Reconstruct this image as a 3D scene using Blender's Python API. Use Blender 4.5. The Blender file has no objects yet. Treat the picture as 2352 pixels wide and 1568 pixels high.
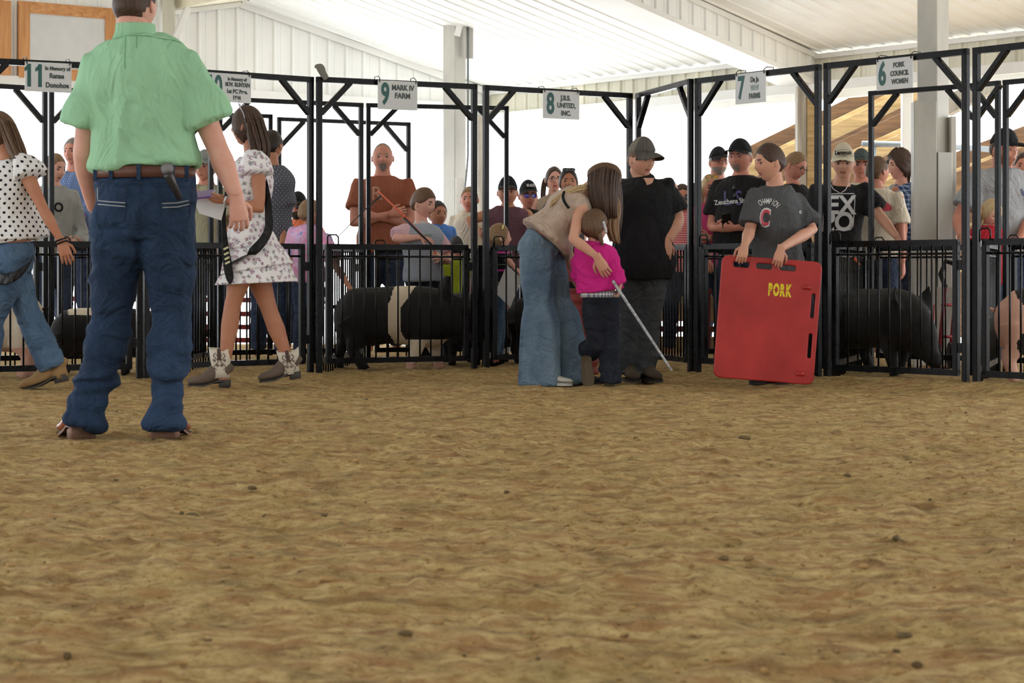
# Livestock show ring: pens, pigs, exhibitors and onlookers. Builds everything itself.
import bpy, bmesh, math, random
import numpy as np
from mathutils import Vector, Matrix, noise

rng = random.Random(7)
F = 4676.0            # focal length in pixels of a 2352 px wide frame
CX, HY = 1176.0, 635.0  # principal column, horizon row
CAMZ = 0.68

def P(px, py, d):
    """world point seen at pixel (px,py) at distance d in front of the camera"""
    return Vector(((px - CX) * d / F, d, CAMZ + (HY - py) * d / F))

def G(px, d, z=0.0):
    """world point at pixel column px, distance d, height z"""
    return Vector(((px - CX) * d / F, d, z))

scene = bpy.context.scene
col = scene.collection

# ------------------------------------------------------------------ camera
cam_d = bpy.data.cameras.new('camera')
cam = bpy.data.objects.new('camera', cam_d)
col.objects.link(cam)
cam.location = (0, 0, CAMZ)
cam.rotation_euler = (math.pi / 2, 0, 0)
cam_d.sensor_width = 36.0
cam_d.lens = 36.0 * F / 2352.0
cam_d.shift_y = -(784.0 - HY) / 2352.0
cam_d.clip_end = 300
cam_d.dof.use_dof = True
cam_d.dof.focus_distance = 13.5
cam_d.dof.aperture_fstop = 9.0
scene.camera = cam

# ------------------------------------------------------------------ world: hazy, bright white sky
world = bpy.data.worlds.new('world')
scene.world = world
world.use_nodes = True
nt = world.node_tree
nt.nodes.clear()
wo = nt.nodes.new('ShaderNodeOutputWorld')
bg = nt.nodes.new('ShaderNodeBackground')
tc = nt.nodes.new('ShaderNodeTexCoord')
sx = nt.nodes.new('ShaderNodeSeparateXYZ')
rp = nt.nodes.new('ShaderNodeValToRGB')
rp.color_ramp.elements[0].position = 0.0
rp.color_ramp.elements[0].color = (0.96, 0.975, 1.0, 1)
rp.color_ramp.elements[1].position = 0.6
rp.color_ramp.elements[1].color = (0.88, 0.94, 1.0, 1)
nt.links.new(tc.outputs['Generated'], sx.inputs[0])
nt.links.new(sx.outputs['Z'], rp.inputs[0])
nt.links.new(rp.outputs[0], bg.inputs['Color'])
bg.inputs['Strength'].default_value = 3.6
nt.links.new(bg.outputs[0], wo.inputs[0])

sun_d = bpy.data.lights.new('sun', 'SUN')
sun_d.energy = 9.0
sun_d.angle = math.radians(4)
sun_d.color = (1.0, 1.0, 0.98)
sun = bpy.data.objects.new('sun', sun_d)
col.objects.link(sun)
sun.rotation_euler = Vector((0.25, -0.55, -1.0)).to_track_quat('-Z', 'Y').to_euler()

# ------------------------------------------------------------------ view
scene.view_settings.view_transform = 'Standard'
scene.view_settings.look = 'None'
scene.view_settings.gamma = 1.0
scene.view_settings.use_curve_mapping = False
scene.view_settings.exposure = 0.15
scene.cycles.max_bounces = 8
scene.cycles.diffuse_bounces = 5

# ------------------------------------------------------------------ material helpers
MATS = {}

def srgb(c):
    out = []
    for x in c[:3]:
        x = x / 255.0
        out.append(x / 12.92 if x <= 0.04045 else ((x + 0.055) / 1.055) ** 2.4)
    return (out[0], out[1], out[2], 1.0)

class NT:
    def __init__(s, name):
        s.mat = bpy.data.materials.new(name)
        s.mat.use_nodes = True
        s.t = s.mat.node_tree
        s.b = s.t.nodes['Principled BSDF']
        s.out = s.t.nodes['Material Output']
        s._tc = None
    def n(s, typ, **kw):
        nd = s.t.nodes.new(typ)
        for k, v in kw.items():
            setattr(nd, k, v)
        return nd
    def link(s, a, b):
        s.t.links.new(a, b)
    def coord(s, scale=(1, 1, 1), rot=(0, 0, 0), loc=(0, 0, 0)):
        if s._tc is None:
            s._tc = s.n('ShaderNodeTexCoord')
        m = s.n('ShaderNodeMapping')
        m.inputs['Scale'].default_value = scale
        m.inputs['Rotation'].default_value = rot
        m.inputs['Location'].default_value = loc
        s.link(s._tc.outputs['Object'], m.inputs['Vector'])
        return m.outputs[0]
    def noise(s, scale, detail=3, vec=None, rough=0.55, dist=0.0):
        nd = s.n('ShaderNodeTexNoise')
        nd.inputs['Scale'].default_value = scale
        nd.inputs['Detail'].default_value = detail
        nd.inputs['Roughness'].default_value = rough
        nd.inputs['Distortion'].default_value = dist
        s.link(vec if vec is not None else s.coord(), nd.inputs['Vector'])
        return nd.outputs['Fac']
    def vor(s, scale, vec=None, rand=1.0, out='Distance', feature='F1'):
        nd = s.n('ShaderNodeTexVoronoi', feature=feature)
        nd.inputs['Scale'].default_value = scale
        nd.inputs['Randomness'].default_value = rand
        s.link(vec if vec is not None else s.coord(), nd.inputs['Vector'])
        return nd.outputs[out]
    def ramp(s, fac, stops, interp='LINEAR'):
        nd = s.n('ShaderNodeValToRGB')
        cr = nd.color_ramp
        cr.interpolation = interp
        while len(cr.elements) < len(stops):
            cr.elements.new(0.5)
        for e, (p, c) in zip(cr.elements, stops):
            e.position = p
            e.color = c if len(c) == 4 else tuple(c) + (1,)
        s.link(fac, nd.inputs[0])
        return nd.outputs[0]
    def mix(s, fac, a, b, mode='MIX'):
        nd = s.n('ShaderNodeMix', data_type='RGBA', blend_type=mode)
        for sock, v in ((nd.inputs[0], fac), (nd.inputs[6], a), (nd.inputs[7], b)):
            if isinstance(v, bpy.types.NodeSocket):
                s.link(v, sock)
            else:
                sock.default_value = v
        return nd.outputs[2]
    def math(s, op, a, b=0.0):
        nd = s.n('ShaderNodeMath', operation=op)
        for sock, v in ((nd.inputs[0], a), (nd.inputs[1], b)):
            if isinstance(v, bpy.types.NodeSocket):
                s.link(v, sock)
            else:
                sock.default_value = v
        return nd.outputs[0]
    def color(s, v):
        if isinstance(v, bpy.types.NodeSocket):
            s.link(v, s.b.inputs['Base Color'])
        else:
            s.b.inputs['Base Color'].default_value = v
    def bump(s, h, strength=0.3, dist=0.01):
        nd = s.n('ShaderNodeBump')
        nd.inputs['Strength'].default_value = strength
        nd.inputs['Distance'].default_value = dist
        s.link(h, nd.inputs['Height'])
        s.link(nd.outputs[0], s.b.inputs['Normal'])
    def set(s, **kw):
        for k, v in kw.items():
            s.b.inputs[k.replace('_', ' ')].default_value = v

def simple(name, c, rough=0.7, metal=0.0, var=0.12, scale=8.0, bump=0.0, bscale=60.0, spec=0.5, sss=0.0):
    """plain material with a mottled base colour and optional fine bump"""
    key = (name,)
    if key in MATS:
        return MATS[key]
    t = NT(name)
    c1 = srgb(c)
    dk = tuple(x * (1 - var) for x in c1[:3]) + (1,)
    lt = tuple(min(1, x * (1 + var)) for x in c1[:3]) + (1,)
    t.color(t.ramp(t.noise(scale, 3), [(0.3, dk), (0.7, lt)]))
    t.set(Roughness=rough, Metallic=metal, Specular_IOR_Level=spec)
    if bump > 0:
        t.bump(t.noise(bscale, 3), bump, 0.004)
    MATS[key] = t.mat
    return t.mat

# ------------------------------------------------------------------ geometry helpers
class Geo:
    def __init__(s):
        s.v, s.f, s.m = [], [], []
    def add(s, vs, fs, mat=0):
        o = len(s.v)
        s.v.extend([tuple(p) for p in vs])
        s.f.extend([tuple(i + o for i in f) for f in fs])
        s.m.extend([mat] * len(fs))
        return s
    def merge(s, g, mat=None):
        o = len(s.v)
        s.v.extend(g.v)
        s.f.extend([tuple(i + o for i in f) for f in g.f])
        s.m.extend(g.m if mat is None else [mat] * len(g.f))
        return s
    def obox(s, c, ax, ay, az, hx, hy, hz, mat=0, bev=0.0):
        """oriented box with optional chamfer of the four long edges along az"""
        c = Vector(c)
        ax, ay, az = Vector(ax).normalized(), Vector(ay).normalized(), Vector(az).normalized()
        if bev <= 0:
            prof = [(-hx, -hy), (hx, -hy), (hx, hy), (-hx, hy)]
        else:
            b = bev
            prof = [(-hx + b, -hy), (hx - b, -hy), (hx, -hy + b), (hx, hy - b), (hx - b, hy), (-hx + b, hy), (-hx, hy - b), (-hx, -hy + b)]
        n = len(prof)
        vs = [c + ax * x + ay * y - az * hz for x, y in prof] + [c + ax * x + ay * y + az * hz for x, y in prof]
        fs = [(i, (i + 1) % n, n + (i + 1) % n, n + i) for i in range(n)]
        fs += [tuple(range(n - 1, -1, -1)), tuple(range(n, 2 * n))]
        return s.add(vs, fs, mat)
    def box(s, c, hx, hy, hz, rz=0.0, mat=0, bev=0.0):
        return s.obox(c, (math.cos(rz), math.sin(rz), 0), (-math.sin(rz), math.cos(rz), 0), (0, 0, 1), hx, hy, hz, mat, bev)
    def beam(s, a, b, w, h, up=(0, 0, 1), mat=0, bev=0.003):
        """square tube from a to b, w wide sideways and h along up"""
        a, b = Vector(a), Vector(b)
        d = (b - a)
        L = d.length
        d.normalize()
        up = Vector(up)
        if abs(d.dot(up)) > 0.98:
            up = Vector((0, 1, 0)) if abs(d.z) > 0.9 else Vector((0, 0, 1))
        sx = d.cross(up).normalized()
        uz = sx.cross(d).normalized()
        return s.obox((a + b) / 2, sx, uz, d, w / 2, h / 2, L / 2, mat, bev)
    def tube(s, pts, r, n=8, mat=0, cap=True):
        rr = r if isinstance(r, (list, tuple)) else [r] * len(pts)
        return s.loft(pts, [(a, a) if not isinstance(a, (list, tuple)) else a for a in rr], None, n, mat, cap)
    def loft(s, pts, rad, lat=None, n=14, mat=0, cap=True, fn=None, close=False):
        """elliptical rings along pts; lat = sideways direction(s)"""
        pts = [Vector(p) for p in pts]
        m = len(pts)
        vs = []
        prev = None
        for i in range(m):
            if close:
                t = pts[(i + 1) % m] - pts[i - 1]
            elif i == 0:
                t = pts[1] - pts[0]
            elif i == m - 1:
                t = pts[-1] - pts[-2]
            else:
                t = (pts[i + 1] - pts[i]).normalized() + (pts[i] - pts[i - 1]).normalized()
            if t.length < 1e-9:
                t = Vector((0, 0, 1))
            t.normalize()
            if lat is None:
                if prev is None:
                    prev = Vector((1, 0, 0)) if abs(t.x) < 0.9 else Vector((0, 1, 0))
                l = prev
            else:
                l = Vector(lat[i]) if isinstance(lat, list) else Vector(lat)
            l = l - t * l.dot(t)
            if l.length < 1e-6:
                l = t.orthogonal()
            l.normalize()
            prev = l
            w = t.cross(l)
            rx, ry = rad[i]
            for k in range(n):
                a = 2 * math.pi * k / n
                q = 1.0 if fn is None else fn(i / (m - 1), a)
                vs.append(pts[i] + l * (rx * math.cos(a) * q) + w * (ry * math.sin(a) * q))
        fs = []
        for i in range(m if close else m - 1):
            for k in range(n):
                a0, a1 = i * n + k, i * n + (k + 1) % n
                b0, b1 = ((i + 1) % m) * n + k, ((i + 1) % m) * n + (k + 1) % n
                fs.append((a0, a1, b1, b0))
        if cap and not close:
            fs.append(tuple(range(n - 1, -1, -1)))
            fs.append(tuple(range((m - 1) * n, m * n)))
        return s.add(vs, fs, mat)
    def ball(s, c, r, seg=14, rings=9, axes=None, mat=0):
        """ellipsoid, r = 3 radii along axes (3 vectors)"""
        c = Vector(c)
        if not isinstance(r, (tuple, list)):
            r = (r, r, r)
        A = axes or (Vector((1, 0, 0)), Vector((0, 1, 0)), Vector((0, 0, 1)))
        vs = [c + A[2] * r[2]]
        for i in range(1, rings):
            th = math.pi * i / rings
            for k in range(seg):
                a = 2 * math.pi * k / seg
                vs.append(c + A[0] * (r[0] * math.sin(th) * math.cos(a)) + A[1] * (r[1] * math.sin(th) * math.sin(a)) + A[2] * (r[2] * math.cos(th)))
        vs.append(c - A[2] * r[2])
        fs = [(0, 1 + k, 1 + (k + 1) % seg) for k in range(seg)]
        for i in range(rings - 2):
            for k in range(seg):
                a, b = 1 + i * seg + k, 1 + i * seg + (k + 1) % seg
                fs.append((a, a + seg, b + seg, b))
        e = len(vs) - 1
        o = 1 + (rings - 2) * seg
        fs += [(e, o + (k + 1) % seg, o + k) for k in range(seg)]
        return s.add(vs, fs, mat)
    def prism(s, pts, off, mat=0):
        """polygon pts extruded by vector off"""
        n = len(pts)
        off = Vector(off)
        vs = [Vector(p) for p in pts] + [Vector(p) + off for p in pts]
        fs = [tuple(range(n - 1, -1, -1)), tuple(range(n, 2 * n))]
        fs += [(i, (i + 1) % n, n + (i + 1) % n, n + i) for i in range(n)]
        return s.add(vs, fs, mat)

def catmull(pts, vals, k=4):
    """resample a path and its values smoothly, k steps per segment"""
    P_ = [np.array(list(p) + list(v), float) for p, v in zip(pts, vals)]
    out = []
    n = len(P_)
    for i in range(n - 1):
        p0, p1, p2, p3 = P_[max(0, i - 1)], P_[i], P_[i + 1], P_[min(n - 1, i + 2)]
        for j in range(k):
            t = j / k
            out.append(0.5 * ((2 * p1) + (p2 - p0) * t + (2 * p0 - 5 * p1 + 4 * p2 - p3) * t * t + (3 * p1 - p0 - 3 * p2 + p3) * t ** 3))
    out.append(P_[-1])
    return [Vector(o[:3]) for o in out], [tuple(o[3:]) for o in out]

def world_of(o):
    v = Vector((0, 0, 0))
    while o is not None:
        v += o.location
        o = o.parent
    return v

def build(name, geo, mats, parent=None, smooth=True, loc=None, angle=None):
    """ONE mesh object. geometry is given in world space; a top-level mesh gets its origin at loc"""
    me = bpy.data.meshes.new(name)
    off = world_of(parent) if parent is not None else (Vector(loc) if loc is not None else Vector((0, 0, 0)))
    v = np.array(geo.v, dtype=np.float64).reshape(-1, 3) - np.array(off)
    me.from_pydata([tuple(p) for p in v], [], geo.f)
    if not isinstance(mats, (list, tuple)):
        mats = [mats]
    for m in mats:
        me.materials.append(m)
    if len(mats) > 1:
        me.polygons.foreach_set('material_index', geo.m)
    if smooth:
        me.polygons.foreach_set('use_smooth', [True] * len(geo.f))
        if angle is not None:
            me.set_sharp_from_angle(angle=math.radians(angle))
    me.update()
    o = bpy.data.objects.new(name, me)
    col.objects.link(o)
    if parent is not None:
        o.parent = parent
    elif loc is not None:
        o.location = loc
    return o

def share(name, me, loc, parent=None, rz=0.0):
    o = bpy.data.objects.new(name, me)
    col.objects.link(o)
    off = world_of(parent) if parent is not None else Vector((0, 0, 0))
    o.location = Vector(loc) - off
    o.rotation_euler = (0, 0, rz)
    if parent is not None:
        o.parent = parent
    return o

def thing(name, label, cat, loc, group=None):
    o = bpy.data.objects.new(name, None)
    o.empty_display_size = 0.1
    col.objects.link(o)
    o.location = loc
    o['label'] = label
    o['category'] = cat
    if group:
        o['group'] = group
    return o

def tag(o, label, cat, group=None, kind=None):
    o['label'] = label
    o['category'] = cat
    if group:
        o['group'] = group
    if kind:
        o['kind'] = kind
    return o

def struct(name, geo, mats, smooth=False, loc=None, parent=None, angle=None):
    o = build(name, geo, mats, parent, smooth, loc, angle)
    if parent is None:
        o['kind'] = 'structure'
    return o

def struct_root(name, loc=(0, 0, 0)):
    o = bpy.data.objects.new(name, None)
    col.objects.link(o)
    o.location = loc
    o['kind'] = 'structure'
    return o

# voxel union in a side scene, so the main scene is never evaluated
tmp_scene = bpy.data.scenes.new('side_scene')

def remesh(geo, voxel=0.012, smooth=4, factor=0.5):
    me = bpy.data.meshes.new('t')
    me.from_pydata(geo.v, [], geo.f)
    o = bpy.data.objects.new('t', me)
    tmp_scene.collection.objects.link(o)
    r = o.modifiers.new('r', 'REMESH')
    r.mode = 'VOXEL'
    r.voxel_size = voxel
    r.use_smooth_shade = True
    if smooth:
        s = o.modifiers.new('s', 'SMOOTH')
        s.factor = factor
        s.iterations = smooth
    vl = tmp_scene.view_layers[0]
    vl.update()
    dg = vl.depsgraph
    ev = o.evaluated_get(dg).to_mesh()
    n = len(ev.vertices)
    co = np.empty(n * 3)
    ev.vertices.foreach_get('co', co)
    co = co.reshape(-1, 3)
    nm = np.empty(n * 3)
    ev.vertex_normals.foreach_get('vector', nm)
    nm = nm.reshape(-1, 3)
    fs = [tuple(p.vertices) for p in ev.polygons]
    o.evaluated_get(dg).to_mesh_clear()
    bpy.data.objects.remove(o)
    bpy.data.meshes.remove(me)
    g = Geo()
    g.f = fs
    g.m = [0] * len(fs)
    return g, co, nm

# vectorised value noise
_perm = np.random.RandomState(3).rand(64, 64, 64) * 2 - 1

def vnoise(p):
    p = np.asarray(p, float)
    i = np.floor(p).astype(int)
    f = p - i
    f = f * f * (3 - 2 * f)
    r = 0
    for dx in (0, 1):
        wx = f[:, 0] if dx else 1 - f[:, 0]
        for dy in (0, 1):
            wy = f[:, 1] if dy else 1 - f[:, 1]
            for dz in (0, 1):
                wz = f[:, 2] if dz else 1 - f[:, 2]
                r = r + wx * wy * wz * _perm[(i[:, 0] + dx) % 64, (i[:, 1] + dy) % 64, (i[:, 2] + dz) % 64]
    return r

def text_geo(s, size, ex=0.0015, bold=0.0, sx=1.0, align='CENTER'):
    """text as a flat mesh in its own xy plane"""
    cu = bpy.data.curves.new('t', 'FONT')
    cu.body = s
    cu.size = size
    cu.extrude = ex
    cu.offset = bold
    cu.align_x = align
    cu.align_y = 'CENTER'
    cu.resolution_u = 4
    o = bpy.data.objects.new('t', cu)
    tmp_scene.collection.objects.link(o)
    vl = tmp_scene.view_layers[0]
    vl.update()
    ev = o.evaluated_get(vl.depsgraph)
    me = ev.to_mesh()
    g = Geo()
    g.v = [(v.co.x * sx, v.co.y, v.co.z) for v in me.vertices]
    g.f = [tuple(p.vertices) for p in me.polygons]
    g.m = [0] * len(g.f)
    ev.to_mesh_clear()
    bpy.data.objects.remove(o)
    bpy.data.curves.remove(cu)
    return g

def place(g, origin, ax, ay, az=None):
    """map xy(z) geometry to a world frame"""
    ax, ay = Vector(ax), Vector(ay)
    az = Vector(az) if az is not None else ax.cross(ay)
    o = Vector(origin)
    h = Geo()
    h.v = [tuple(o + ax * x + ay * y + az * z) for x, y, z in g.v]
    h.f, h.m = g.f, g.m
    return h
# ================================================================== materials of the place
def mat_sand():
    t = NT('sand')
    st = t.coord((1.0, 1.0, 1.0))
    n1 = t.noise(2.2, 4, st)
    n2 = t.noise(26, 5, st, 0.65)
    n3 = t.noise(9, 4, t.coord((0.6, 1.6, 1)), 0.6)
    base = t.ramp(n2, [(0.28, srgb((108, 86, 54))), (0.46, srgb((178, 151, 102))), (0.78, srgb((212, 189, 138)))])
    red = t.ramp(n3, [(0.46, (0, 0, 0, 1)), (0.62, (0.7, 0.7, 0.7, 1))])
    c = t.mix(red, base, srgb((150, 108, 70)))
    grn = t.ramp(n1, [(0.45, (0, 0, 0, 1)), (0.7, (0.35, 0.35, 0.35, 1))])
    c = t.mix(grn, c, srgb((140, 122, 66)))
    spk = t.ramp(t.noise(120, 3, st), [(0.60, (0, 0, 0, 1)), (0.70, (0.8, 0.8, 0.8, 1))])
    c = t.mix(spk, c, srgb((92, 70, 40)))
    big = t.ramp(t.noise(7.5, 5, t.coord((0.8, 1.2, 1)), 0.62), [(0.34, (0.66, 0.66, 0.66, 1)), (0.5, (1.0, 1.0, 1.0, 1)), (0.66, (1.1, 1.1, 1.1, 1))])
    c = t.mix(1.0, c, big, 'MULTIPLY')
    t.color(c)
    t.set(Roughness=0.95, Specular_IOR_Level=0.15)
    hsum = t.math('ADD', t.noise(34, 6, st, 0.7), t.math('MULTIPLY', t.noise(150, 4, st), 0.8))
    t.bump(hsum, 0.65, 0.02)
    return t.mat

def mat_metal_white(name, c=(240, 240, 236), dirt=0.12):
    t = NT(name)
    n = t.noise(1.6, 5, t.coord((1, 1, 0.4)), 0.6)
    c1 = srgb(c)
    c2 = tuple(a * (1 - dirt) for a in c1[:3]) + (1,)
    t.color(t.ramp(n, [(0.3, c2), (0.62, c1)]))
    t.set(Roughness=0.45)
    t.bump(t.noise(9, 2), 0.1, 0.01)
    return t.mat

def mat_wood(name, a, b, scale=1.0, axis=0):
    t = NT(name)
    sc = [14 * scale, 14 * scale, 14 * scale]
    sc[axis] = 1.3 * scale
    n = t.noise(1.6, 6, t.coord(tuple(sc)), 0.65, 0.4)
    t.color(t.ramp(n, [(0.3, srgb(a)), (0.7, srgb(b))]))
    t.set(Roughness=0.75)
    t.bump(n, 0.2, 0.004)
    return t.mat

def mat_black_steel():
    t = NT('black_painted_steel')
    n = t.noise(18, 4, t.coord((1, 1, 0.5)), 0.7)
    t.color(t.ramp(n, [(0.3, (0.003, 0.003, 0.0035, 1)), (0.65, (0.007, 0.007, 0.008, 1)), (0.85, (0.03, 0.03, 0.032, 1))]))
    t.link(t.ramp(n, [(0.3, (0.22, 0.22, 0.22, 1)), (0.8, (0.4, 0.4, 0.4, 1))]), t.b.inputs['Roughness'])
    t.set(Specular_IOR_Level=0.16)
    return t.mat

def mat_outdoor():
    t = NT('pale_concrete_yard')
    t.color(t.ramp(t.noise(1.2, 5), [(0.3, srgb((206, 206, 204))), (0.7, srgb((226, 227, 228)))]))
    t.set(Roughness=0.9)
    return t.mat

M_SAND = mat_sand()
M_WHITE = mat_metal_white('white_ribbed_steel')
M_CREAM = mat_metal_white('cream_ribbed_steel', (220, 216, 196), 0.3)
M_TRIM = mat_metal_white('white_trim', (232, 231, 226), 0.12)
M_COLW = mat_metal_white('worn_white_column', (196, 193, 184), 0.35)
M_STEEL = mat_black_steel()
M_PINE = mat_wood('golden_pine', (176, 116, 66), (214, 158, 104), 1.0, 2)
M_PINEX = mat_wood('golden_pine_rail', (176, 116, 66), (214, 158, 104), 1.0, 0)
M_DECK = mat_wood('treated_lumber', (70, 48, 28), (118, 86, 52), 0.8, 0)
M_DECKL = mat_wood('weathered_lumber', (132, 104, 62), (186, 158, 108), 0.8, 0)
M_GREYW = mat_wood('grey_weathered_wood', (128, 118, 104), (182, 174, 160), 0.7, 2)
M_BOARD = simple('pale_display_board', (208, 208, 206), 0.6, var=0.04)
M_YARD = mat_outdoor()
M_GALV = simple('galvanised_pipe', (120, 124, 124), 0.4, 0.6)

# ================================================================== sand floor of the ring
FRONT = [(-60, 12.74), (328, 13.2), (724, 13.97), (1103, 14.55), (1452, 15.25), (1592, 14.1), (1892, 13.1), (2232, 12.2), (2500, 11.5)]
FRONT_W = [((px - CX) * d / F, d) for px, d in FRONT]

def fence_y(x):
    for (x0, y0), (x1, y1) in zip(FRONT_W, FRONT_W[1:]):
        if x <= x1 or (x1, y1) == FRONT_W[-1]:
            return y0 + (y1 - y0) * (x - x0) / (x1 - x0)
    return FRONT_W[-1][1]
_fx = np.array([a for a, b in FRONT_W]); _fy = np.array([b for a, b in FRONT_W])

def ground_h(x, y):
    x = np.asarray(x, float); y = np.asarray(y, float)
    def nz(s, k, sy=1.0):
        return vnoise(np.stack([x * s + k, y * s * sy + k * 2, np.full_like(x, k * 0.37)], 1))
    n = 0.010 * nz(1.6, 5) + 0.009 * nz(5.5, 9) + 0.0085 * nz(13, 2) + 0.006 * nz(27, 8)
    clod = np.maximum(0, nz(19, 21) - 0.42) * 0.030
    foot = -np.maximum(0, nz(3.4, 33) - 0.42) * 0.04
    fy = np.interp(x, _fx, _fy)
    dist = y - fy
    m = np.exp(-(dist / 0.35) ** 2) * (0.028 + 0.03 * np.clip((x - 1.5) / 1.5, 0, 1)) * (1 + 0.5 * nz(2.3, 40))
    m = m + np.clip(dist / 2.0, 0, 1) * 0.012
    return n + clod + foot + m - 0.004

def ground_patch(name, x0, x1, y0, y1, step, drop=0.0, hole=None):
    nx = int((x1 - x0) / step) + 1
    ny = int((y1 - y0) / step) + 1
    xs = np.linspace(x0, x1, nx); ys = np.linspace(y0, y1, ny)
    X, Y = np.meshgrid(xs, ys)
    h = ground_h(X.ravel(), Y.ravel()) - drop
    if hole is not None:
        hx0, hx1, hy0, hy1 = hole
        inside = (X.ravel() > hx0 + 0.1) & (X.ravel() < hx1 - 0.1) & (Y.ravel() > hy0 + 0.1) & (Y.ravel() < hy1 - 0.1)
        h = h - inside * 0.05
    me = bpy.data.meshes.new(name)
    v = np.stack([X.ravel(), Y.ravel(), h], 1)
    me.vertices.add(len(v))
    me.vertices.foreach_set('co', v.ravel())
    idx = np.arange(nx * ny).reshape(ny, nx)
    q = np.stack([idx[:-1, :-1], idx[:-1, 1:], idx[1:, 1:], idx[1:, :-1]], -1).reshape(-1, 4)
    me.loops.add(q.size)
    me.loops.foreach_set('vertex_index', q.ravel())
    me.polygons.add(len(q))
    me.polygons.foreach_set('loop_start', np.arange(len(q)) * 4)
    me.polygons.foreach_set('use_smooth', np.ones(len(q), bool))
    me.update()
    me.materials.append(M_SAND)
    o = bpy.data.objects.new(name, me)
    col.objects.link(o)
    return o

floor = ground_patch('floor', -7, 8, -4, 20.0, 0.05, hole=(-2.2, 2.2, 2.6, 9.0))
floor['kind'] = 'structure'
near = ground_patch('sand_surface', -2.2, 2.2, 2.6, 9.0, 0.018)
near.parent = floor
# loose clods and droppings lying on the sand
M_CLOD = simple('sand_clod', (154, 124, 78), 0.95, var=0.3, scale=30, bump=0.6)
M_DUNG = simple('dark_clod', (96, 80, 50), 0.95, var=0.3, scale=30, bump=0.6)
gc = Geo()
for i in range(1500):
    y = 3.2 + 9.5 * rng.random() ** 1.3
    x = (rng.random() - 0.5) * 2 * (0.27 * y)
    r = 0.003 + 0.009 * rng.random() ** 2.6
    z = float(ground_h([x], [y])[0])
    a = rng.random() * 3
    gc.ball((x, y, z + r * 0.25), (r * (1 + rng.random()), r * (0.8 + rng.random() * 0.5), r * 0.7), 6, 4,
            (Vector((math.cos(a), math.sin(a), 0)), Vector((-math.sin(a), math.cos(a), 0)), Vector((0, 0, 1))), mat=0 if rng.random() < 0.95 else 1)
_v = np.array(gc.v)
gc.v = [tuple(p) for p in _v + vnoise(_v * 110)[:, None] * 0.0022]
clods = build('sand_clod', gc, [M_CLOD, M_DUNG], floor)
clods['kind'] = 'stuff'
for px, py, w, h in ((1710, 1000, 30, 14), (440, 1176, 34, 8), (418, 1172, 12, 8), (930, 1455, 36, 10), (150, 1503, 20, 10), (2105, 1505, 26, 12)):
    d = 0.68 * F / (py - HY + h * 0.3)
    c = G(px, d)
    c.z = float(ground_h([c.x], [c.y])[0])
    g = Geo()
    hw, hh = w * d / F / 2, max(0.008, h * d / F / 2)
    g.ball(c + Vector((0, 0, hh * 0.5)), (hw, hw * 0.8, hh), 12, 8)
    vv = np.array(g.v)
    vv += (vnoise(vv * 60)[:, None]) * 0.004
    g.v = [tuple(p) for p in vv]
    o = build('manure_clump', g, [M_DUNG], None, True, c)
    side = 'far right' if px == 1710 else ('left of centre' if px in (440, 418) else ('near the bottom centre' if px == 930 else ('near the bottom left corner' if px == 150 else 'near the bottom right corner')))
    if px == 418: side = 'left of centre, smaller of the two'
    if px == 440: side = 'left of centre, larger of the two'
    if px == 1710: side = 'in front of the red board'
    tag(o, 'dark clump of dirt on sand, ' + side, 'clump')

# concrete yard outside
g = Geo()
g.add([(-60, 20, -0.02), (80, 10, -0.02), (80, 120, -0.02), (-60, 120, -0.02)], [(0, 1, 2, 3)])
g.add([(8.0, -4, -0.03), (60, -4, -0.03), (60, 20, -0.03), (8.0, 20, -0.03)], [(0, 1, 2, 3)])
g.add([(-60, -60, -0.03), (60, -60, -0.03), (60, -4, -0.03), (-60, -4, -0.03)], [(0, 1, 2, 3)])
g.add([(-60, -4, -0.03), (-7, -4, -0.03), (-7, 20, -0.03), (-60, 20, -0.03)], [(0, 1, 2, 3)])
struct('trim_1', g, [M_YARD]).name = 'floor_yard'

# ================================================================== building shell
E_DIR = Vector((4.83, -5.85, 0)).normalized()      # along the eave, towards the right
C0 = Vector((-0.28, 23.95, 0))                      # corner of gable wall and eave header
GD = Vector((4.86, 3.5, 0)).normalized()            # along the gable wall, towards the right
SLOPE = 0.224
N_IN = Vector((-GD.x, -GD.y, 0))
EPER = Vector((E_DIR.y, -E_DIR.x, 0))               # perpendicular to the eave, pointing into the hall
if EPER.y > 0:
    EPER = -EPER
EAVE_TOP = 2.865
EAVE_BOT = 2.57

def rib_profile(width, pitch=0.2, rib=0.018):
    pr = [(0.0, 0.0)]
    x = 0.0
    while x < width - 1e-6:
        pr += [(x + pitch * 0.36, 0), (x + pitch * 0.43, rib), (x + pitch * 0.53, rib), (x + pitch * 0.60, 0)]
        pr += [(x + pitch * 0.80, 0), (x + pitch * 0.82, -0.003), (x + pitch * 0.84, 0)]
        x += pitch
    pr.append((width, 0))
    return pr

def ribbed_sheet(name, org, u, nrm, lo, hi, width, pitch, mat, parent, rib=0.018):
    """sheet starting at org running along u; lo(s)/hi(s) give the two end points offsets (vectors) of each profile line"""
    pr = rib_profile(width, pitch, rib)
    vs = []
    for s, h in pr:
        b = org + u * s + nrm * h
        vs.append(b + lo(s))
        vs.append(b + hi(s))
    fs = [(2 * i, 2 * i + 2, 2 * i + 3, 2 * i + 1) for i in range(len(pr) - 1)]
    g = Geo()
    g.add(vs, fs)
    return build(name, g, [mat], parent, False)

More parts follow.
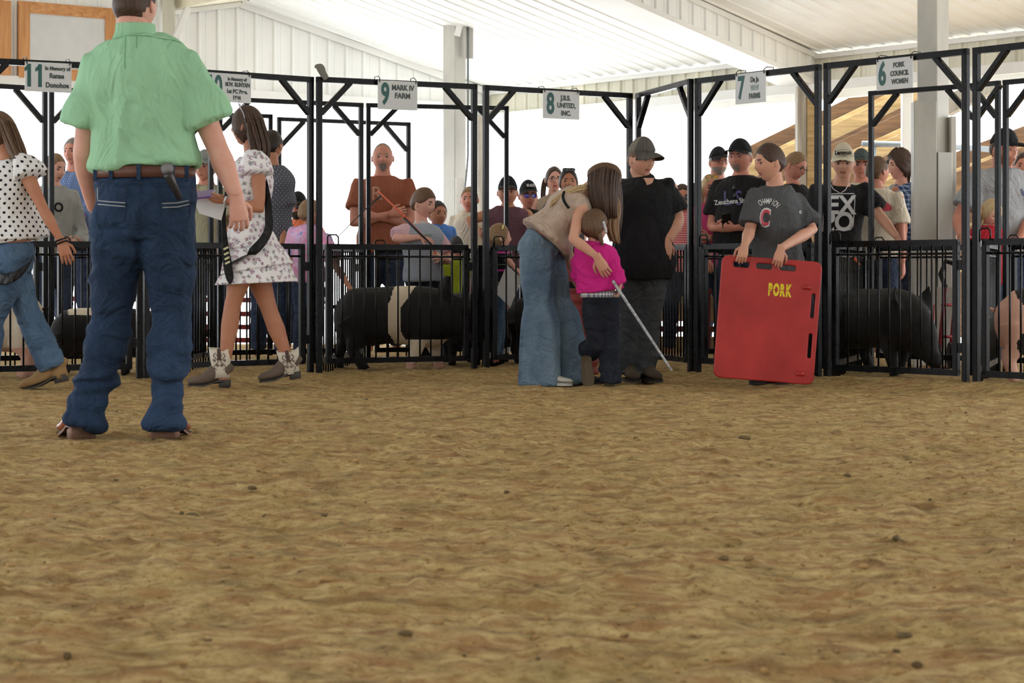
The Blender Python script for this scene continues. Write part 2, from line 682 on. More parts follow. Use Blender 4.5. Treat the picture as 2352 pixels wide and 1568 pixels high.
# gable end wall (ribbed), bottom at 2.67, top follows the roof slope up to the ridge
wall_root = struct_root('wall_back_left', C0)
pitchw = 0.2286
RIDGE_S = 3.3
s = 0.0
WN = Vector((GD.y, -GD.x, 0))     # towards camera
if WN.y > 0:
    WN = -WN
def roof_z(dist_from_corner):
    q = dist_from_corner
    if q <= RIDGE_S:
        return EAVE_TOP + 0.238 * q
    if q <= 4.15:
        return EAVE_TOP + 0.238 * RIDGE_S - 0.19 * (q - RIDGE_S)
    return 5.0
WB = 2.66
k = 0
while s < 7.7:
    w = pitchw * 4
    org = C0 - GD * (s + w)
    ribbed_sheet('wall_panel' if k == 0 else 'wall_panel', org, GD, WN,
                 lambda t, s=s, w=w: Vector((0, 0, WB + 0.03)),
                 lambda t, s=s, w=w: Vector((0, 0, roof_z(s + w - t) + 0.02)), w, pitchw, M_WHITE, wall_root)
    s += w
    k += 1
g = Geo()
g.beam(C0 + Vector((0, 0, WB - 0.02)) + WN * 0.03, C0 - GD * 8 + Vector((0, 0, WB - 0.02)) + WN * 0.03, 0.06, 0.12)
build('bottom_trim', g, [M_TRIM], wall_root, False)
g = Geo()
g.beam(C0 + Vector((0, 0, roof_z(0) - 0.03)) + WN * 0.05, C0 - GD * RIDGE_S + Vector((0, 0, roof_z(RIDGE_S) - 0.03)) + WN * 0.05, 0.04, 0.07)
build('rake_trim', g, [M_TRIM], wall_root, False)
g = Geo()
g.beam(C0 - GD * RIDGE_S + Vector((0, 0, roof_z(RIDGE_S) - 0.03)) + WN * 0.05, C0 - GD * 4.15 + Vector((0, 0, roof_z(4.14) - 0.03)) + WN * 0.05, 0.04, 0.05)
build('rake_trim', g, [M_TRIM], wall_root, False)

# eave header on the right (ribbed, cream)
hd_root = struct_root('wall_back_right', C0)
HN = Vector(EPER)
s = 0.0
while s < 13:
    w = 0.8
    org = C0 + E_DIR * s
    ribbed_sheet('header_panel', org, E_DIR, HN, lambda t: Vector((0, 0, EAVE_BOT)), lambda t: Vector((0, 0, EAVE_TOP)), w, 0.2, M_CREAM, hd_root)
    s += w
g = Geo()
g.beam(C0 + HN * 0.03 + Vector((0, 0, EAVE_BOT - 0.03)), C0 + E_DIR * 13 + HN * 0.03 + Vector((0, 0, EAVE_BOT - 0.03)), 0.05, 0.10)
build('bottom_trim', g, [M_TRIM], hd_root, False)
g = Geo()
g.beam(C0 - HN * 0.25 + Vector((0, 0, EAVE_BOT - 0.08)), C0 + E_DIR * 13 - HN * 0.25 + Vector((0, 0, EAVE_BOT - 0.08)), 0.12, 0.10)
build('gutter', g, [M_TRIM], hd_root, False)
g = Geo()
g.beam(C0 + HN * 0.03 + Vector((0, 0, EAVE_TOP - 0.03)), C0 + E_DIR * 13 + HN * 0.03 + Vector((0, 0, EAVE_TOP - 0.03)), 0.03, 0.045)
build('top_trim', g, [M_TRIM], hd_root, False)

# ribbed ceiling: ribs run up the slope, perpendicular to the eave
ceil_root = struct_root('ceiling', C0)
s = -2.5
up_in = HN * RIDGE_S + Vector((0, 0, 0.238 * RIDGE_S))
while s < 13.5:
    w = 0.8
    org = C0 + E_DIR * s + Vector((0, 0, EAVE_TOP))
    ribbed_sheet('ceiling_panel', org, E_DIR, Vector((0, 0, -1)), lambda t: HN * -0.1 + Vector((0, 0, 0.0)), lambda t: up_in, w, 0.2, M_WHITE, ceil_root, 0.012)
    s += w
# short falling slope beyond the ridge, riser and the high roof over the ring
r0 = C0 + up_in + Vector((0, 0, EAVE_TOP))
fall = HN * 0.85 + Vector((0, 0, -0.19 * 0.85))
M_PLY = simple('stained_plywood_soffit', (222, 214, 190), 0.7, var=0.12, scale=3)
g = Geo()
g.add([r0 - E_DIR * 2.5, r0 + E_DIR * 13.5, r0 + E_DIR * 13.5 + fall, r0 - E_DIR * 2.5 + fall], [(0, 1, 2, 3)])
build('soffit_panel', g, [M_PLY], ceil_root, False)
g = Geo()
r1 = r0 + fall
g.add([r1 - E_DIR * 2.5, r1 + E_DIR * 22, Vector((r1 + E_DIR * 22).to_tuple()[:2] + (5.0,)), Vector((r1 - E_DIR * 2.5).to_tuple()[:2] + (5.0,))], [(0, 1, 2, 3)])
build('riser_panel', g, [M_PLY], ceil_root, False)
a = r1 - E_DIR * 3.5; b = r1 + E_DIR * 28
hi_ = Vector((0, 0, 5.0 - r1.z))
g = Geo()
g.add([a + hi_, b + hi_, b + HN * 16 + hi_, a + HN * 16 + hi_], [(0, 1, 2, 3)])
g.add([a + hi_ + Vector((0, 0, .1)), b + hi_ + Vector((0, 0, .1)), b + HN * 16 + hi_ + Vector((0, 0, .1)), a + HN * 16 + hi_ + Vector((0, 0, .1))], [(0, 1, 2, 3)])
build('high_roof', g, [M_WHITE], ceil_root, False)
# outer skin of the low roof, so no light leaks
g = Geo()
o_ = Vector((0, 0, 0.12))
q0 = C0 + Vector((0, 0, EAVE_TOP)) - HN * 0.35
g.add([q0 - E_DIR * 3 + o_, q0 + E_DIR * 13.5 + o_, q0 + E_DIR * 13.5 + HN * 0.35 + up_in + o_, q0 - E_DIR * 3 + HN * 0.35 + up_in + o_], [(0, 1, 2, 3)])
g.add([q0 - E_DIR * 3 - Vector((0, 0, .05)), q0 + E_DIR * 13.5 - Vector((0, 0, .05)), q0 + E_DIR * 13.5 + o_, q0 - E_DIR * 3 + o_], [(0, 1, 2, 3)])
g.add([r0 - E_DIR * 3 + o_, r0 + E_DIR * 13.5 + o_, r1 + E_DIR * 13.5 + o_, r1 - E_DIR * 3 + o_], [(0, 1, 2, 3)])
build('outer_roof', g, [M_TRIM], ceil_root, False)

# unseen wall behind the camera and side headers, added to cut the front light
M_BARN = simple('barn_wall', (150, 144, 134), 0.8)
g = Geo(); g.box((1, -5.0, 1.25), 14, 0.08, 1.25)
struct('wall_front', g, [M_BARN])
g = Geo(); g.box((1, -5.0, 4.2), 14, 0.08, 0.8)
struct('trim_4', g, [M_BARN])
g = Geo(); g.box((-9.0, 6.0, 3.9), 0.08, 11.0, 1.1)
struct('wall_left', g, [M_BARN])
g = Geo(); g.box((13.0, 3.0, 3.9), 0.08, 8.0, 1.1)
struct('wall_right', g, [M_BARN])

# boxed-in roof girder
A_ = P(1872, 190, 20.0); A_ = Vector((A_.x, A_.y, 0))
gr = struct_root('trim_girder', A_)
u_in = HN + Vector((0, 0, 0.238))
Lg = 3.3
span = 0.42
ga = A_ - E_DIR * span
g = Geo()
zb = EAVE_BOT - 0.01
g.add([A_ + Vector((0, 0, zb)), A_ + u_in * Lg + Vector((0, 0, zb)), ga + u_in * Lg + Vector((0, 0, zb)), ga + Vector((0, 0, zb))], [(0, 1, 2, 3)])
g.add([ga + Vector((0, 0, zb)), ga + u_in * Lg + Vector((0, 0, zb)), ga + u_in * Lg + Vector((0, 0, EAVE_TOP + .02)), ga + Vector((0, 0, EAVE_TOP + .02))], [(0, 1, 2, 3)])
build('girder_soffit', g, [M_TRIM], gr, False)
s = 0.0
while s < Lg - 0.1:
    w = 0.8
    w = min(w, Lg - s)
    ribbed_sheet('girder_panel', A_ + HN * s, HN, E_DIR,
                 lambda t, s=s: Vector((0, 0, zb + 0.238 * (s + t))), lambda t, s=s: Vector((0, 0, EAVE_TOP + 0.01 + 0.238 * (s + t))), w, 0.16, M_WHITE, gr)
    s += 0.8
g = Geo()
g.beam(A_ + E_DIR * 0.02 + Vector((0, 0, zb + .02)), A_ + E_DIR * 0.02 + u_in * Lg + Vector((0, 0, zb + .02)), 0.03, 0.05)
build('lower_edge_trim', g, [M_TRIM], gr, False)
g = Geo()
g.beam(A_ + E_DIR * 0.02 + Vector((0, 0, EAVE_TOP - .02)), A_ + E_DIR * 0.02 + u_in * Lg + Vector((0, 0, EAVE_TOP - .02)), 0.03, 0.05)
build('upper_edge_trim', g, [M_TRIM], gr, False)

# wooden framed boards on the upper left wall
def wall_pt(px, py, off=0.05):
    # intersect pixel ray with gable wall plane
    d3 = Vector(((px - CX) / F, 1, (HY - py) / F))
    o3 = Vector((0, 0, CAMZ))
    p0 = C0 + WN * off
    t = (p0 - o3).dot(WN) / d3.dot(WN)
    return o3 + d3 * t
def framed_board(x0, y0, x1, y1, yb0, yb1, label):
    q = [wall_pt(x0, y0), wall_pt(x1, y1), wall_pt(x1, yb1), wall_pt(x0, yb0)]
    t = thing('framed_board', label, 'board', q[3])
    ux = Vector((GD.x, GD.y, 0))
    W = (Vector(q[1]) - Vector(q[0])).dot(ux)
    bl, H = Vector(q[3]), q[0].z - q[3].z
    fw = 0.115
    g = Geo(); g.obox(bl + ux * W / 2 + Vector((0, 0, H / 2)), ux, (0, 0, 1), WN, W / 2 - fw * .6, H / 2 - fw * .6, 0.008)
    build('panel', g, [M_BOARD], t, False)
    for nm, a, b, m in (('frame_stile', (fw / 2, 0), (fw / 2, H), M_PINE), ('frame_stile', (W - fw / 2, 0), (W - fw / 2, H), M_PINE),
                        ('frame_rail', (fw, fw / 2), (W - fw, fw / 2), M_PINEX), ('frame_rail', (fw, H - fw / 2), (W - fw, H - fw / 2), M_PINEX)):
        g = Geo(); g.beam(bl + ux * a[0] + Vector((0, 0, a[1])), bl + ux * b[0] + Vector((0, 0, b[1])), 0.05, fw, up=WN.cross((b[0]-a[0], 0, b[1]-a[1])) if False else ((0, 0, 1) if a[1] == b[1] else (1, 0, 0)))
        if nm == 'frame_stile':
            g = Geo(); g.obox(bl + ux * a[0] + Vector((0, 0, H / 2)), ux, WN, (0, 0, 1), fw / 2, 0.025, H / 2, 0, 0.004)
        build(nm, g, [m], t, False)
    for px_ in range(3):
        pass
    return t
framed_board(42, 2, 264, 22, 178, 196, 'tall pale display board in a golden pine frame on the upper left wall')
framed_board(-200, -16, 24, 0, 160, 173, 'pine framed board cut by the left edge of the picture')

# small bracket post and diagonal brace beside the gable
g = Geo()
p = wall_pt(388, 20, 0.25); q = wall_pt(388, 200, 0.25)
g.beam(q, p + Vector((0, 0, 0.5)), 0.12, 0.12)
o = struct('trim_2', g, [M_CREAM])
g = Geo()
g.beam(wall_pt(432, 17, 0.35), wall_pt(405, 84, 0.35), 0.05, 0.07)
o = struct('trim_3', g, [M_TRIM])

# ------------------------------------------------------------------ columns
def white_column(px, d, hw, top, label, boxes, yaw):
    c = G(px, d)
    t = thing('support_column', label, 'column', c)
    g = Geo()
    ca, sa = math.cos(yaw), math.sin(yaw)
    g.obox(c + Vector((0, 0, top / 2)), (ca, sa, 0), (-sa, ca, 0), (0, 0, 1), hw, hw, top / 2, 0, 0.006)
    build('shaft', g, [M_COLW], t, False)
    return t, c, ca, sa
YAW = math.atan2(-0.771, 0.637) + math.radians(10)
tc_, c, ca, sa = white_column(1044, 21.5, 0.087, 3.35, 'worn white square column with power outlet left of centre, behind the pens', None, math.radians(48))
g = Geo(); g.obox(c + Vector((0.06, -0.15, 0.86)), (1, 0, 0), (0, 1, 0), (0, 0, 1), 0.045, 0.03, 0.86, 0, 0.005)
build('lower_sleeve', g, [M_TRIM], tc_, False)
g = Geo(); g.obox(c + Vector((0.115, -0.19, 1.33)), (1, 0, 0), (0, 1, 0), (0, 0, 1), 0.035, 0.03, 0.065, 0, 0.006)
ob = build('outlet_box', g, [simple('grey_outlet_box', (186, 186, 180), 0.5)], tc_, False)
g = Geo()
for dz in (0.022, -0.022):
    g.tube([c + Vector((0.115, -0.221, 1.33 + dz)), c + Vector((0.115, -0.225, 1.33 + dz))], 0.012, 10)
build('socket', g, [simple('socket_face', (90, 90, 88), 0.5)], ob)
g = Geo()
g.tube([c + Vector((0.145, -0.13, 3.3)), c + Vector((0.145, -0.13, 1.95)), c + Vector((0.13, -0.16, 1.75)), c + Vector((0.115, -0.19, 1.6)), c + Vector((0.115, -0.19, 1.38))], 0.011, 8)
build('conduit', g, [M_GALV], tc_)
g = Geo(); g.obox(c + Vector((0.16, -0.08, 3.3)), (1, 0, 0), (0, 1, 0), (0, 0, 1), 0.04, 0.03, 0.33, 0, 0.004)
build('upper_bracket', g, [M_COLW], tc_, False)
g = Geo(); g.beam(c + Vector((0.03, -0.16, 3.2)), c + Vector((0.14, -0.2, 3.62)), 0.03, 0.06)
build('diagonal_brace', g, [M_TRIM], tc_, False)

tc_, c, ca, sa = white_column(2143, 15.6, 0.088, 3.2, 'large white square column at right, behind the pen with sign 6', None, math.radians(47))
M_COLD = mat_metal_white('white_column_sleeve', (212, 211, 206), 0.1)
g = Geo(); g.obox(G(2122, 15.45) + Vector((0, 0, 1.0)), (1, 0.05, 0), (-0.05, 1, 0), (0, 0, 1), 0.088, 0.05, 1.0, 0, 0.006)
build('left_sleeve', g, [M_COLW], tc_, False)
g = Geo(); g.obox(G(2165, 15.5) + Vector((0, 0, 0.81)), (1, 0, 0), (0, 1, 0), (0, 0, 1), 0.055, 0.10, 0.81, 0, 0.006)
build('right_sleeve', g, [M_COLD], tc_, False)
g = Geo(); g.obox(G(2186, 15.58) + Vector((0, 0, 0.95)), (1, 0, 0), (0, 1, 0), (0, 0, 1), 0.02, 0.07, 0.95, 0, 0.004)
build('edge_flange', g, [M_COLD], tc_, False)
g = Geo(); g.obox(G(2144, 15.45) + Vector((0, 0, 0.12)), (1, 0, 0), (0, 1, 0), (0, 0, 1), 0.17, 0.16, 0.12, 0, 0.01)
build('concrete_footing', g, [M_YARD], tc_, False)
g = Geo(); g.obox(G(2144, 15.30) + Vector((0, 0, 0.30)), (1, 0, 0), (0, 1, 0), (0, 0, 1), 0.155, 0.02, 0.30, 0, 0.01)
build('base_cover', g, [M_COLW], tc_, False)

# timber posts under the eave
for px, d, w, lab in ((1850, 20.1, 0.17, 'pale timber post under the end of the boxed girder'), (1104, 23.6, 0.07, 'narrow brown timber post just right of the centre column')):
    c = G(px, d)
    t = thing('timber_post', lab, 'post', c)
    top = 2.56
    if w > 0.1:
        g = Geo(); g.box(c + Vector((-0.045, 0, top / 2)), 0.045, 0.09, top / 2, 0, 0, 0.004)
        build('timber', g, [M_GREYW], t, False)
        g = Geo(); g.box(c + Vector((0.047, -0.01, top / 2)), 0.045, 0.09, top / 2, 0, 0, 0.004)
        build('timber', g, [M_DECKL], t, False)
    else:
        g = Geo(); g.box(c + Vector((0, 0, top / 2)), w / 2, 0.07, top / 2, 0, 0, 0.004)
        build('timber', g, [M_GREYW], t, False)
c = G(2083, 19.5)
g = Geo(); g.box(c + Vector((0, 0, 1.25)), 0.05, 0.05, 1.25, 0, 0, 0.004)
tag(build('white_post', g, [M_TRIM], None, False, c), 'slim white post between the joists and the large right column', 'post')
# ================================================================== pens
OH = 2.05
PT = 0.038    # post tube
rod_mesh = {}

def rod(h, r=0.0062):
    k = (round(h, 3), r)
    if k not in rod_mesh:
        g = Geo()
        g.tube([(0, 0, 0), (0, 0, h)], r, 8)
        me = bpy.data.meshes.new('bar')
        me.from_pydata(g.v, [], g.f)
        me.polygons.foreach_set('use_smooth', [len(f) == 4 for f in g.f])
        me.materials.append(M_STEEL)
        rod_mesh[k] = me
    return rod_mesh[k]

def pen_frame(a, b, label, top=OH, sides=(1, 1), pt=PT):
    """two posts, overhead rail and two corner braces"""
    a, b = Vector(a), Vector(b)
    dv = (b - a); L = dv.length; u = dv.normalized(); n = Vector((-u.y, u.x, 0))
    t = thing('steel_arch', label, 'arch', (a + b) / 2)
    for s, p in ((1, a), (-1, b)):
        if sides[0 if s == 1 else 1]:
            g = Geo(); g.obox(p + Vector((0, 0, top / 2 - 0.03)), u, n, (0, 0, 1), pt / 2, pt / 2, top / 2 + 0.03, 0, 0.003)
            build('post', g, [M_STEEL], t, False)
        br = 0.20
        q0 = p + u * s * 0.015 + Vector((0, 0, top - 0.05 - br)); q1 = p + u * s * (0.03 + br) + Vector((0, 0, top - 0.03))
        g = Geo(); g.beam(q0, q1, 0.036, 0.036)
        build('brace', g, [M_STEEL], t, False)
    g = Geo(); g.obox((a + b) / 2 + Vector((0, 0, top - pt / 2)), u, n, (0, 0, 1), L / 2 + pt / 2, pt / 2, pt / 2, 0, 0.002)
    build('overhead_rail', g, [M_STEEL], t, False)
    return t

def pen_gate(a, b, label, zt=0.905, zb=0.10, spacing=0.082, rod_ext=0.0, gap=0.05, handle=True, mid=True, name='pen_gate', cat='gate', group=None):
    a, b = Vector(a), Vector(b)
    dv = (b - a); u = dv.normalized(); n = Vector((-u.y, u.x, 0))
    a = a + u * gap; b = b - u * gap
    L = (b - a).length
    t = thing(name, label, cat, (a + b) / 2, group)
    ts = 0.038
    for nm, z in (('top_rail', zt - ts / 2), ('bottom_rail', zb)):
        g = Geo(); g.obox((a + b) / 2 + Vector((0, 0, z)), u, n, (0, 0, 1), L / 2, ts / 2, ts / 2, 0, 0.005)
        build(nm, g, [M_STEEL], t, False)
    for p in (a + u * ts / 2, b - u * ts / 2):
        g = Geo(); g.obox(p + Vector((0, 0, (zt + zb) / 2 - 0.01)), u, n, (0, 0, 1), ts / 2, ts / 2, (zt - zb) / 2 - 0.006, 0, 0.004)
        build('stile', g, [M_STEEL], t, False)
    if mid:
        g = Geo(); g.tube([a + Vector((0, 0, zt - 0.085)) + n * 0.0, b + Vector((0, 0, zt - 0.085))], 0.0075, 8)
        build('middle_rail', g, [M_STEEL], t)
    k = max(2, int(round((L - 2 * ts) / spacing)))
    for i in range(1, k):
        p = a + u * (ts + (L - 2 * ts) * i / k)
        share('bar', rod(zt - zb - 0.02 + rod_ext), p + Vector((0, 0, zb - rod_ext)), t)
    if handle:
        for p, s in ((a, 1),):
            g = Geo()
            hp = [p + Vector((0, 0, zt - 0.02)) - n * 0.03, p + Vector((0, 0, zt + 0.05)) - n * 0.03, p + u * 0.015 + Vector((0, 0, zt + 0.062)) - n * 0.03, p + u * 0.065 + Vector((0, 0, zt + 0.062)) - n * 0.03, p + u * 0.08 + Vector((0, 0, zt + 0.045)) - n * 0.03, p + u * 0.08 + Vector((0, 0, zt - 0.01)) - n * 0.03]
            g.tube(hp, 0.0055, 6)
            build('latch_handle', g, [M_STEEL], t)
        for z in (0.25, 0.75):
            g = Geo(); g.obox(b + u * 0.012 + Vector((0, 0, z)), u, n, (0, 0, 1), 0.014, 0.012, 0.03)
            build('hinge', g, [M_STEEL], t, False)
    return t

# front frames / gates: (pxL, dL, pxR, dR, sign word)
fr = [(-70, 12.72, 320, 13.19, '11'), (336, 13.23, 713, 13.98, '10'), (733, 13.97, 1089, 14.50, '9'), (1116, 14.58, 1446, 15.22, '8'),
      (1603, 14.08, 1879, 13.16, '7'), (1900, 13.07, 2218, 12.24, '6'), (2243, 12.19, 2560, 11.4, '5')]
fends = {}
SW = {'11': 'Ranae Donohoe', '10': 'M.W. Runyan', '9': 'Mark IV Farm', '8': 'J.B.S. United', '7': 'Da Ja View Farms', '6': 'Pork Council Women'}
for xl, dl, xr, dr, w in fr:
    a, b = G(xl, dl), G(xr, dr)
    fends[w] = (a, b)
    if w == '5':
        lf = 'black steel arch at the right edge, nearest of all the arches'
        lg = 'black barred pen gate at the right edge with a shiny top rail'
    else:
        lf = 'black steel arch that carries the %s sign' % SW[w]
        lg = 'black barred pen gate under the %s sign' % SW[w]
    pen_frame(a, b, lf)
    pen_gate(a, b, lg)
# angled entry panel between pens 8 and 7
a, b = G(1466, 15.22), G(1586, 14.12)
pen_frame(a, b, 'angled black arch between the J.B.S. and Da Ja pens')
pen_gate(a, b, 'angled black barred gate right of the teenager in black', spacing=0.06, gap=0.04)

# back frames
br_ = [(-240, 14.0, 103, 14.7, 'at the far left behind the Donohoe pen'), (118, 14.72, 484, 15.5, 'behind the man in the green shirt'), (505, 15.52, 829, 16.08, 'behind the girl in the floral dress'),
       (846, 16.1, 1163, 16.38, 'behind the belted pig'), (2001, 15.05, 2240, 14.42, 'in front of the big white column'), (2310, 14.2, 2560, 13.5, 'behind the man in the grey shirt and cap')]
for xl, dl, xr, dr, w in br_:
    a, b = G(xl, dl), G(xr, dr)
    pen_frame(a, b, 'rear black arch ' + w, pt=0.034)
    pen_gate(a, b, 'rear black barred gate ' + w, rod_ext=0.09, spacing=0.075)
a, b = G(2240, 14.42), G(2292, 14.25)
pen_frame(a, b, 'narrow rear black frame left of the man in the grey shirt', pt=0.034)
# rear gates of pens 8 and 7 (no overhead)
pen_gate(G(1180, 16.4), G(1440, 16.6), 'rear black barred gate behind the bending girl in wide jeans', rod_ext=0.09, spacing=0.075)
pen_gate(G(1600, 15.9), G(1960, 15.2), 'rear black barred gate behind the red board', rod_ext=0.05, spacing=0.075)
# third row
for xl, dl, xr, dr, w in ((420, 16.9, 621, 17.2, 'far black arch behind the crowned girl'), (641, 17.5, 938, 18.1, 'far black arch left of the man with crossed arms')):
    pen_frame(G(xl, dl), G(xr, dr), w, pt=0.034)
# dividers between pens
for (xa, da), (xb, db), w in (((-78, 12.76), (-30, 14.4), 'at the left edge'), ((328, 13.26), (494, 15.45), 'between the Donohoe and Runyan pens'), ((723, 14.04), (837, 16.05), 'between the Runyan and Mark IV pens'),
                              ((1102, 14.6), (1172, 16.36), 'between the Mark IV and J.B.S. pens'), ((1594, 14.2), (1600, 15.8), 'left of the Da Ja View pen'),
                              ((1890, 13.18), (1985, 15.1), 'between the Da Ja and Pork Council pens'), ((2231, 12.3), (2288, 14.2), 'right of the Pork Council pen'), ((1456, 15.3), (1450, 16.5), 'behind the teenager in black')):
    pen_gate(G(xa, da), G(xb, db), 'black barred side panel ' + w, rod_ext=0.10, gap=0.03, handle=False, spacing=0.085, name='side_panel', cat='panel')
# latch bolt with brass end on a left post
# ------------------------------------------------------------------ signs
M_SIGN = simple('white_plastic_sign', (196, 198, 198), 0.35, var=0.03)
M_GRN = simple('dark_green_lettering', (24, 82, 78), 0.5, var=0.1)
M_INK = simple('charcoal_lettering', (58, 68, 66), 0.5, var=0.1)
M_FADE = simple('faded_lettering', (150, 165, 165), 0.5, var=0.1)

def pen_sign(key, x0, x1, y0, y1, d0, d1, big, bigx, lines, label, bigsx=0.62):
    """x0..x1 px, y0 top, y1 bottom at the left end; hangs in front of the rail"""
    d0 -= 0.05; d1 -= 0.05
    a = P(x0, y1, d0); b = P(x1, y1, d1)
    zt = P(x0, y0, d0).z; zb = a.z
    H = zt - zb
    a.z = b.z = 0
    u = (b - a).normalized(); W = (b - a).length
    n = Vector((u.y, -u.x, 0))
    t = thing('pen_sign', label, 'sign', (a + b) / 2 + Vector((0, 0, zb)))
    c = (a + b) / 2 + Vector((0, 0, (zt + zb) / 2))
    g = Geo(); g.obox(c, u, n, (0, 0, 1), W / 2, 0.003, H / 2)
    build('panel', g, [M_SIGN], t, False)
    def put(nm, s, fx, fz, size, sx, m, bold):
        tg = text_geo(s, size * H, 0.0006, bold * H, sx)
        g = place(tg, a + u * (fx * W) + Vector((0, 0, zb + fz * H)) + n * 0.0045, u, (0, 0, 1), n)
        if nm == 'number' and '1' in s:
            # flags of the ones
            xs = sorted(set(round(v[0], 4) for v in tg.v))
            mids = (xs[0] + xs[-1]) / 2
            ht = max(v[1] for v in tg.v)
            lefts = [xs[0]] if s == '10' else [xs[0], min(x for x in xs if x > mids)]
            fl = Geo()
            for lx in lefts:
                e = 0.10 * H
                fl.prism([(lx + 0.01 * H, ht, 0.0006), (lx + 0.01 * H, ht - 0.20 * H, 0.0006), (lx - e, ht - 0.26 * H, 0.0006), (lx - e, ht - 0.14 * H, 0.0006), (lx - e * 0.3, ht - 0.08 * H, 0.0006)], (0, 0, -0.0012))
            g.merge(place(fl, a + u * (fx * W) + Vector((0, 0, zb + fz * H)) + n * 0.0045, u, (0, 0, 1), n))
        build(nm, g, [m], t, False)
    put('number', big, bigx, 0.50, 1.03, bigsx, M_GRN, 0.034)
    for (s, fx, fz, size, sx) in lines:
        put('lettering', s, fx, fz, size, sx, M_FADE if s == 'VIEW' else M_INK, 0.010)
    for fx in (0.04, 0.96):
        g = Geo(); p = a + u * (fx * W)
        g.tube([p + Vector((0, 0, zt - 0.012)) + n * 0.006, p + Vector((0, 0, zt + 0.01)) + n * 0.008, p + Vector((0, 0, zt + 0.030)) - n * 0.02, p + Vector((0, 0, zt + 0.030)) - n * 0.08, p + Vector((0, 0, zt - 0.01)) - n * 0.085, p + Vector((0, 0, zt - 0.012)) + n * 0.006], 0.003, 6)
        build('tie', g, [M_STEEL], t)
    return t

pen_sign('11', 57, 164, 141, 209, 12.86, 13.0, '11', 0.205, [('In Memory of', 0.70, 0.80, 0.17, 0.92), ('Ranae', 0.68, 0.55, 0.235, 0.88), ('Donohoe', 0.69, 0.23, 0.235, 0.88)], 'white pen sign reading 11 In Memory of Ranae Donohoe', 0.72)
pen_sign('10', 468, 576, 165, 231, 13.5, 13.72, '10', 0.22, [('In Memory of', 0.70, 0.81, 0.15, 0.92), ('M.W. RUNYAN', 0.71, 0.62, 0.205, 0.72), ('1st PC Pres.', 0.70, 0.38, 0.20, 0.86), ('1944', 0.69, 0.16, 0.19, 0.86)], 'white pen sign reading 10 In Memory of M.W. RUNYAN', 0.60)
pen_sign('9', 868, 958, 184, 250, 14.16, 14.3, '9', 0.18, [('MARK IV', 0.63, 0.76, 0.26, 0.86), ('FARM', 0.62, 0.48, 0.26, 0.92)], 'white pen sign reading 9 MARK IV FARM', 0.62)
pen_sign('8', 1247, 1330, 207, 271, 14.84, 15.0, '8', 0.20, [('J.B.S.', 0.62, 0.75, 0.24, 0.9), ('UNITED,', 0.64, 0.48, 0.24, 0.86), ('INC.', 0.63, 0.20, 0.24, 0.9)], 'white pen sign reading 8 J.B.S. UNITED, INC.', 0.62)
pen_sign('7', 1690, 1759, 171, 240, 13.78, 13.55, '7', 0.19, [('Da Ja', 0.64, 0.76, 0.23, 0.78), ('VIEW', 0.64, 0.49, 0.23, 0.72), ('FARMS', 0.64, 0.22, 0.24, 0.74)], 'white pen sign reading 7 Da Ja VIEW FARMS', 0.62)
pen_sign('6', 2014, 2097, 138, 209, 12.78, 12.55, '6', 0.16, [('PORK', 0.62, 0.77, 0.22, 0.82), ('COUNCIL', 0.64, 0.50, 0.22, 0.78), ('WOMEN', 0.65, 0.24, 0.22, 0.80)], 'white pen sign reading 6 PORK COUNCIL WOMEN', 0.62)

# scrap of grey tape on the rail beside sign 9
g = Geo()
p = P(736, 166, 13.975)
pts, rr = catmull([p + Vector((-0.035, -0.03, 0.04)), p + Vector((0.0, -0.04, 0.03)), p + Vector((0.02, -0.035, -0.01)), p + Vector((0.045, -0.03, -0.05))], [(0.012, 0.002), (0.028, 0.002), (0.024, 0.002), (0.02, 0.002)], 4)
g.loft(pts, rr, (0.8, 0.1, 0.5), 8)
tag(build('tape_scrap', g, [simple('grey_tape', (110, 108, 100), 0.6)], None, True, p), 'curled scrap of grey tape stuck to the overhead rail left of sign 9', 'tape')

# ================================================================== timber stand beyond the right pens
def stand(px0, px1):
    pass
root = thing('timber_stand', 'open wooden stand framing of sloping joists outside at the right', 'stand', G(2000, 24.0))
for i in range(8):
    # each joist: sloping up to the right, its lower edge in the other lumber tone
    y0, y1 = 372 + i * 40, 145 + i * 48
    x0, x1 = 1735 + i * 10, 2150
    dd = 24.0 - i * 0.35
    f0 = (x0 - 40 - 1640.0) / 510
    y0 = y0 + (y1 - y0) * f0
    a = P(x0 - 40, y0 + 22, dd); b = P(x1, y1 + 4, dd)
    g = Geo(); g.beam(a, b, 0.05, 0.20)
    build('joist', g, [M_DECK if i % 2 == 0 else M_DECKL], root, False)
    a = P(x0 - 40, y0 + 44, dd - .1); b = P(x1, y1 + 24, dd - .1)
    g = Geo(); g.beam(a, b, 0.09, 0.075)
    build('tread_edge', g, [M_DECKL if i % 2 == 0 else M_DECK], root, False)
for xx, dd in ((1800, 23.6), (1960, 22.6), (2110, 22.0)):
    g = Geo(); g.beam(G(xx, dd), G(xx, dd, 1.9), 0.09, 0.09)
    build('leg', g, [M_DECK], root, False)
root2 = thing('timber_stand', 'part of the wooden stand seen right of the large white column', 'stand', G(2240, 24.0))
for i in range(6):
    a = P(2120, 400 + i * 46, 24 - .3 * i); b = P(2420, 285 + i * 46, 24 - .3 * i)
    g = Geo(); g.beam(a, b, 0.05, 0.21)
    build('joist', g, [M_DECK], root2, False)
    a = P(2120, 422 + i * 46, 23.9 - .3 * i); b = P(2420, 307 + i * 46, 23.9 - .3 * i)
    g = Geo(); g.beam(a, b, 0.06, 0.05)
    build('tread_edge', g, [M_DECKL], root2, False)
for xx in (2200, 2330):
    g = Geo(); g.beam(G(xx, 22.8), G(xx, 22.8, 1.7), 0.09, 0.09)
    build('leg', g, [M_DECK], root2, False)
g = Geo()
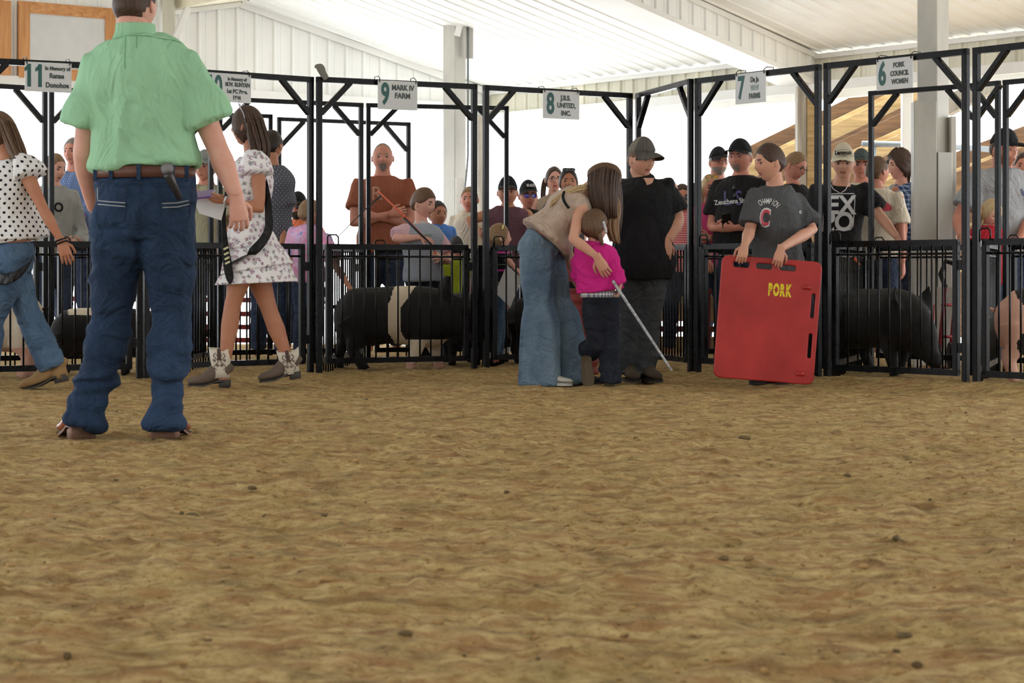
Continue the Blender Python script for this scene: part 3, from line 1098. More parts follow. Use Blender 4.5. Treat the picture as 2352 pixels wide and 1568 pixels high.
g.beam(P(2176, 245, 19.5), P(2290, 185, 19.0), 0.08, 0.18)
tag(build('timber_beam', g, [M_GREYW], None, False), 'grey weathered timber beam end beside the large white column', 'beam')
g = Geo()
g.tube([P(1980, 330, 21.5), P(2130, 333, 21.5), P(2300, 345, 21.5)], 0.032, 10)
g.tube([P(2008, 331, 21.5), P(2008, 560, 21.5)], 0.022, 8)
tag(build('pipe_rail', g, [M_GALV], None, True), 'grey pipe handrail in front of the wooden stand', 'rail')

# plank benches and red rails seen through the gates
M_REDM = simple('dark_red_steel', (120, 30, 34), 0.5)
M_REDD = simple('red_brown_steel', (90, 36, 34), 0.5)
t = thing('plank_bleacher', 'low bleacher of tan planks behind the gate left of the red board', 'bleacher', G(1600, 17.6))
for y0, h in ((628, 40), (708, 58), (800, 56)):
    g = Geo(); g.beam(P(1490, y0, 17.8), P(1900, y0 + 3, 17.8), 0.04, h * 17.8 / F)
    build('plank', g, [mat_wood('tan_bench_plank', (150, 128, 90), (188, 164, 120), 0.8, 0) if y0 == 628 else bpy.data.materials['tan_bench_plank']], t, False)
for y0 in (668, 755, 840):
    g = Geo(); g.beam(P(1490, y0, 17.7), P(1900, y0 + 2, 17.7), 0.05, 0.05)
    build('steel_rail', g, [M_REDD], t, False)
for xx in (1500, 1625, 1700, 1860):
    g = Geo(); g.beam(G(xx, 17.75), G(xx, 17.75, 0.8), 0.05, 0.05)
    build('leg', g, [M_REDD], t, False)
t = thing('red_panel_fence', 'red steel rail panel behind the girl in the floral dress', 'fence', G(560, 18.5))
for y0 in (640, 690, 722, 752, 782, 812):
    g = Geo(); g.beam(P(60, y0 - 5, 18.5), P(720, y0, 18.9), 0.03, 0.045)
    build('rail', g, [M_REDM], t, False)
for xx in (60, 240, 420, 590, 720):
    g = Geo(); g.beam(G(xx, 18.6), G(xx, 18.6, 0.85), 0.04, 0.04)
    build('post', g, [M_REDM], t, False)
# ================================================================== figures: heads, hands, bodies, clothes
def smooth01(x, a, b):
    t = np.clip((x - a) / (b - a), 0, 1)
    return t * t * (3 - 2 * t)

def head_dirs(nu=44, nv=34):
    """sphere directions in (f, l, u), denser at the face"""
    ds = [(0, 0, 1)]
    for i in range(1, nv):
        th = math.pi * i / nv
        for k in range(nu):
            a = 2 * math.pi * k / nu
            a = a - 0.42 * math.sin(a)      # crowd columns round the face (a = 0)
            ds.append((math.sin(th) * math.cos(a), math.sin(th) * math.sin(a), math.cos(th)))
    ds.append((0, 0, -1))
    fs = [(0, 1 + k, 1 + (k + 1) % nu) for k in range(nu)]
    for i in range(nv - 2):
        for k in range(nu):
            a, b = 1 + i * nu + k, 1 + i * nu + (k + 1) % nu
            fs.append((a, a + nu, b + nu, b))
    e = len(ds) - 1
    o = 1 + (nv - 2) * nu
    fs += [(e, o + (k + 1) % nu, o + k) for k in range(nu)]
    return np.array(ds, float), fs

HEAD_D, HEAD_F = head_dirs()

def head_shape(d, chub=0.0, child=0.0, face=True):
    """head surface for directions d; unit = head height (chin -0.5 .. crown 0.5)"""
    f, l, u = d[:, 0].copy(), d[:, 1].copy(), d[:, 2].copy()
    F_ = f * 0.400
    L_ = l * (0.335 + 0.03 * chub)
    U_ = u * 0.5
    low = np.clip(-u, 0, 1)
    L_ = L_ * (1 - (0.30 - 0.16 * chub) * low ** 2.0)
    L_ = L_ * (1 + 0.04 * np.exp(-((u + 0.15) / 0.3) ** 2))
    # flat forehead / cheeks, skull bulging at the back
    F_ = np.where(f > 0, F_ * (0.90 + 0.10 * (1 - np.abs(u)) ) , F_ * (1.10 - 0.0 * u))
    F_ = np.where((f < 0), F_ * (1 - 0.75 * smooth01(-u, 0.15, 0.9)), F_)
    F_ = np.where((f > 0), F_ * (1 + 0.10 * smooth01(-u, 0.45, 0.95)), F_)
    F_ = F_ - 0.01
    U_ = np.where((u < -0.5) & (f < 0.1), U_ * (1 - 0.22 * smooth01(-u, 0.5, 1.0) * smooth01(-f, -0.1, 0.4)), U_)
    if face:
        fr = (f > 0).astype(float)
        al = np.abs(L_)
        def gz(x, c, w):
            return np.exp(-((x - c) / w) ** 2)
        nosew = 0.036 + 0.028 * smooth01(-U_, -0.02, 0.13)
        prof = smooth01(-U_, -0.08, 0.10) * (1 - smooth01(-U_, 0.105, 0.165))
        F_ += fr * (0.076 - 0.015 * child) * np.exp(-(L_ / nosew) ** 2) * prof
        F_ += fr * 0.03 * gz(al, 0.048, 0.02) * gz(U_, -0.115, 0.022)      # nostril wings
        F_ -= fr * 0.052 * gz(al, 0.135, 0.065) * gz(U_, 0.015, 0.050)     # eye sockets
        F_ += fr * 0.016 * gz(al, 0.12, 0.10) * gz(U_, 0.095, 0.030) * (1 - 0.6 * child)   # brow ridge
        F_ += fr * 0.014 * gz(al, 0.17, 0.07) * gz(U_, -0.11, 0.07)        # cheekbone
        F_ += fr * 0.026 * gz(L_, 0.0, 0.085) * gz(U_, -0.235, 0.020)      # upper lip
        F_ += fr * 0.028 * gz(L_, 0.0, 0.075) * gz(U_, -0.288, 0.020)      # lower lip
        F_ -= fr * 0.012 * gz(L_, 0.0, 0.09) * gz(U_, -0.262, 0.010)
        F_ -= fr * 0.014 * gz(L_, 0.0, 0.10) * gz(U_, -0.345, 0.025)
        F_ += fr * 0.030 * gz(L_, 0.0, 0.09) * gz(U_, -0.43, 0.05)         # chin
    return np.stack([F_, L_, U_], 1)

class Frame:
    """head frame: centre, axes f (forward), l (left), u (up), size = head height"""
    def __init__(s, c, f, u, size):
        s.c = Vector(c)
        s.f = Vector(f).normalized()
        s.l = Vector(u).cross(s.f).normalized()
        s.u = s.f.cross(s.l).normalized()
        s.s = size
    def w(s, f, l, u):
        return s.c + (s.f * f + s.l * l + s.u * u) * s.s
    def arr(s, a):
        M = np.array([list(s.f), list(s.l), list(s.u)])
        return np.array(s.c) + (a * s.s) @ M

def head_geo(fr, chub=0.0, child=0.0):
    """skin head with ears; material slots 0 skin, 1 lips, 2 brows"""
    p = head_shape(HEAD_D, chub, child)
    W = fr.arr(p)
    g = Geo()
    ms = []
    for f in HEAD_F:
        q = p[list(f)].mean(0)
        m = 0
        if q[0] > 0.2:
            if -0.290 < q[2] < -0.238 and abs(q[1]) < 0.108 - 1.2 * abs(q[2] + 0.262):
                m = 1
            if 0.088 < q[2] - 0.12 * min(0, 0.1 - abs(q[1])) < 0.122 and 0.055 < abs(q[1]) < 0.215:
                m = 2
        ms.append(m)
    g.v = [tuple(x) for x in W]
    g.f = list(HEAD_F)
    g.m = ms
    for sgn in (1, -1):
        k = -0.9 + 0.0
        ax = (fr.f * 0.85 + fr.l * sgn * 0.5).normalized()
        e = fr.w(-0.03, sgn * (0.350 + 0.032 * chub), -0.035)
        up = (fr.u - fr.f * 0.15).normalized()
        nrm = ax.cross(up).normalized()
        g.ball(e, (0.064 * fr.s, 0.034 * fr.s, 0.108 * fr.s), 12, 8, (((fr.f * 0.9 - fr.l * sgn * 0.45).normalized()), (fr.l * sgn * 0.9 + fr.f * 0.45).normalized(), up))
        g.ball(e + fr.l * sgn * 0.012 * fr.s - fr.u * 0.07 * fr.s + fr.f * 0.02 * fr.s, (0.03 * fr.s, 0.014 * fr.s, 0.03 * fr.s), 8, 6, (fr.f, fr.l, fr.u))
    return g

def eyes_geo(fr, sgn, closed=False):
    g = Geo()
    c = fr.w(0.288, sgn * 0.132, 0.012)
    r = 0.050 * fr.s
    g.ball(c, (r, r * 1.15, r * (0.62 if not closed else 0.4)), 14, 10, (fr.f, fr.l, fr.u))
    o = len(g.f)
    ms = []
    vs = [Vector(v) for v in g.v]
    for f in g.f:
        q = sum((vs[i] for i in f), Vector()) / len(f) - c
        ms.append(1 if q.dot(fr.f) > 0.5 * r and abs(q.dot(fr.l)) < 0.58 * r else 0)
    g.m = ms
    # lids
    return g

def lid_geo(fr, sgn):
    g = Geo()
    pts = []
    for i in range(7):
        a = -1 + 2 * i / 6
        pts.append(fr.w(0.338 - 0.035 * a * a - 0.02 * (a * sgn > 0) * abs(a), sgn * 0.132 + a * 0.068, 0.030 + 0.018 * (1 - a * a)))
    g.loft(pts, [(0.006 * fr.s + 0.005 * fr.s * (1 - (-1 + 2 * i / 6) ** 2), 0.010 * fr.s) for i in range(7)], tuple(fr.u), 6)
    return g

def hair_geo(fr, line, thick=0.05, chub=0.0, rough=0.012, back=-0.42, freq=14, seed=0, flat=0.0, top=0.0, streak=False):
    """hair cap: shell over the head template above a hairline. line = list of (azimuth 0 front..1 back, height)"""
    d = HEAD_D
    p = head_shape(d, chub, 0, face=False)
    az = np.abs(np.arctan2(d[:, 1], d[:, 0])) / math.pi
    xs = [a for a, b in line]; ys = [b for a, b in line]
    h = np.interp(az, xs, ys)
    m = smooth01(p[:, 2] - h, -0.02, 0.035)
    if streak:
        nn = vnoise(np.stack([az * freq * 2.6 + seed, d[:, 2] * 1.5, d[:, 1] * 3], 1))
    else:
        nn = vnoise(np.stack([d[:, 0] * freq * 0.6 + seed, d[:, 1] * freq * 0.6, d[:, 2] * freq * 0.25], 1))
    sc = 0.90 + m * (0.10 + thick * (1.0 + 0.0) / 0.42 + rough * 2.2 * nn)
    q = p * sc[:, None]
    q[:, 2] += m * top * np.clip(d[:, 2], 0, 1)
    W = fr.arr(q)
    g = Geo()
    keep = [f for f in HEAD_F if m[list(f)].max() > 0.01]
    g.v = [tuple(x) for x in W]
    g.f = keep
    g.m = [0] * len(keep)
    return compact(g)

def compact(g):
    used = sorted({i for f in g.f for i in f})
    mp = {o: n for n, o in enumerate(used)}
    h = Geo()
    h.v = [g.v[i] for i in used]
    h.f = [tuple(mp[i] for i in f) for f in g.f]
    h.m = list(g.m)
    return h

SHORT = [(0, 0.30), (0.18, 0.27), (0.30, 0.10), (0.42, 0.0), (0.5, 0.03), (0.58, -0.08), (0.7, -0.27), (1.0, -0.33)]
LONGH = [(0, 0.33), (0.15, 0.27), (0.28, 0.06), (0.36, -0.18), (0.5, -0.3), (1.0, -0.42)]
PULLED = [(0, 0.31), (0.2, 0.25), (0.32, 0.10), (0.42, 0.04), (0.52, -0.02), (0.62, -0.15), (1.0, -0.30)]

def beard_geo(fr, chub=0.0, thick=0.03, goatee=False):
    d = HEAD_D
    p = head_shape(d, chub, 0)
    fz = p[:, 0] > (-0.02 if not goatee else 0.22)
    al = np.abs(p[:, 1])
    lowline = -0.17 if goatee else -0.16 + 0.0 * al
    m = smooth01(-(p[:, 2] - lowline), 0.0, 0.04) * fz
    if goatee:
        m = m * (1 - smooth01(al, 0.11, 0.15))
    lips = np.exp(-(p[:, 1] / 0.085) ** 4) * np.exp(-((p[:, 2] + 0.262) / 0.030) ** 4)
    m = m * (1 - 0.95 * lips)
    m = m * (1 - np.exp(-(p[:, 1] / 0.07) ** 2) * np.exp(-((p[:, 2] + 0.14) / 0.035) ** 2))
    nn = vnoise(d * 16)
    q = p * (0.94 + m * (0.06 + thick * 2.3 + 0.02 * nn))[:, None]
    g = Geo()
    g.v = [tuple(x) for x in fr.arr(q)]
    g.f = [f for f in HEAD_F if m[list(f)].max() > 0.02]
    g.m = [0] * len(g.f)
    return compact(g)

def cap_geo(fr, chub=0.0, tall=0.09, brimlen=0.40, droop=0.10, two_tone=False, brimdir=0.0, low=0.22, tilt=0.0):
    """baseball cap: crown geo and brim geo"""
    d = HEAD_D
    p = head_shape(d, chub, 0, face=False)
    az = np.abs(np.arctan2(d[:, 1], d[:, 0])) / math.pi
    line = np.interp(az, [0, 0.5, 1], [low + 0.02, low - 0.05, low - 0.14])
    m = smooth01(p[:, 2] - line, -0.02, 0.0)
    q = p * (0.96 + m * 0.135)[:, None]
    q[:, 2] += m * tall * np.clip((p[:, 2] - 0.1) / 0.4, 0, 1) ** 0.7
    q[:, 0] += m * 0.02 * (d[:, 0] > 0)
    g = Geo()
    g.v = [tuple(x) for x in fr.arr(q)]
    g.f = [f for f in HEAD_F if m[list(f)].max() > 0.5 ]
    ms = []
    for f in g.f:
        c = q[list(f)].mean(0)
        ms.append(1 if (two_tone and c[0] < 0.02) else 0)
    g.m = ms
    crown = compact(g)
    b = Geo()
    n, k = 15, 6
    top, bot = [], []
    for j in range(k + 1):
        for i in range(n + 1):
            a = -1 + 2 * i / n
            ang = a * 1.22
            r0x, r0y = 0.40 * 1.05, 0.345 * 1.1
            x0, y0 = r0x * math.cos(ang) + 0.0, r0y * math.sin(ang)
            ext = brimlen * (1 - abs(a) ** 3.2)
            t = j / k
            x = x0 + ext * t
            y = y0 * (1 - 0.0 * t)
            z = low + 0.03 - droop * (y / 0.38) ** 2 * (0.5 + t) + 0.01 * t - 0.06 * t * t * droop / 0.1
            top.append((x, y, z)); bot.append((x, y, z - 0.014))
    ca, sa = math.cos(brimdir), math.sin(brimdir)
    def R(v):
        x, y, z = v
        return fr.w(x * ca - y * sa, x * sa + y * ca, z)
    N = len(top)
    vs = [R(v) for v in top] + [R(v) for v in bot]
    fs = []
    w = n + 1
    for j in range(k):
        for i in range(n):
            a0 = j * w + i
            fs.append((a0, a0 + 1, a0 + w + 1, a0 + w))
            fs.append((N + a0, N + a0 + w, N + a0 + w + 1, N + a0 + 1))
    for i in range(n):
        fs.append((k * w + i, k * w + i + 1, N + k * w + i + 1, N + k * w + i))
    b.add(vs, fs)
    return crown, b

def glasses_geo(fr, dark=False, up=0.0, fwd=0.0, size=1.0):
    """rims (mat 0) and lenses (mat 1)"""
    g = Geo()
    for sgn in (1, -1):
        pts = []
        for i in range(16):
            a = 2 * math.pi * i / 16
            ca, sa = math.cos(a), math.sin(a)
            x = 0.105 * size * math.copysign(abs(ca) ** 0.7, ca)
            z = 0.072 * size * math.copysign(abs(sa) ** 0.7, sa)
            pts.append(fr.w(0.395 + fwd - 0.25 * (abs(sgn * 0.135 + x) ** 2) * 2, sgn * 0.135 + x, 0.005 + up + z))
        g.loft(pts, [(0.009 * fr.s, 0.009 * fr.s)] * 16, None, 5, 0, False, None, True)
        c = sum(pts, Vector()) / 16
        if dark:
            g.add([c + fr.f * 0.012 * fr.s] + pts, [(0, i + 1, (i + 1) % 16 + 1) for i in range(16)], 1)
        g.tube([fr.w(0.36 + fwd, sgn * 0.235, 0.03 + up), fr.w(0.15 + fwd * .5, sgn * 0.345, 0.03 + up), fr.w(-0.02, sgn * 0.36, 0.02 + up)], 0.008 * fr.s, 5)
    g.tube([fr.w(0.40 + fwd, 0.035, 0.02 + up), fr.w(0.41 + fwd, 0, 0.03 + up), fr.w(0.40 + fwd, -0.035, 0.02 + up)], 0.009 * fr.s, 5)
    return g

def hand_geo(g, wrist, d, palm, size=0.18, thumb=1, curl=0.5, spread=0.10, mat=0, wr=0.028, splay=0.0):
    """hand added into g. d = towards the fingertips, palm = direction the palm faces, thumb = +1/-1 side of (palm x d)"""
    w = Vector(wrist); d = Vector(d).normalized()
    n = Vector(palm); n = (n - d * n.dot(d)).normalized()
    s = n.cross(d).normalized() * thumb      # towards the thumb side
    L = size
    # palm, one loft with a rounded section
    pts = [w - d * 0.02, w + d * 0.10 * L, w + d * 0.30 * L, w + d * 0.50 * L, w + d * 0.545 * L]
    rad = [(wr, wr * 0.8), (0.17 * L, 0.105 * L), (0.215 * L, 0.10 * L), (0.205 * L, 0.075 * L), (0.17 * L, 0.05 * L)]
    pts, rad = catmull(pts, rad, 2)
    g.loft(pts, rad, tuple(s), 12, mat)
    # four fingers, knuckle bends towards the palm
    lens = [0.40, 0.45, 0.42, 0.33]
    for i in range(4):
        off = (0.155 - 0.103 * i) * L
        b = w + d * (0.50 - 0.012 * abs(i - 1)) * L + s * off
        fd = (d + s * (1.2 - i * 0.8) * spread).normalized()
        ang = 0.15 + curl * 0.55
        p = b - fd * 0.04 * L
        pts = [p, b]
        cur = fd
        seg = [0.45, 0.31, 0.24]
        a = ang
        for k in range(3):
            cur = (fd * math.cos(a) + n * math.sin(a))
            b = b + cur * seg[k] * lens[i] * L
            pts.append(b)
            a += curl * (1.15 if k == 0 else 0.9) * (1 + splay * (i - 1.5) * 0.15)
        r = 0.050 * L
        g.loft(pts, [(r, r), (r * 1.05, r * 1.05), (r * 0.98, r * 0.95), (r * 0.9, r * 0.88), (r * 0.62, r * 0.6)], tuple(s), 7, mat)
    # thumb leaves the side of the palm near its base
    tb = w + d * 0.14 * L + s * 0.13 * L + n * 0.03 * L
    td = (d * 0.62 + s * 0.75 + n * 0.25).normalized()
    t1 = tb + td * 0.22 * L
    td2 = (d * 0.9 + s * (0.35 - 0.4 * curl) + n * (0.2 + 0.5 * curl)).normalized()
    t2 = t1 + td2 * 0.18 * L
    td3 = (td2 - s * 0.25 * curl).normalized()
    t3 = t2 + td3 * 0.14 * L
    g.loft([tb - td * 0.05 * L, tb, t1, t2, t3], [(0.05 * L, 0.05 * L), (0.075 * L, 0.07 * L), (0.06 * L, 0.055 * L), (0.052 * L, 0.048 * L), (0.03 * L, 0.028 * L)], tuple(n), 8, mat)
    return g

def shoe_geo(g, heel, toe_dir, L=0.28, w=0.05, h=0.09, sole=0.022, mat=0, smat=1, up=(0, 0, 1), heel_h=0.0, pointy=0.0):
    """shoe resting on its sole; heel = ground point under the heel back"""
    d = Vector(toe_dir).normalized(); up = Vector(up)
    up = (up - d * up.dot(d)).normalized()
    s = d.cross(up)
    heel = Vector(heel)
    st = [(0.02, 0.60, 0.75), (0.10, 0.85, 1.0), (0.28, 0.86, 1.02), (0.42, 0.86, 0.86), (0.60, 0.98, 0.66), (0.78, 1.0 - 0.1 * pointy, 0.50), (0.92, 0.76 - 0.25 * pointy, 0.40), (0.99, 0.40 - 0.2 * pointy, 0.22)]
    pts, rad = [], []
    for t, ww, hh in st:
        hz = h * hh / 2
        pts.append(heel + d * (t * L) + up * (sole * 0.8 + heel_h * (1 - smoothf(t, 0.25, 0.6)) + hz))
        rad.append((w * ww, hz))
    pts, rad = catmull(pts, rad, 2)
    g.loft(pts, rad, tuple(s), 14, mat)
    # sole
    out = []
    for t, ww, hh in st:
        out.append((t, ww))
    n = len(st)
    bot, top = [], []
    for sg in (1, -1):
        seq = out if sg == 1 else out[::-1]
        for t, ww in seq:
            top.append(heel + d * (t * L) + s * (sg * w * ww * 1.06) + up * (sole + heel_h * (1 - smoothf(t, 0.25, 0.6))))
    z0 = [p for p in top]
    N = len(top)
    bt = []
    for i, p in enumerate(top):
        t = (out + out[::-1])[i][0]
        lift = 0.0 if heel_h == 0 else 0.0
        bt.append(p - up * (sole if heel_h == 0 else min(sole, 0.012)))
    fs = [(i, (i + 1) % N, N + (i + 1) % N, N + i) for i in range(N)] + [tuple(range(N)), tuple(range(2 * N - 1, N - 1, -1))]
    g.add(top + bt, fs, smat)
    if heel_h > 0:
        q = heel + d * (0.14 * L) + up * ((heel_h + sole) / 2)
        g.obox(q, d, s, up, 0.125 * L, w * 0.86, (heel_h + sole) / 2, smat, 0.006)
    return g

def smoothf(x, a, b):
    t = max(0.0, min(1.0, (x - a) / (b - a)))
    return t * t * (3 - 2 * t)

# ------------------------------------------------------------------ wrinkles
def wrinkle(co, nm, amp=0.006, freq=9.0, aniso=(1, 1, 1), seed=0.0, weight=None, fine=0.35):
    a = np.array(aniso)
    p = co * freq * a + seed
    # warped noise ridges read as folds
    w = np.stack([vnoise(p * 0.7 + 11), vnoise(p * 0.7 + 23), vnoise(p * 0.7 + 37)], 1)
    n1 = vnoise(p + w * 1.3)
    n1 = 1 - 2 * np.abs(n1)
    n2 = vnoise(p * 2.3 + w * 2 + 5)
    dd = amp * (n1 * 0.8 + fine * n2)
    if weight is not None:
        dd = dd * weight
    return co + nm * dd[:, None]

def finish(g, co):
    g.v = [tuple(p) for p in co]
    return g

# ------------------------------------------------------------------ person skeleton
class Person:
    """joints in world space. yaw: 0 faces the camera, 90 faces picture right, 180 faces away, -90 faces left"""
    def __init__(s, name_label, px, d, top_y=None, H=None, yaw=0, build=1.0, head=0.235, headyaw=None, headpitch=0.0, headroll=0.0, lean=0.0, side=0.0,
                 joints=None, chub=0.0, child=0.0, cat='person', base=None, female=False, neck=0.0, group=None, tz=0.0, shoulder=1.0):
        s.label = name_label
        s.chub, s.child, s.build, s.female = chub, child, build, female
        if H is None:
            H = P(px, top_y, d).z
        s.H = H
        s.d = d
        y = math.radians(yaw)
        s.fw = Vector((math.sin(y), -math.cos(y), 0))
        s.lf = Vector((math.cos(y), math.sin(y), 0))
        s.up = Vector((0, 0, 1))
        s.hd = head
        s.base = Vector(base) if base is not None else G(px, d)
        b = s.base
        B = Vector((b.x, b.y, 0))
        h = H
        s.sw = 0.108 * h * (0.92 if female else 1.0) * (1 + 0.35 * (build - 1)) * shoulder
        hw = 0.052 * h * (1.08 if female else 1.0)
        J = {}
        J['pelvis'] = B + s.up * (0.53 * h)
        for sg, k in ((1, 'L'), (-1, 'R')):
            J['hip' + k] = B + s.lf * (sg * hw) + s.up * (0.51 * h)
            J['knee' + k] = B + s.lf * (sg * hw * 1.15) + s.up * (0.275 * h) + s.fw * 0.01
            J['ank' + k] = B + s.lf * (sg * hw * 1.25) + s.up * (0.045 * h) - s.fw * 0.01
        # torso axis leaning forward/sideways
        ax = (s.up + s.fw * math.tan(math.radians(lean)) + s.lf * math.tan(math.radians(side))).normalized()
        s.ax = ax
        s.tl = s.lf - ax * s.lf.dot(ax); s.tl.normalize()
        torso = h - 0.53 * h - head - 0.045 * h
        torso = (0.845 + neck) * h - 0.53 * h
        J['neck'] = J['pelvis'] + ax * torso
        for sg, k in ((1, 'L'), (-1, 'R')):
            J['sh' + k] = J['neck'] + s.tl * (sg * s.sw) - ax * (0.046 * h)
            J['el' + k] = J['sh' + k] - s.up * (0.175 * h) + s.lf * (sg * 0.015 * h)
            J['wr' + k] = J['el' + k] - s.up * (0.145 * h) + s.fw * (0.03 * h)
        hy = math.radians(yaw if headyaw is None else headyaw)
        hf = Vector((math.sin(hy), -math.cos(hy), 0))
        hl = Vector((math.cos(hy), math.sin(hy), 0))
        pt = math.radians(headpitch)
        f = hf * math.cos(pt) - s.up * math.sin(pt)
        u = s.up * math.cos(pt) + hf * math.sin(pt)
        rl = math.radians(headroll)
        u = u * math.cos(rl) + hl * math.sin(rl)
        hc = J['neck'] + (ax * 0.5 + s.up * 0.5).normalized() * (h - torso - 0.53 * h - head * 0.5) + hf * 0.02
        J['head'] = hc
        s.J = J
        if joints:
            for k, v in joints.items():
                J[k] = Vector(v)
        if top_y is not None and (joints is None or 'head' not in joints) and lean == 0 and side == 0:
            J['head'].z = P(px, top_y, d).z - head * 0.5
        s.fr = Frame(J['head'], f, u, head)
        s.root = thing('person', name_label, cat, (s.base.x, s.base.y, tz), group)
        s.hands = {}

    def local(s, f, l, u, origin=None):
        o = s.base if origin is None else origin
        return Vector((o.x, o.y, 0 if origin is None else o.z)) + s.fw * f + s.lf * l + s.up * u

    def torso_rings(s, inf=0.0, belly=0.0, low=-0.10, bust=0.0):
        """centres, radii, laterals from crotch to neck"""
        h, b = s.H, s.build
        J = s.J
        pel, nk = J['pelvis'], J['neck']
        hipl = (J['hipL'] - J['hipR']).normalized()
        shl = (J['shL'] - J['shR']).normalized()
        T = (nk - pel)
        fem = s.female
        prof = [(-0.20, 0.074, 0.055), (-0.08, 0.092 + (0.006 if fem else 0), 0.066), (0.10, 0.094 + (0.004 if fem else 0), 0.068), (0.32, 0.083 - (0.008 if fem else 0), 0.060), (0.55, 0.088 - (0.004 if fem else 0), 0.065), (0.78, 0.098, 0.070), (0.915, 0.080, 0.054), (1.0, 0.043, 0.040)]
        pts, rad, lat = [], [], []
        bulge = s.J.get('bulge')
        for t, rw, rd in prof:
            c = pel + T * t
            bl = belly * math.exp(-((t - 0.22) / 0.28) ** 2)
            bs = bust * math.exp(-((t - 0.68) / 0.13) ** 2)
            fwd = (shl * 0 + Vector((0, 0, 0)))
            l = hipl.lerp(shl, max(0, min(1, t)))
            f = T.normalized().cross(l) * -1
            if f.dot(s.fw) < 0:
                f = -f
            c = c + f * ((bl * 0.5 + bs * 0.5) * h)
            if bulge is not None:
                c = c + Vector(bulge) * math.sin(math.pi * max(0, min(1, t)))
            pts.append(c)
            rad.append(((rw * b + bl * 0.25) * h + inf, (rd * b + bl * 0.5 + bs * 0.5) * h + inf))
            lat.append(tuple(l))
        return pts, rad, lat

    def arm_pts(s, k):
        return s.J['sh' + k], s.J['el' + k], s.J['wr' + k]

    def body(s, mats, voxel=0.014, legs=True, arm_r=1.0, hand=True, legr=1.0, shoes=True):
        h, b, J = s.H, s.build, s.J
        g = Geo()
        pts, rad, lat = s.torso_rings(-0.008)
        pts[0] = pts[0] + (pts[1] - pts[0]) * 0.6; rad[0] = (rad[0][0] * 0.8, rad[0][1] * 0.7)
        p2, r2 = catmull(pts, [tuple(r) + tuple(l) for r, l in zip(rad, lat)], 3)
        g.loft(p2, [r[:2] for r in r2], [r[2:] for r in r2], 18)
        # neck
        nk, hd = J['neck'], s.fr
        nr = 0.033 * h * (0.9 if s.female else 1.0) * (1 + 0.5 * (b - 1)) * (0.85 if s.child else 1)
        g.loft([nk - s.ax * 0.03 * h, nk + s.ax * 0.01 * h, hd.w(-0.10, 0, -0.30), hd.w(-0.06, 0, -0.1)], [(nr * 1.7, nr * 1.25), (nr * 1.1, nr * 1.0), (nr, nr), (nr * 0.9, nr * 0.9)], tuple(s.tl), 14)
        for k in 'LR':
            sh, el, wr = s.arm_pts(k)
            r0 = 0.031 * h * (0.6 + 0.4 * b) * arm_r * (0.85 if s.female else 1)
            A, R = [sh + (sh - el).normalized() * 0.004 * h, sh, sh.lerp(el, 0.35), sh.lerp(el, 0.75), el, el.lerp(wr, 0.3), el.lerp(wr, 0.75), wr, wr + (wr - el).normalized() * 0.006], \
                [(r0 * 1.05,) * 2, (r0 * 1.1,) * 2, (r0 * 1.0,) * 2, (r0 * 0.82,) * 2, (r0 * 0.76,) * 2, (r0 * 0.84,) * 2, (r0 * 0.62,) * 2, (r0 * 0.52, r0 * 0.52), (r0 * 0.5,) * 2]
            g.loft(A, R, None, 12)
            g.ball(sh, (r0 * 1.05, r0 * 1.05, r0 * 1.05), 12, 8)
        if legs:
            for k in 'LR':
                hp, kn, an = J['hip' + k], J['knee' + k], J['ank' + k]
                r0 = 0.050 * h * (0.5 + 0.5 * b) * legr
                g.loft([hp + (hp - kn).normalized() * 0.03 * h, hp, hp.lerp(kn, 0.4), hp.lerp(kn, 0.85), kn, kn.lerp(an, 0.28), kn.lerp(an, 0.7), an, an - s.up * 0.02 * h],
                       [(r0 * 0.8,) * 2, (r0 * 1.0,) * 2, (r0 * 0.95,) * 2, (r0 * 0.68,) * 2, (r0 * 0.66,) * 2, (r0 * 0.70,) * 2, (r0 * 0.48,) * 2, (r0 * 0.40,) * 2, (r0 * 0.40,) * 2], None, 12)
        gg, co, nm = remesh(g, voxel, 5)
        finish(gg, co)
        gg.merge(head_geo(s.fr, s.chub, s.child))
        if hand:
            for k in 'LR':
                sh, el, wr = s.arm_pts(k)
                hd_ = s.hands.get(k, {})
                if hd_ is None:
                    continue
                dd = hd_.get('dir', (wr - el).normalized())
                pal = hd_.get('palm', -s.lf * (1 if k == 'L' else -1))
                # thumb side: +1 means palm x dir
                th = hd_.get('thumb')
                if th is None:
                    n = Vector(pal).cross(Vector(dd))
                    th = 1 if n.dot(s.fw) > 0 else -1
                hand_geo(gg, wr, dd, pal, hd_.get('size', 0.104 * h), th, hd_.get('curl', 0.5), hd_.get('spread', 0.08), 0, 0.0155 * h)
        s.body_o = build('body', gg, mats, s.root)
        # eyes
        for sg in (1, -1):
            e = build('eye', eyes_geo(s.fr, sg), [M_EYEW, M_IRIS], s.root)
        lg = Geo()
        for sg in (1, -1):
            lg.merge(lid_geo(s.fr, sg))
        build('eyelashes', lg, [mats[2]], s.root)
        return s.body_o

    def shirt(s, mat, name='shirt', hem=-0.12, sleeve=0.5, inf=0.019, flare=1.35, voxel=0.011, amp=0.014, freq=6, belly=0.0, bust=0.0, hemflare=0.0, collar=0.0, seed=0.0, smooth=6, neckin=0.0, mats=None, matfn=None, loose=0.0, aniso=(1, 1, 0.6)):
        """torso and sleeves as one garment. sleeve 0 none, 0.5 short, 1 long"""
        h, J = s.H, s.J
        g = Geo()
        pts, rad, lat = s.torso_rings(inf, belly, bust=bust)
        T = J['neck'] - J['pelvis']
        ts = [-0.20, -0.08, 0.10, 0.32, 0.55, 0.78, 0.92, 0.99]
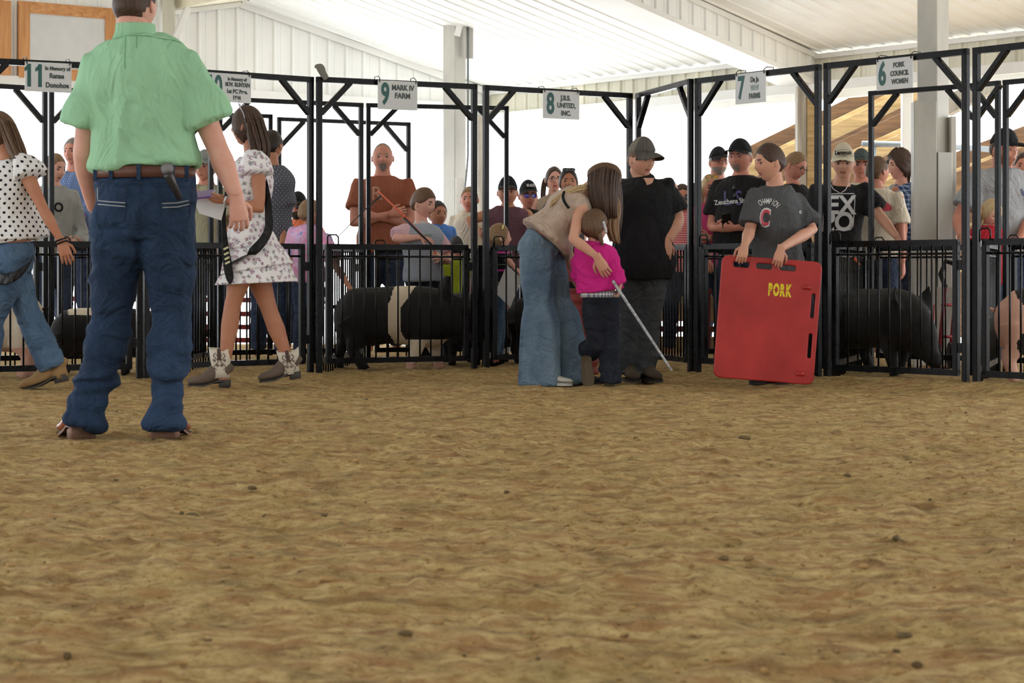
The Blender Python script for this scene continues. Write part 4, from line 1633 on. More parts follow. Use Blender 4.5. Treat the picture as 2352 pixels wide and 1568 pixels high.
        # sample from hem upward
        P_, R_ = catmull(pts, [tuple(r) + tuple(l) for r, l in zip(rad, lat)], 6)
        tt = np.interp(np.linspace(0, 7, len(P_)), range(8), ts)
        sel = [i for i in range(len(P_)) if tt[i] >= hem - 1e-6]
        PP = [P_[i] for i in sel]; RR = [R_[i] for i in sel]; TT = [tt[i] for i in sel]
        if hem < ts[0]:
            a = P_[0] + T * (hem - ts[0])
            PP.insert(0, a); RR.insert(0, R_[0]); TT.insert(0, hem)
        rr = []
        for r, t in zip(RR, TT):
            q = 1 + hemflare * max(0, (0.45 - t)) / 0.6 + loose * math.exp(-((t - 0.15) / 0.3) ** 2)
            rr.append((r[0] * q, r[1] * q))
        g.loft(PP, rr, [r[2:] for r in RR], 24)
        if sleeve > 0:
            for k in 'LR':
                sh, el, wr = s.arm_pts(k)
                r0 = 0.031 * h * (0.6 + 0.4 * s.build) * (0.85 if s.female else 1)
                inn = sh + (J['neck'] - sh) * 0.35 - s.ax * 0.022 * h
                i2 = inf * 0.7
                if sleeve <= 0.6:
                    e = sh.lerp(el, sleeve / 0.6 * 0.88)
                    A = [inn, sh + (sh - el).normalized() * 0.002, sh.lerp(e, 0.35), sh.lerp(e, 0.75), e]
                    R = [(r0 * 0.95 + i2,) * 2, (r0 * 1.0 + i2,) * 2, (r0 * 1.08 + i2,) * 2, (r0 * flare * 0.95 + i2,) * 2, (r0 * flare + i2,) * 2]
                else:
                    q = (sleeve - 0.6) / 0.4
                    e = el.lerp(wr, 0.25 + 0.72 * q)
                    A = [inn, sh, sh.lerp(el, 0.5), el, el.lerp(e, 0.5), e]
                    R = [(r0 * 0.95 + i2,) * 2, (r0 * 1.0 + i2,) * 2, (r0 * 1.04 + i2,) * 2, (r0 * 1.0 + i2,) * 2, (r0 * 0.92 + i2,) * 2, (r0 * 0.72 + i2,) * 2]
                g.loft(A, R, None, 14)
        gg, co, nm = remesh(g, voxel, smooth)
        co = wrinkle(co, nm, amp, freq, aniso, seed=seed + hash_(s.label))
        finish(gg, co)
        o = build(name, gg, mats or [mat], s.root)
        if matfn is not None:
            idx = []
            for f in gg.f:
                c = sum((Vector(gg.v[i]) for i in f), Vector()) / len(f)
                idx.append(matfn(c))
            o.data.polygons.foreach_set('material_index', idx)
        s.shirt_o = o
        return o

    def pants(s, mat, name='jeans', inf=0.007, top=0.10, length=0.96, voxel=0.013, amp=0.007, freq=9, hemr=None, kneer=None, legr=1.0, smooth=3, stack=0.0, seed=0.0, aniso=(0.6, 0.6, 1.3)):
        h, b, J = s.H, s.build, s.J
        g = Geo()
        pts, rad, lat = s.torso_rings(inf)
        T = J['neck'] - J['pelvis']
        n = 3
        q = [(pts[i], rad[i], lat[i]) for i in range(n)]
        q[0] = (q[0][0] - T * 0.02, (q[0][1][0] * 0.95, q[0][1][1] * 0.9), q[0][2])
        tp = J['pelvis'] + T * top
        q[-1] = (tp, q[-1][1], q[-1][2])
        p2, r2 = catmull([a[0] for a in q], [tuple(a[1]) + tuple(a[2]) for a in q], 3)
        g.loft(p2, [r[:2] for r in r2], [r[2:] for r in r2], 22)
        for k in 'LR':
            hp, kn, an = J['hip' + k], J['knee' + k], J['ank' + k]
            r0 = 0.050 * h * (0.5 + 0.5 * b) * legr
            kr = kneer or r0 * 0.78 + inf * 0.6
            hr = hemr or r0 * 0.62 + inf
            e = kn.lerp(an, length)
            g.loft([hp + (hp - kn).normalized() * 0.03 * h, hp, hp.lerp(kn, 0.35), hp.lerp(kn, 0.75), kn, kn.lerp(e, 0.35), kn.lerp(e, 0.75), e],
                   [(r0 * 0.85 + inf,) * 2, (r0 * 1.05 + inf,) * 2, (r0 * 1.02 + inf,) * 2, (r0 * 0.82 + inf,) * 2, (kr,) * 2, ((kr + hr) / 2,) * 2, (hr * 0.97,) * 2, (hr,) * 2], None, 16)
        gg, co, nm = remesh(g, voxel, smooth)
        w = None
        if stack > 0:
            za = min(J['ankL'].z, J['ankR'].z)
            rel = (co[:, 2] - za) / max(0.01, J['kneeL'].z - za)
            w = 1 + stack * np.clip(1.15 - rel, 0, 1.3)
        co = wrinkle(co, nm, amp, freq, aniso, seed=seed + hash_(s.label) + 3, weight=w)
        if stack > 0:
            wob = vnoise(co * 4.0 + 7) * 3.2 + co[:, 0] * 9 + vnoise(co * 9.0) * 1.2
            fo = np.sin(co[:, 2] * 62 + wob)
            fo = np.sign(fo) * np.abs(fo) ** 0.7
            kz = np.clip(1.25 - rel, 0, 1) * np.clip(rel * 4 + 0.25, 0, 1)
            co = co + nm * (0.0085 * stack * fo * kz * (0.5 + 0.5 * vnoise(co * 5 + 31)))[:, None]
        finish(gg, co)
        return build(name, gg, [mat], s.root)

    def shoe_pair(s, mat, sole, L=0.27, w=0.045, h=0.085, heel_h=0.0, name='shoe', dirs=None):
        for k in 'LR':
            an = s.J['ank' + k]
            d = dirs[k] if dirs else s.fw + s.lf * (0.15 if k == 'L' else -0.15)
            g = Geo()
            d = Vector(d).normalized()
            shoe_geo(g, Vector((an.x, an.y, 0.0)) - d * 0.25 * L, d, L, w, h, 0.022, heel_h=heel_h)
            build(name, g, [mat, sole], s.root)

    def hair(s, mat, line=SHORT, **kw):
        o = build('hair', hair_geo(s.fr, line, chub=s.chub, **kw), [mat], s.root)
        s.hair_o = (o, mat, line)
        return o

    def cap(s, mat, brim=None, back=None, name='cap', **kw):
        c, b = cap_geo(s.fr, s.chub, two_tone=back is not None, **kw)
        if getattr(s, 'hair_o', None):      # under a cap only the sides and back of the hair show
            old, hm, ln = s.hair_o
            bpy.data.objects.remove(old)
            ln2 = [(0, 0.6), (0.27, 0.6)] + [(a, min(b_, 0.08)) for a, b_ in ln if a > 0.31]
            build('hair', hair_geo(s.fr, ln2, chub=s.chub, thick=0.012), [hm], s.root)
        o = build(name, c, [mat, back or mat], s.root)
        build('brim', b, [brim or mat], o)
        return o

    def belt(s, mat, t=0.08, hgt=0.035, inf=0.018, name='belt'):
        pts, rad, lat = s.torso_rings(inf)
        P_, R_ = catmull(pts, [tuple(r) + tuple(l) for r, l in zip(rad, lat)], 6)
        ts = np.interp(np.linspace(0, 7, len(P_)), range(8), [-0.20, -0.08, 0.10, 0.32, 0.55, 0.78, 0.92, 0.99])
        i = int(np.argmin(np.abs(ts - t)))
        c, r = P_[i], R_[i]
        g = Geo()
        n = 28
        l = Vector(r[2:]); u = s.ax; f = u.cross(l).normalized()
        vs = []
        for z, q in ((-hgt / 2, 1.0), (hgt / 2, 1.0), (hgt / 2, 0.95), (-hgt / 2, 0.95)):
            for k in range(n):
                a = 2 * math.pi * k / n
                vs.append(c + l * (r[0] * q * math.cos(a)) + f * (r[1] * q * math.sin(a)) + u * z)
        fs = [(j * n + k, j * n + (k + 1) % n, ((j + 1) % 4) * n + (k + 1) % n, ((j + 1) % 4) * n + k) for j in range(4) for k in range(n)]
        g.add(vs, fs)
        return build(name, g, [mat], s.root), c, r

def hash_(x):
    return sum(ord(c) for c in x) % 97 * 0.71

def long_hair(fr, root, mat, tail, width=0.36, thick=0.12, k=8, n=26, name='hair_length', taper=0.7, fan=0.0, lat=None, depv=None, round_=0.10):
    LAT = Vector(lat) if lat is not None else fr.l
    DEP = Vector(depv) if depv is not None else -fr.f
    """a mass of hanging hair: strands of different length from the back of the head down to tail (list of world points)"""
    g = Geo()
    r = random.Random(int(tail[-1][2] * 1000) % 1000)
    for i in range(n):
        a = -1 + 2 * (i + 0.5) / n
        off = LAT * (a * width * 0.5 * fr.s)
        dep = DEP * (thick * fr.s * (1 - a * a) * (0.4 + 0.9 * r.random()))
        pts = []
        L = len(tail)
        cut = 1.0 - 0.14 * r.random()
        for j, p in enumerate(tail):
            t = j / (L - 1)
            sp = 1 + fan * t - (1 - taper) * t * t
            jit = Vector(((r.random() - .5), (r.random() - .5), 0)) * 0.012 * t
            q = Vector(p) + off * sp + dep * (1 - 0.3 * t) + jit
            if j == 0:
                q = q + (Vector(tail[1]) - Vector(tail[0])) * (round_ * 4.0 * a * a)
            pts.append(q)
        if cut < 1:
            pts[-1] = pts[-2].lerp(pts[-1], cut)
        w = width * fr.s / n * (1.5 + 0.6 * r.random())
        rad = [(w * 0.7, w * 0.5)] + [(w, w * 0.6)] * (L - 2) + [(w * 0.25, w * 0.15)]
        p2, r2 = catmull(pts, rad, 3)
        g.loft(p2, r2, tuple(LAT), 6)
    return build(name, g, [mat], root)

def project_text(person_obj, tgeo, direction, mat, parent, name='print', off=0.004, sub=True):
    """drape flat print geometry (world space) onto a garment along direction"""
    from mathutils.bvhtree import BVHTree
    me = person_obj.data
    o0 = world_of(person_obj)
    bv = BVHTree.FromPolygons([v.co + o0 for v in me.vertices], [tuple(p.vertices) for p in me.polygons])
    d = Vector(direction).normalized()
    bm = bmesh.new()
    vs = [bm.verts.new(v) for v in tgeo.v]
    for f in tgeo.f:
        try:
            bm.faces.new([vs[i] for i in f])
        except ValueError:
            pass
    bmesh.ops.triangulate(bm, faces=bm.faces[:])
    for _ in range(3):
        le = [e for e in bm.edges if e.calc_length() > 0.02]
        if not le:
            break
        bmesh.ops.subdivide_edges(bm, edges=le, cuts=1)
        bmesh.ops.triangulate(bm, faces=[f for f in bm.faces if len(f.verts) > 3])
    bm.verts.ensure_lookup_table()
    bm.verts.index_update()
    g = Geo()
    missed = set()
    for v in bm.verts:
        hit = bv.ray_cast(v.co - d * 0.6, d)
        if hit[0] is None:
            missed.add(v.index)
        p = (hit[0] - d * off) if hit[0] is not None else v.co
        g.v.append(tuple(p))
    g.f = [tuple(x.index for x in f.verts) for f in bm.faces if not any(x.index in missed for x in f.verts)]
    g.m = [0] * len(g.f)
    bm.free()
    return build(name, g, [mat], parent, False)

# ------------------------------------------------------------------ figure materials
def skin(name, c):
    t = NT(name)
    n = t.noise(14, 4)
    a = srgb(c)
    b = srgb((c[0] - 4, c[1] - 12, c[2] - 10))
    t.color(t.ramp(n, [(0.35, a), (0.7, b)]))
    t.set(Roughness=0.55, Specular_IOR_Level=0.35)
    return t.mat
SK = skin('skin_fair', (200, 152, 128))
SKT = skin('skin_tanned', (176, 124, 96))
SKR = skin('skin_ruddy', (192, 134, 114))
SKP = skin('skin_pink', (208, 160, 142))
LIP = simple('lips', (158, 100, 88), 0.5)
LIPR = simple('lips_rosy', (176, 90, 86), 0.4)
M_EYEW = simple('eye_white', (150, 140, 134), 0.3, var=0.02)
M_IRIS = simple('iris', (48, 36, 30), 0.25, var=0.05)

def hairmat(name, c, c2=None):
    t = NT(name)
    n = t.noise(7, 5, t.coord((26, 26, 2.2)), 0.7)
    c2 = c2 or tuple(min(255, int(x * 1.5 + 8)) for x in c)
    t.color(t.ramp(n, [(0.32, srgb(c)), (0.72, srgb(c2))]))
    t.set(Roughness=0.5, Specular_IOR_Level=0.35)
    t.bump(n, 0.5, 0.004)
    return t.mat
H_BRN = hairmat('hair_dark_brown', (40, 28, 22), (88, 64, 50))
H_MID = hairmat('hair_brown', (62, 44, 32), (118, 88, 62))
H_BLK = hairmat('hair_near_black', (24, 18, 16), (56, 42, 36))
H_BLD = hairmat('hair_blonde', (150, 122, 84), (212, 188, 146))
H_GRY = hairmat('hair_grey', (96, 88, 80), (150, 142, 132))
H_LBR = hairmat('hair_light_brown', (96, 72, 50), (158, 126, 90))
H_RED = hairmat('hair_ginger', (110, 58, 36), (160, 92, 60))

def folds(t, strength=0.55, scale=5.5, az=0.55):
    v = t.coord((1, 1, az))
    n1 = t.noise(scale, 2, v, 0.5, 1.6)
    n2 = t.noise(scale * 2.7, 2, v, 0.5, 1.2)
    r1 = t.math('ABSOLUTE', t.math('SUBTRACT', n1, 0.5))
    h = t.math('ADD', t.math('MULTIPLY', r1, -1.6), t.math('MULTIPLY', n2, 0.35))
    t.bump(h, strength, 0.06)

def cloth(name, c, rough=0.85, var=0.08, bump=0.15, scale=5):
    m = simple(name, c, rough, 0, var, scale, 0, 420, 0.25)
    if not m.get('folded'):
        t = NT.__new__(NT)
        t.mat, t.t = m, m.node_tree
        t.b = t.t.nodes['Principled BSDF']; t.out = t.t.nodes['Material Output']; t._tc = None
        folds(t)
        m['folded'] = True
    return m

def denim(name, c, c2, fade=4.0):
    t = NT(name)
    n = t.noise(fade, 4, t.coord((1, 1, 0.5)), 0.6)
    w = t.noise(260, 2, t.coord((1, 1, 0.3)))
    a = t.ramp(n, [(0.35, srgb(c)), (0.7, srgb(c2))])
    t.color(t.mix(t.ramp(w, [(0.3, (0, 0, 0, 1)), (0.8, (0.35, 0.35, 0.35, 1))]), a, srgb(c2)))
    t.set(Roughness=0.9, Specular_IOR_Level=0.2)
    folds(t, 0.6, 5.0, 1.25)
    return t.mat
D_DARK = denim('dark_blue_denim', (25, 38, 58), (48, 69, 98))
D_MID = denim('mid_blue_denim', (56, 76, 102), (92, 118, 144))
D_FADE = denim('faded_blue_denim', (68, 88, 110), (116, 136, 152))
D_GREY = denim('charcoal_denim', (52, 56, 60), (80, 84, 88))
D_BLK = denim('near_black_denim', (22, 24, 32), (40, 44, 54))
D_NAVY = denim('navy_denim', (34, 42, 60), (60, 72, 96))
C_BLACK = cloth('black_cotton', (26, 26, 28))
C_CHAR = cloth('charcoal_cotton', (74, 76, 78), var=0.12, scale=90)
C_WHITE = cloth('white_cotton', (222, 222, 220))
C_GREY = cloth('grey_cotton', (150, 152, 156))
C_CREAM = cloth('cream_cotton', (206, 196, 178))
M_SOLE = simple('dark_sole', (44, 40, 38), 0.8)
M_SHOE = simple('dark_shoe', (36, 34, 34), 0.7)
# ================================================================== pattern materials
def pat2d(t, ky=0.6):
    """flat coordinates that wrap round a standing body: (x + ky*y, z)"""
    sp = t.n('ShaderNodeSeparateXYZ'); t.link(t.coord(), sp.inputs[0])
    cb = t.n('ShaderNodeCombineXYZ')
    t.link(t.math('ADD', sp.outputs['X'], t.math('MULTIPLY', sp.outputs['Y'], ky)), cb.inputs['X'])
    t.link(sp.outputs['Z'], cb.inputs['Y'])
    return cb.outputs[0], sp

def mat_dots(name, base, dot, scale, size, ky=0.6, rand=0.0):
    t = NT(name)
    v, sp = pat2d(t, ky)
    m = t.n('ShaderNodeMapping'); m.inputs['Rotation'].default_value = (0, 0, 0.785); t.link(v, m.inputs[0])
    n = t.n('ShaderNodeTexVoronoi', voronoi_dimensions='2D'); n.inputs['Scale'].default_value = scale; n.inputs['Randomness'].default_value = rand
    t.link(m.outputs[0], n.inputs['Vector'])
    t.color(t.ramp(n.outputs['Distance'], [(size, srgb(dot)), (size + 0.03, srgb(base))]))
    t.set(Roughness=0.85, Specular_IOR_Level=0.2)
    return t.mat

def mat_floral(name, base, cols, scale=26):
    t = NT(name)
    v, sp = pat2d(t)
    nz = t.n('ShaderNodeTexNoise'); nz.inputs['Scale'].default_value = 90; nz.inputs['Detail'].default_value = 2; t.link(v, nz.inputs['Vector'])
    vm = t.n('ShaderNodeVectorMath', operation='MULTIPLY_ADD'); t.link(nz.outputs['Color'], vm.inputs[0]); vm.inputs[1].default_value = (0.035, 0.035, 0); t.link(v, vm.inputs[2])
    n = t.n('ShaderNodeTexVoronoi', voronoi_dimensions='2D'); n.inputs['Scale'].default_value = scale; n.inputs['Randomness'].default_value = 0.75
    t.link(vm.outputs[0], n.inputs['Vector'])
    blob = t.ramp(n.outputs['Distance'], [(0.30, (1, 1, 1, 1)), (0.36, (0, 0, 0, 1))])
    brk = t.ramp(t.noise(150, 2), [(0.42, (0.25, 0.25, 0.25, 1)), (0.55, (1, 1, 1, 1))])
    sp2 = t.n('ShaderNodeSeparateColor'); t.link(n.outputs['Color'], sp2.inputs[0])
    c = t.ramp(sp2.outputs[0], [(0.0, srgb(cols[0])), (0.5, srgb(cols[1])), (0.8, srgb(cols[2]))], 'CONSTANT')
    f = t.math('MULTIPLY', blob, brk)
    t.color(t.mix(f, srgb(base), c))
    t.set(Roughness=0.85, Specular_IOR_Level=0.2)
    return t.mat

def mat_stripes(name, cols, freq, axis='Z', duty=None):
    t = NT(name)
    sp = t.n('ShaderNodeSeparateXYZ'); t.link(t.coord(), sp.inputs[0])
    f = t.math('FRACT', t.math('MULTIPLY', sp.outputs[axis], freq))
    k = len(cols)
    duty = duty or [i / k for i in range(k)]
    t.color(t.ramp(f, [(duty[i], srgb(cols[i])) for i in range(k)], 'CONSTANT'))
    t.set(Roughness=0.85, Specular_IOR_Level=0.2)
    return t.mat

def mat_check(name, base, c1, freq, w=0.3):
    t = NT(name)
    v, sp = pat2d(t, 0.8)
    s2 = t.n('ShaderNodeSeparateXYZ'); t.link(v, s2.inputs[0])
    a = t.math('LESS_THAN', t.math('FRACT', t.math('MULTIPLY', s2.outputs['X'], freq)), w)
    b = t.math('LESS_THAN', t.math('FRACT', t.math('MULTIPLY', s2.outputs['Y'], freq)), w)
    f = t.math('MULTIPLY', t.math('ADD', a, b), 0.5)
    t.color(t.mix(f, srgb(base), srgb(c1)))
    t.set(Roughness=0.85, Specular_IOR_Level=0.2)
    return t.mat

def mat_tiedye():
    t = NT('tie_dye_cotton')
    n = t.noise(9, 2, dist=1.5)
    t.color(t.ramp(n, [(0.3, srgb((84, 104, 176))), (0.42, srgb((196, 160, 196))), (0.52, srgb((206, 120, 160))), (0.62, srgb((190, 176, 206))), (0.75, srgb((90, 120, 190)))]))
    return t.mat

def strip(polys, d, wpx, mat, target, root, name, direction=(0, 1, 0), off=0.003, nrm_off=0.0):
    """thin stitched strips through pixel polylines at distance d, draped on a garment"""
    g = Geo()
    for pl in polys:
        pts = [P(x, y, d) for x, y in pl]
        hw = wpx * d / F / 2
        n = len(pts)
        vs = []
        for i in range(n):
            t = (pts[min(n - 1, i + 1)] - pts[max(0, i - 1)])
            t.y = 0
            t.normalize()
            s_ = Vector((-t.z, 0, t.x))
            vs += [pts[i] + s_ * hw, pts[i] - s_ * hw]
        g.add(vs, [(2 * i, 2 * i + 1, 2 * i + 3, 2 * i + 2) for i in range(n - 1)])
    return project_text(target, g, direction, mat, root, name, off)

def band(pts, w, th, mat, parent, name, lat=None, mats=None):
    g = Geo()
    rad = [(w, th)] * len(pts) if not isinstance(w, list) else [(a, th) for a in w]
    p2, r2 = catmull(pts, rad, 4)
    g.loft(p2, r2, lat, 10)
    return build(name, g, [mat], parent)

# ================================================================== 1 man in the green shirt
D1 = 8.55
def j(px, py, dd=0.0, D=None):
    return P(px, py, (D or D1) + dd)
J1 = dict(head=j(311, 14, 0.03), neck=j(311, 86, 0.0), pelvis=j(336, 462, 0),
          shL=j(220, 160, 0.0), shR=j(424, 160, 0.0), elL=j(192, 352, 0.03), elR=j(500, 342, 0.02), wrL=j(216, 478, 0.22), wrR=j(543, 452, -0.04),
          hipL=j(272, 500), hipR=j(385, 500), kneeL=j(256, 742, 0.02), kneeR=j(392, 745, 0.0), ankL=j(196, 965, -0.04), ankR=j(379, 968, -0.04))
m1 = Person('man in a mint green shirt and dark jeans standing with his back turned', 300, D1, H=1.92, yaw=180, headyaw=158, build=1.09, joints=J1, head=0.245, base=G(285, 8.6))
m1.hands['R'] = dict(dir=(0.12, 0.05, -1), palm=(-0.35, 0.9, 0), curl=0.62, size=0.19, thumb=-1, spread=0.14)
m1.hands['L'] = dict(dir=(0.2, 0.5, -1), palm=(1, 0.2, 0), curl=0.6, size=0.18)
M_MINT = cloth('mint_green_cotton', (146, 192, 156), var=0.04)
M_MINTD = cloth('mint_seam', (108, 156, 120))
m1.body([SKP, LIP, H_BRN], voxel=0.012, legr=0.82)
m1.shirt(M_MINT, hem=0.175, sleeve=0.46, inf=0.024, flare=1.62, amp=0.022, freq=5.2, loose=0.10, voxel=0.011, aniso=(1.0, 1.0, 0.45))
m1.hair(H_BRN, SHORT, thick=0.016, rough=0.004)
# collar
g = Geo()
nk = J1['neck']
cc = [(nk + Vector((0, 0, -0.01)), 0.098, 0.085), (nk + Vector((0, 0.0, 0.02)), 0.086, 0.078), (nk + Vector((0, 0.0, 0.050)), 0.083, 0.076), (nk + Vector((0, 0.0, 0.056)), 0.080, 0.073)]
g.loft([c[0] for c in cc], [(c[1], c[2]) for c in cc], (1, 0, 0), 28)
build('collar', g, [M_MINT], m1.root)
strip([[(215, 88), (260, 90), (330, 88), (400, 94), (432, 104)], [(300, 92), (303, 130), (306, 168)], [(326, 90), (328, 120)]], D1, 1.8, M_MINTD, m1.shirt_o, m1.root, 'yoke_seam')
jn = m1.pants(D_DARK, inf=0.010, top=0.155, voxel=0.011, amp=0.014, freq=8.5, stack=1.3, length=1.035, kneer=0.086, hemr=0.075, legr=1.0, aniso=(0.45, 0.45, 1.35))
M_THREAD = cloth('pale_stitching', (150, 156, 156))
M_THREADD = cloth('dark_stitching', (34, 46, 70))
for pl in ([(230, 430), (232, 500), (252, 514), (262, 519), (300, 510), (308, 434), (268, 428), (230, 430)],
           [(374, 430), (384, 500), (405, 519), (440, 503), (448, 430), (408, 434), (374, 430)]):
    strip([pl], D1, 1.6, M_THREADD, jn, m1.root, 'pocket_seam')
for pl in ([(230, 462), (268, 466), (304, 469)], [(231, 470), (268, 474), (303, 477)], [(385, 470), (418, 468), (440, 462)], [(386, 479), (418, 477), (441, 470)], [(232, 433), (233, 460)]):
    strip([pl], D1, 2.2, M_THREAD, jn, m1.root, 'pocket_stitching')
strip([[(228, 415), (290, 428), (330, 426), (390, 424), (436, 412)], [(337, 400), (338, 470), (336, 540)]], D1, 1.8, M_THREADD, jn, m1.root, 'yoke_stitching')
M_BELT = simple('brown_leather_belt', (92, 56, 44), 0.5, bump=0.3)
bt, bc, brd = m1.belt(M_BELT, t=0.175, hgt=0.045, inf=0.026)
for x in (228, 270, 335, 408, 436):
    g = Geo(); g.obox(Vector((P(x, 395, D1).x, bc.y - brd[1] * math.sqrt(max(0.02, 1 - ((P(x, 0, D1).x - bc.x) / brd[0]) ** 2)) - 0.004, bc.z - 0.004)), (1, 0, 0), (0, 1, 0), (0, 0, 1), 0.008, 0.005, 0.032)
    build('belt_loop', g, [D_DARK], m1.root, False)
# microphone in his back pocket
mp = P(384, 388, D1 - 0.19)
t = thing('microphone', 'grey ball microphone stuck in the back pocket of the man in green', 'microphone', mp)
g = Geo(); g.ball(mp, 0.027, 18, 12); build('grille', g, [simple('mic_grille', (120, 118, 120), 0.4, 0.6, bump=0.6, bscale=500)], t)
g = Geo(); g.loft([mp + Vector((0.004, 0, -0.02)), mp + Vector((0.008, 0, -0.032)), mp + Vector((0.05, 0.02, -0.125))], [(0.024, 0.024), (0.020, 0.020), (0.012, 0.012)], None, 12)
build('handle', g, [simple('mic_handle', (40, 38, 42), 0.4)], t)
# boots
M_BOOT = simple('tan_leather_boot', (128, 66, 42), 0.35, bump=0.2)
M_STACK = simple('stacked_leather_heel', (128, 96, 78), 0.7)
for k, hx, dr in (('L', 190, (-0.5, 1.0, 0)), ('R', 376, (0.12, 1, 0))):
    g = Geo(); dd = Vector(dr).normalized()
    hp = G(hx, D1); hp -= dd * 0.02
    shoe_geo(g, hp, dd, 0.30, 0.062, 0.10, 0.014, heel_h=0.045, pointy=0.4)
    g.loft([hp + dd * 0.05 + Vector((0, 0, 0.09)), J1['ank' + k] + Vector((0, 0.0, 0.12))], [(0.05, 0.055), (0.055, 0.06)], tuple(dd.cross(Vector((0, 0, 1)))), 14)
    build('boot', g, [M_BOOT, M_STACK], m1.root)

# ================================================================== 2 girl in the floral dress
D2 = 12.6
jj = lambda x, y, dd=0.0: P(x, y, D2 + dd)
J2 = dict(head=jj(566, 291), neck=jj(580, 362), pelvis=jj(570, 560), shL=jj(592, 392, -0.15), shR=jj(572, 392, 0.15), elL=jj(598, 480, -0.19), elR=jj(555, 470, 0.17),
          wrL=jj(520, 462, -0.19), wrR=jj(500, 452, 0.02), hipL=jj(565, 585, -0.07), hipR=jj(576, 585, 0.07), kneeL=jj(534, 702, -0.06), kneeR=jj(622, 722, 0.08), ankL=jj(512, 866, -0.06), ankR=jj(668, 842, 0.08))
g2 = Person('girl with a silver tiara, white floral dress and black sash walking left', 560, D2, H=1.70, yaw=-90, headyaw=-108, female=True, joints=J2, base=G(560, D2))
g2.hands['L'] = dict(dir=(-1, 0, 0.05), palm=(0, 0.3, 1), curl=0.35, size=0.155, thumb=1)
g2.hands['R'] = dict(dir=(-1, -0.2, 0), palm=(0, 0, 1), curl=0.4, size=0.155)
g2.body([SKT, LIPR, H_BRN], voxel=0.012, legr=0.95)
M_FLOR = mat_floral('white_floral_cotton', (226, 224, 226), ((150, 112, 140), (118, 116, 122), (134, 88, 112)), 25)
g2.shirt(M_FLOR, name='bodice', hem=-0.05, sleeve=0.0, inf=0.016, amp=0.006, bust=0.02, voxel=0.011)
def skirt(root, centre_pts, radii, mat, name, folds=11, depth=0.08, lat=(1, 0, 0), n=66, seed=0.0):
    g = Geo()
    p2, r2 = catmull(centre_pts, radii, 5)
    ph = seed
    def fn(t, a):
        return 1 + depth * t * (math.sin(folds * a + ph + 2 * math.sin(3 * a)) * 0.6 + 0.4 * math.sin(folds * 1.7 * a + 1.3))
    g.loft(p2, r2, lat, n, 0, True, fn)
    return build(name, g, [mat], root)
skirt(g2.root, [jj(578, 505), jj(576, 530), jj(578, 568)], [(0.11, 0.125), (0.135, 0.15), (0.178, 0.19)], M_FLOR, 'skirt_tier', 9, 0.05)
skirt(g2.root, [jj(577, 545), jj(582, 580), jj(588, 618)], [(0.125, 0.14), (0.185, 0.20), (0.222, 0.23)], M_FLOR, 'skirt_tier', 11, 0.06, seed=2)
skirt(g2.root, [jj(582, 595), jj(588, 620), jj(590, 650)], [(0.17, 0.19), (0.212, 0.22), (0.250, 0.25)], M_FLOR, 'skirt_tier', 13, 0.06, seed=4)
# flutter sleeve
for sd, cx in ((-0.17, 592), (0.15, 572)):
    g = Geo()
    def fs_(t, a): return 1 + 0.10 * t * math.sin(9 * a)
    g.loft(*catmull([jj(582, 356, sd * 0.6), jj(586, 374, sd), jj(588, 400, sd * 1.15)], [(0.06, 0.05), (0.09, 0.07), (0.105, 0.075)], 3), (1, 0, 0), 30, 0, True, fs_)
    build('flutter_sleeve', g, [M_FLOR], g2.root)
g2.hair(H_BRN, [(0, 0.24), (0.2, 0.14), (0.30, -0.2), (0.45, -0.42), (1.0, -0.5)], thick=0.055, rough=0.02, streak=True)
long_hair(g2.fr, g2.root, H_BRN, [jj(578, 264, -0.04), jj(590, 305, -0.08), jj(599, 345, -0.09), jj(594, 384, -0.07)], width=0.50, thick=0.35, n=28, lat=(1, 0, 0.1), depv=(0, -1, 0), fan=0.15)
long_hair(g2.fr, g2.root, H_BRN, [jj(580, 264, 0.05), jj(592, 305, 0.06), jj(602, 345, 0.06), jj(604, 394, 0.02)], width=0.42, thick=0.3, n=18, lat=(1, 0, 0.1), depv=(0, 1, 0))
long_hair(g2.fr, g2.root, H_BRN, [jj(570, 270, -0.10), jj(577, 310, -0.12), jj(584, 350, -0.12), jj(590, 372, -0.09)], width=0.30, thick=0.15, n=9, name='hair_length')
# tiara
M_SILV = simple('silver_rhinestone', (200, 200, 206), 0.25, 0.9, bump=0.8, bscale=300)
g = Geo()
arc = [g2.fr.w(0.24 * math.cos(a) * 0.9 + 0.02, 0.375 * math.sin(a), 0.36 + 0.13 * math.cos(a)) for a in [math.radians(x) for x in range(-95, 96, 10)]]
arc = [g2.fr.w(0.20 - 0.34 * abs(math.sin(a)) ** 1.5, 0.385 * math.sin(a), 0.10 + 0.43 * math.cos(a)) for a in [math.radians(x) for x in range(-88, 89, 8)]]
g.tube(arc, 0.0035, 6)
for i in range(6, len(arc) - 6):
    hgt = 0.022 + 0.035 * math.exp(-((i - len(arc) / 2) / 2.5) ** 2)
    g.tube([arc[i], arc[i] + (g2.fr.u * 0.9 + g2.fr.f * 0.3).normalized() * hgt], [0.003, 0.0015], 5)
    g.ball(arc[i] + (g2.fr.u * 0.9 + g2.fr.f * 0.3).normalized() * hgt, 0.005, 6, 5)
build('tiara', g, [M_SILV], g2.root)
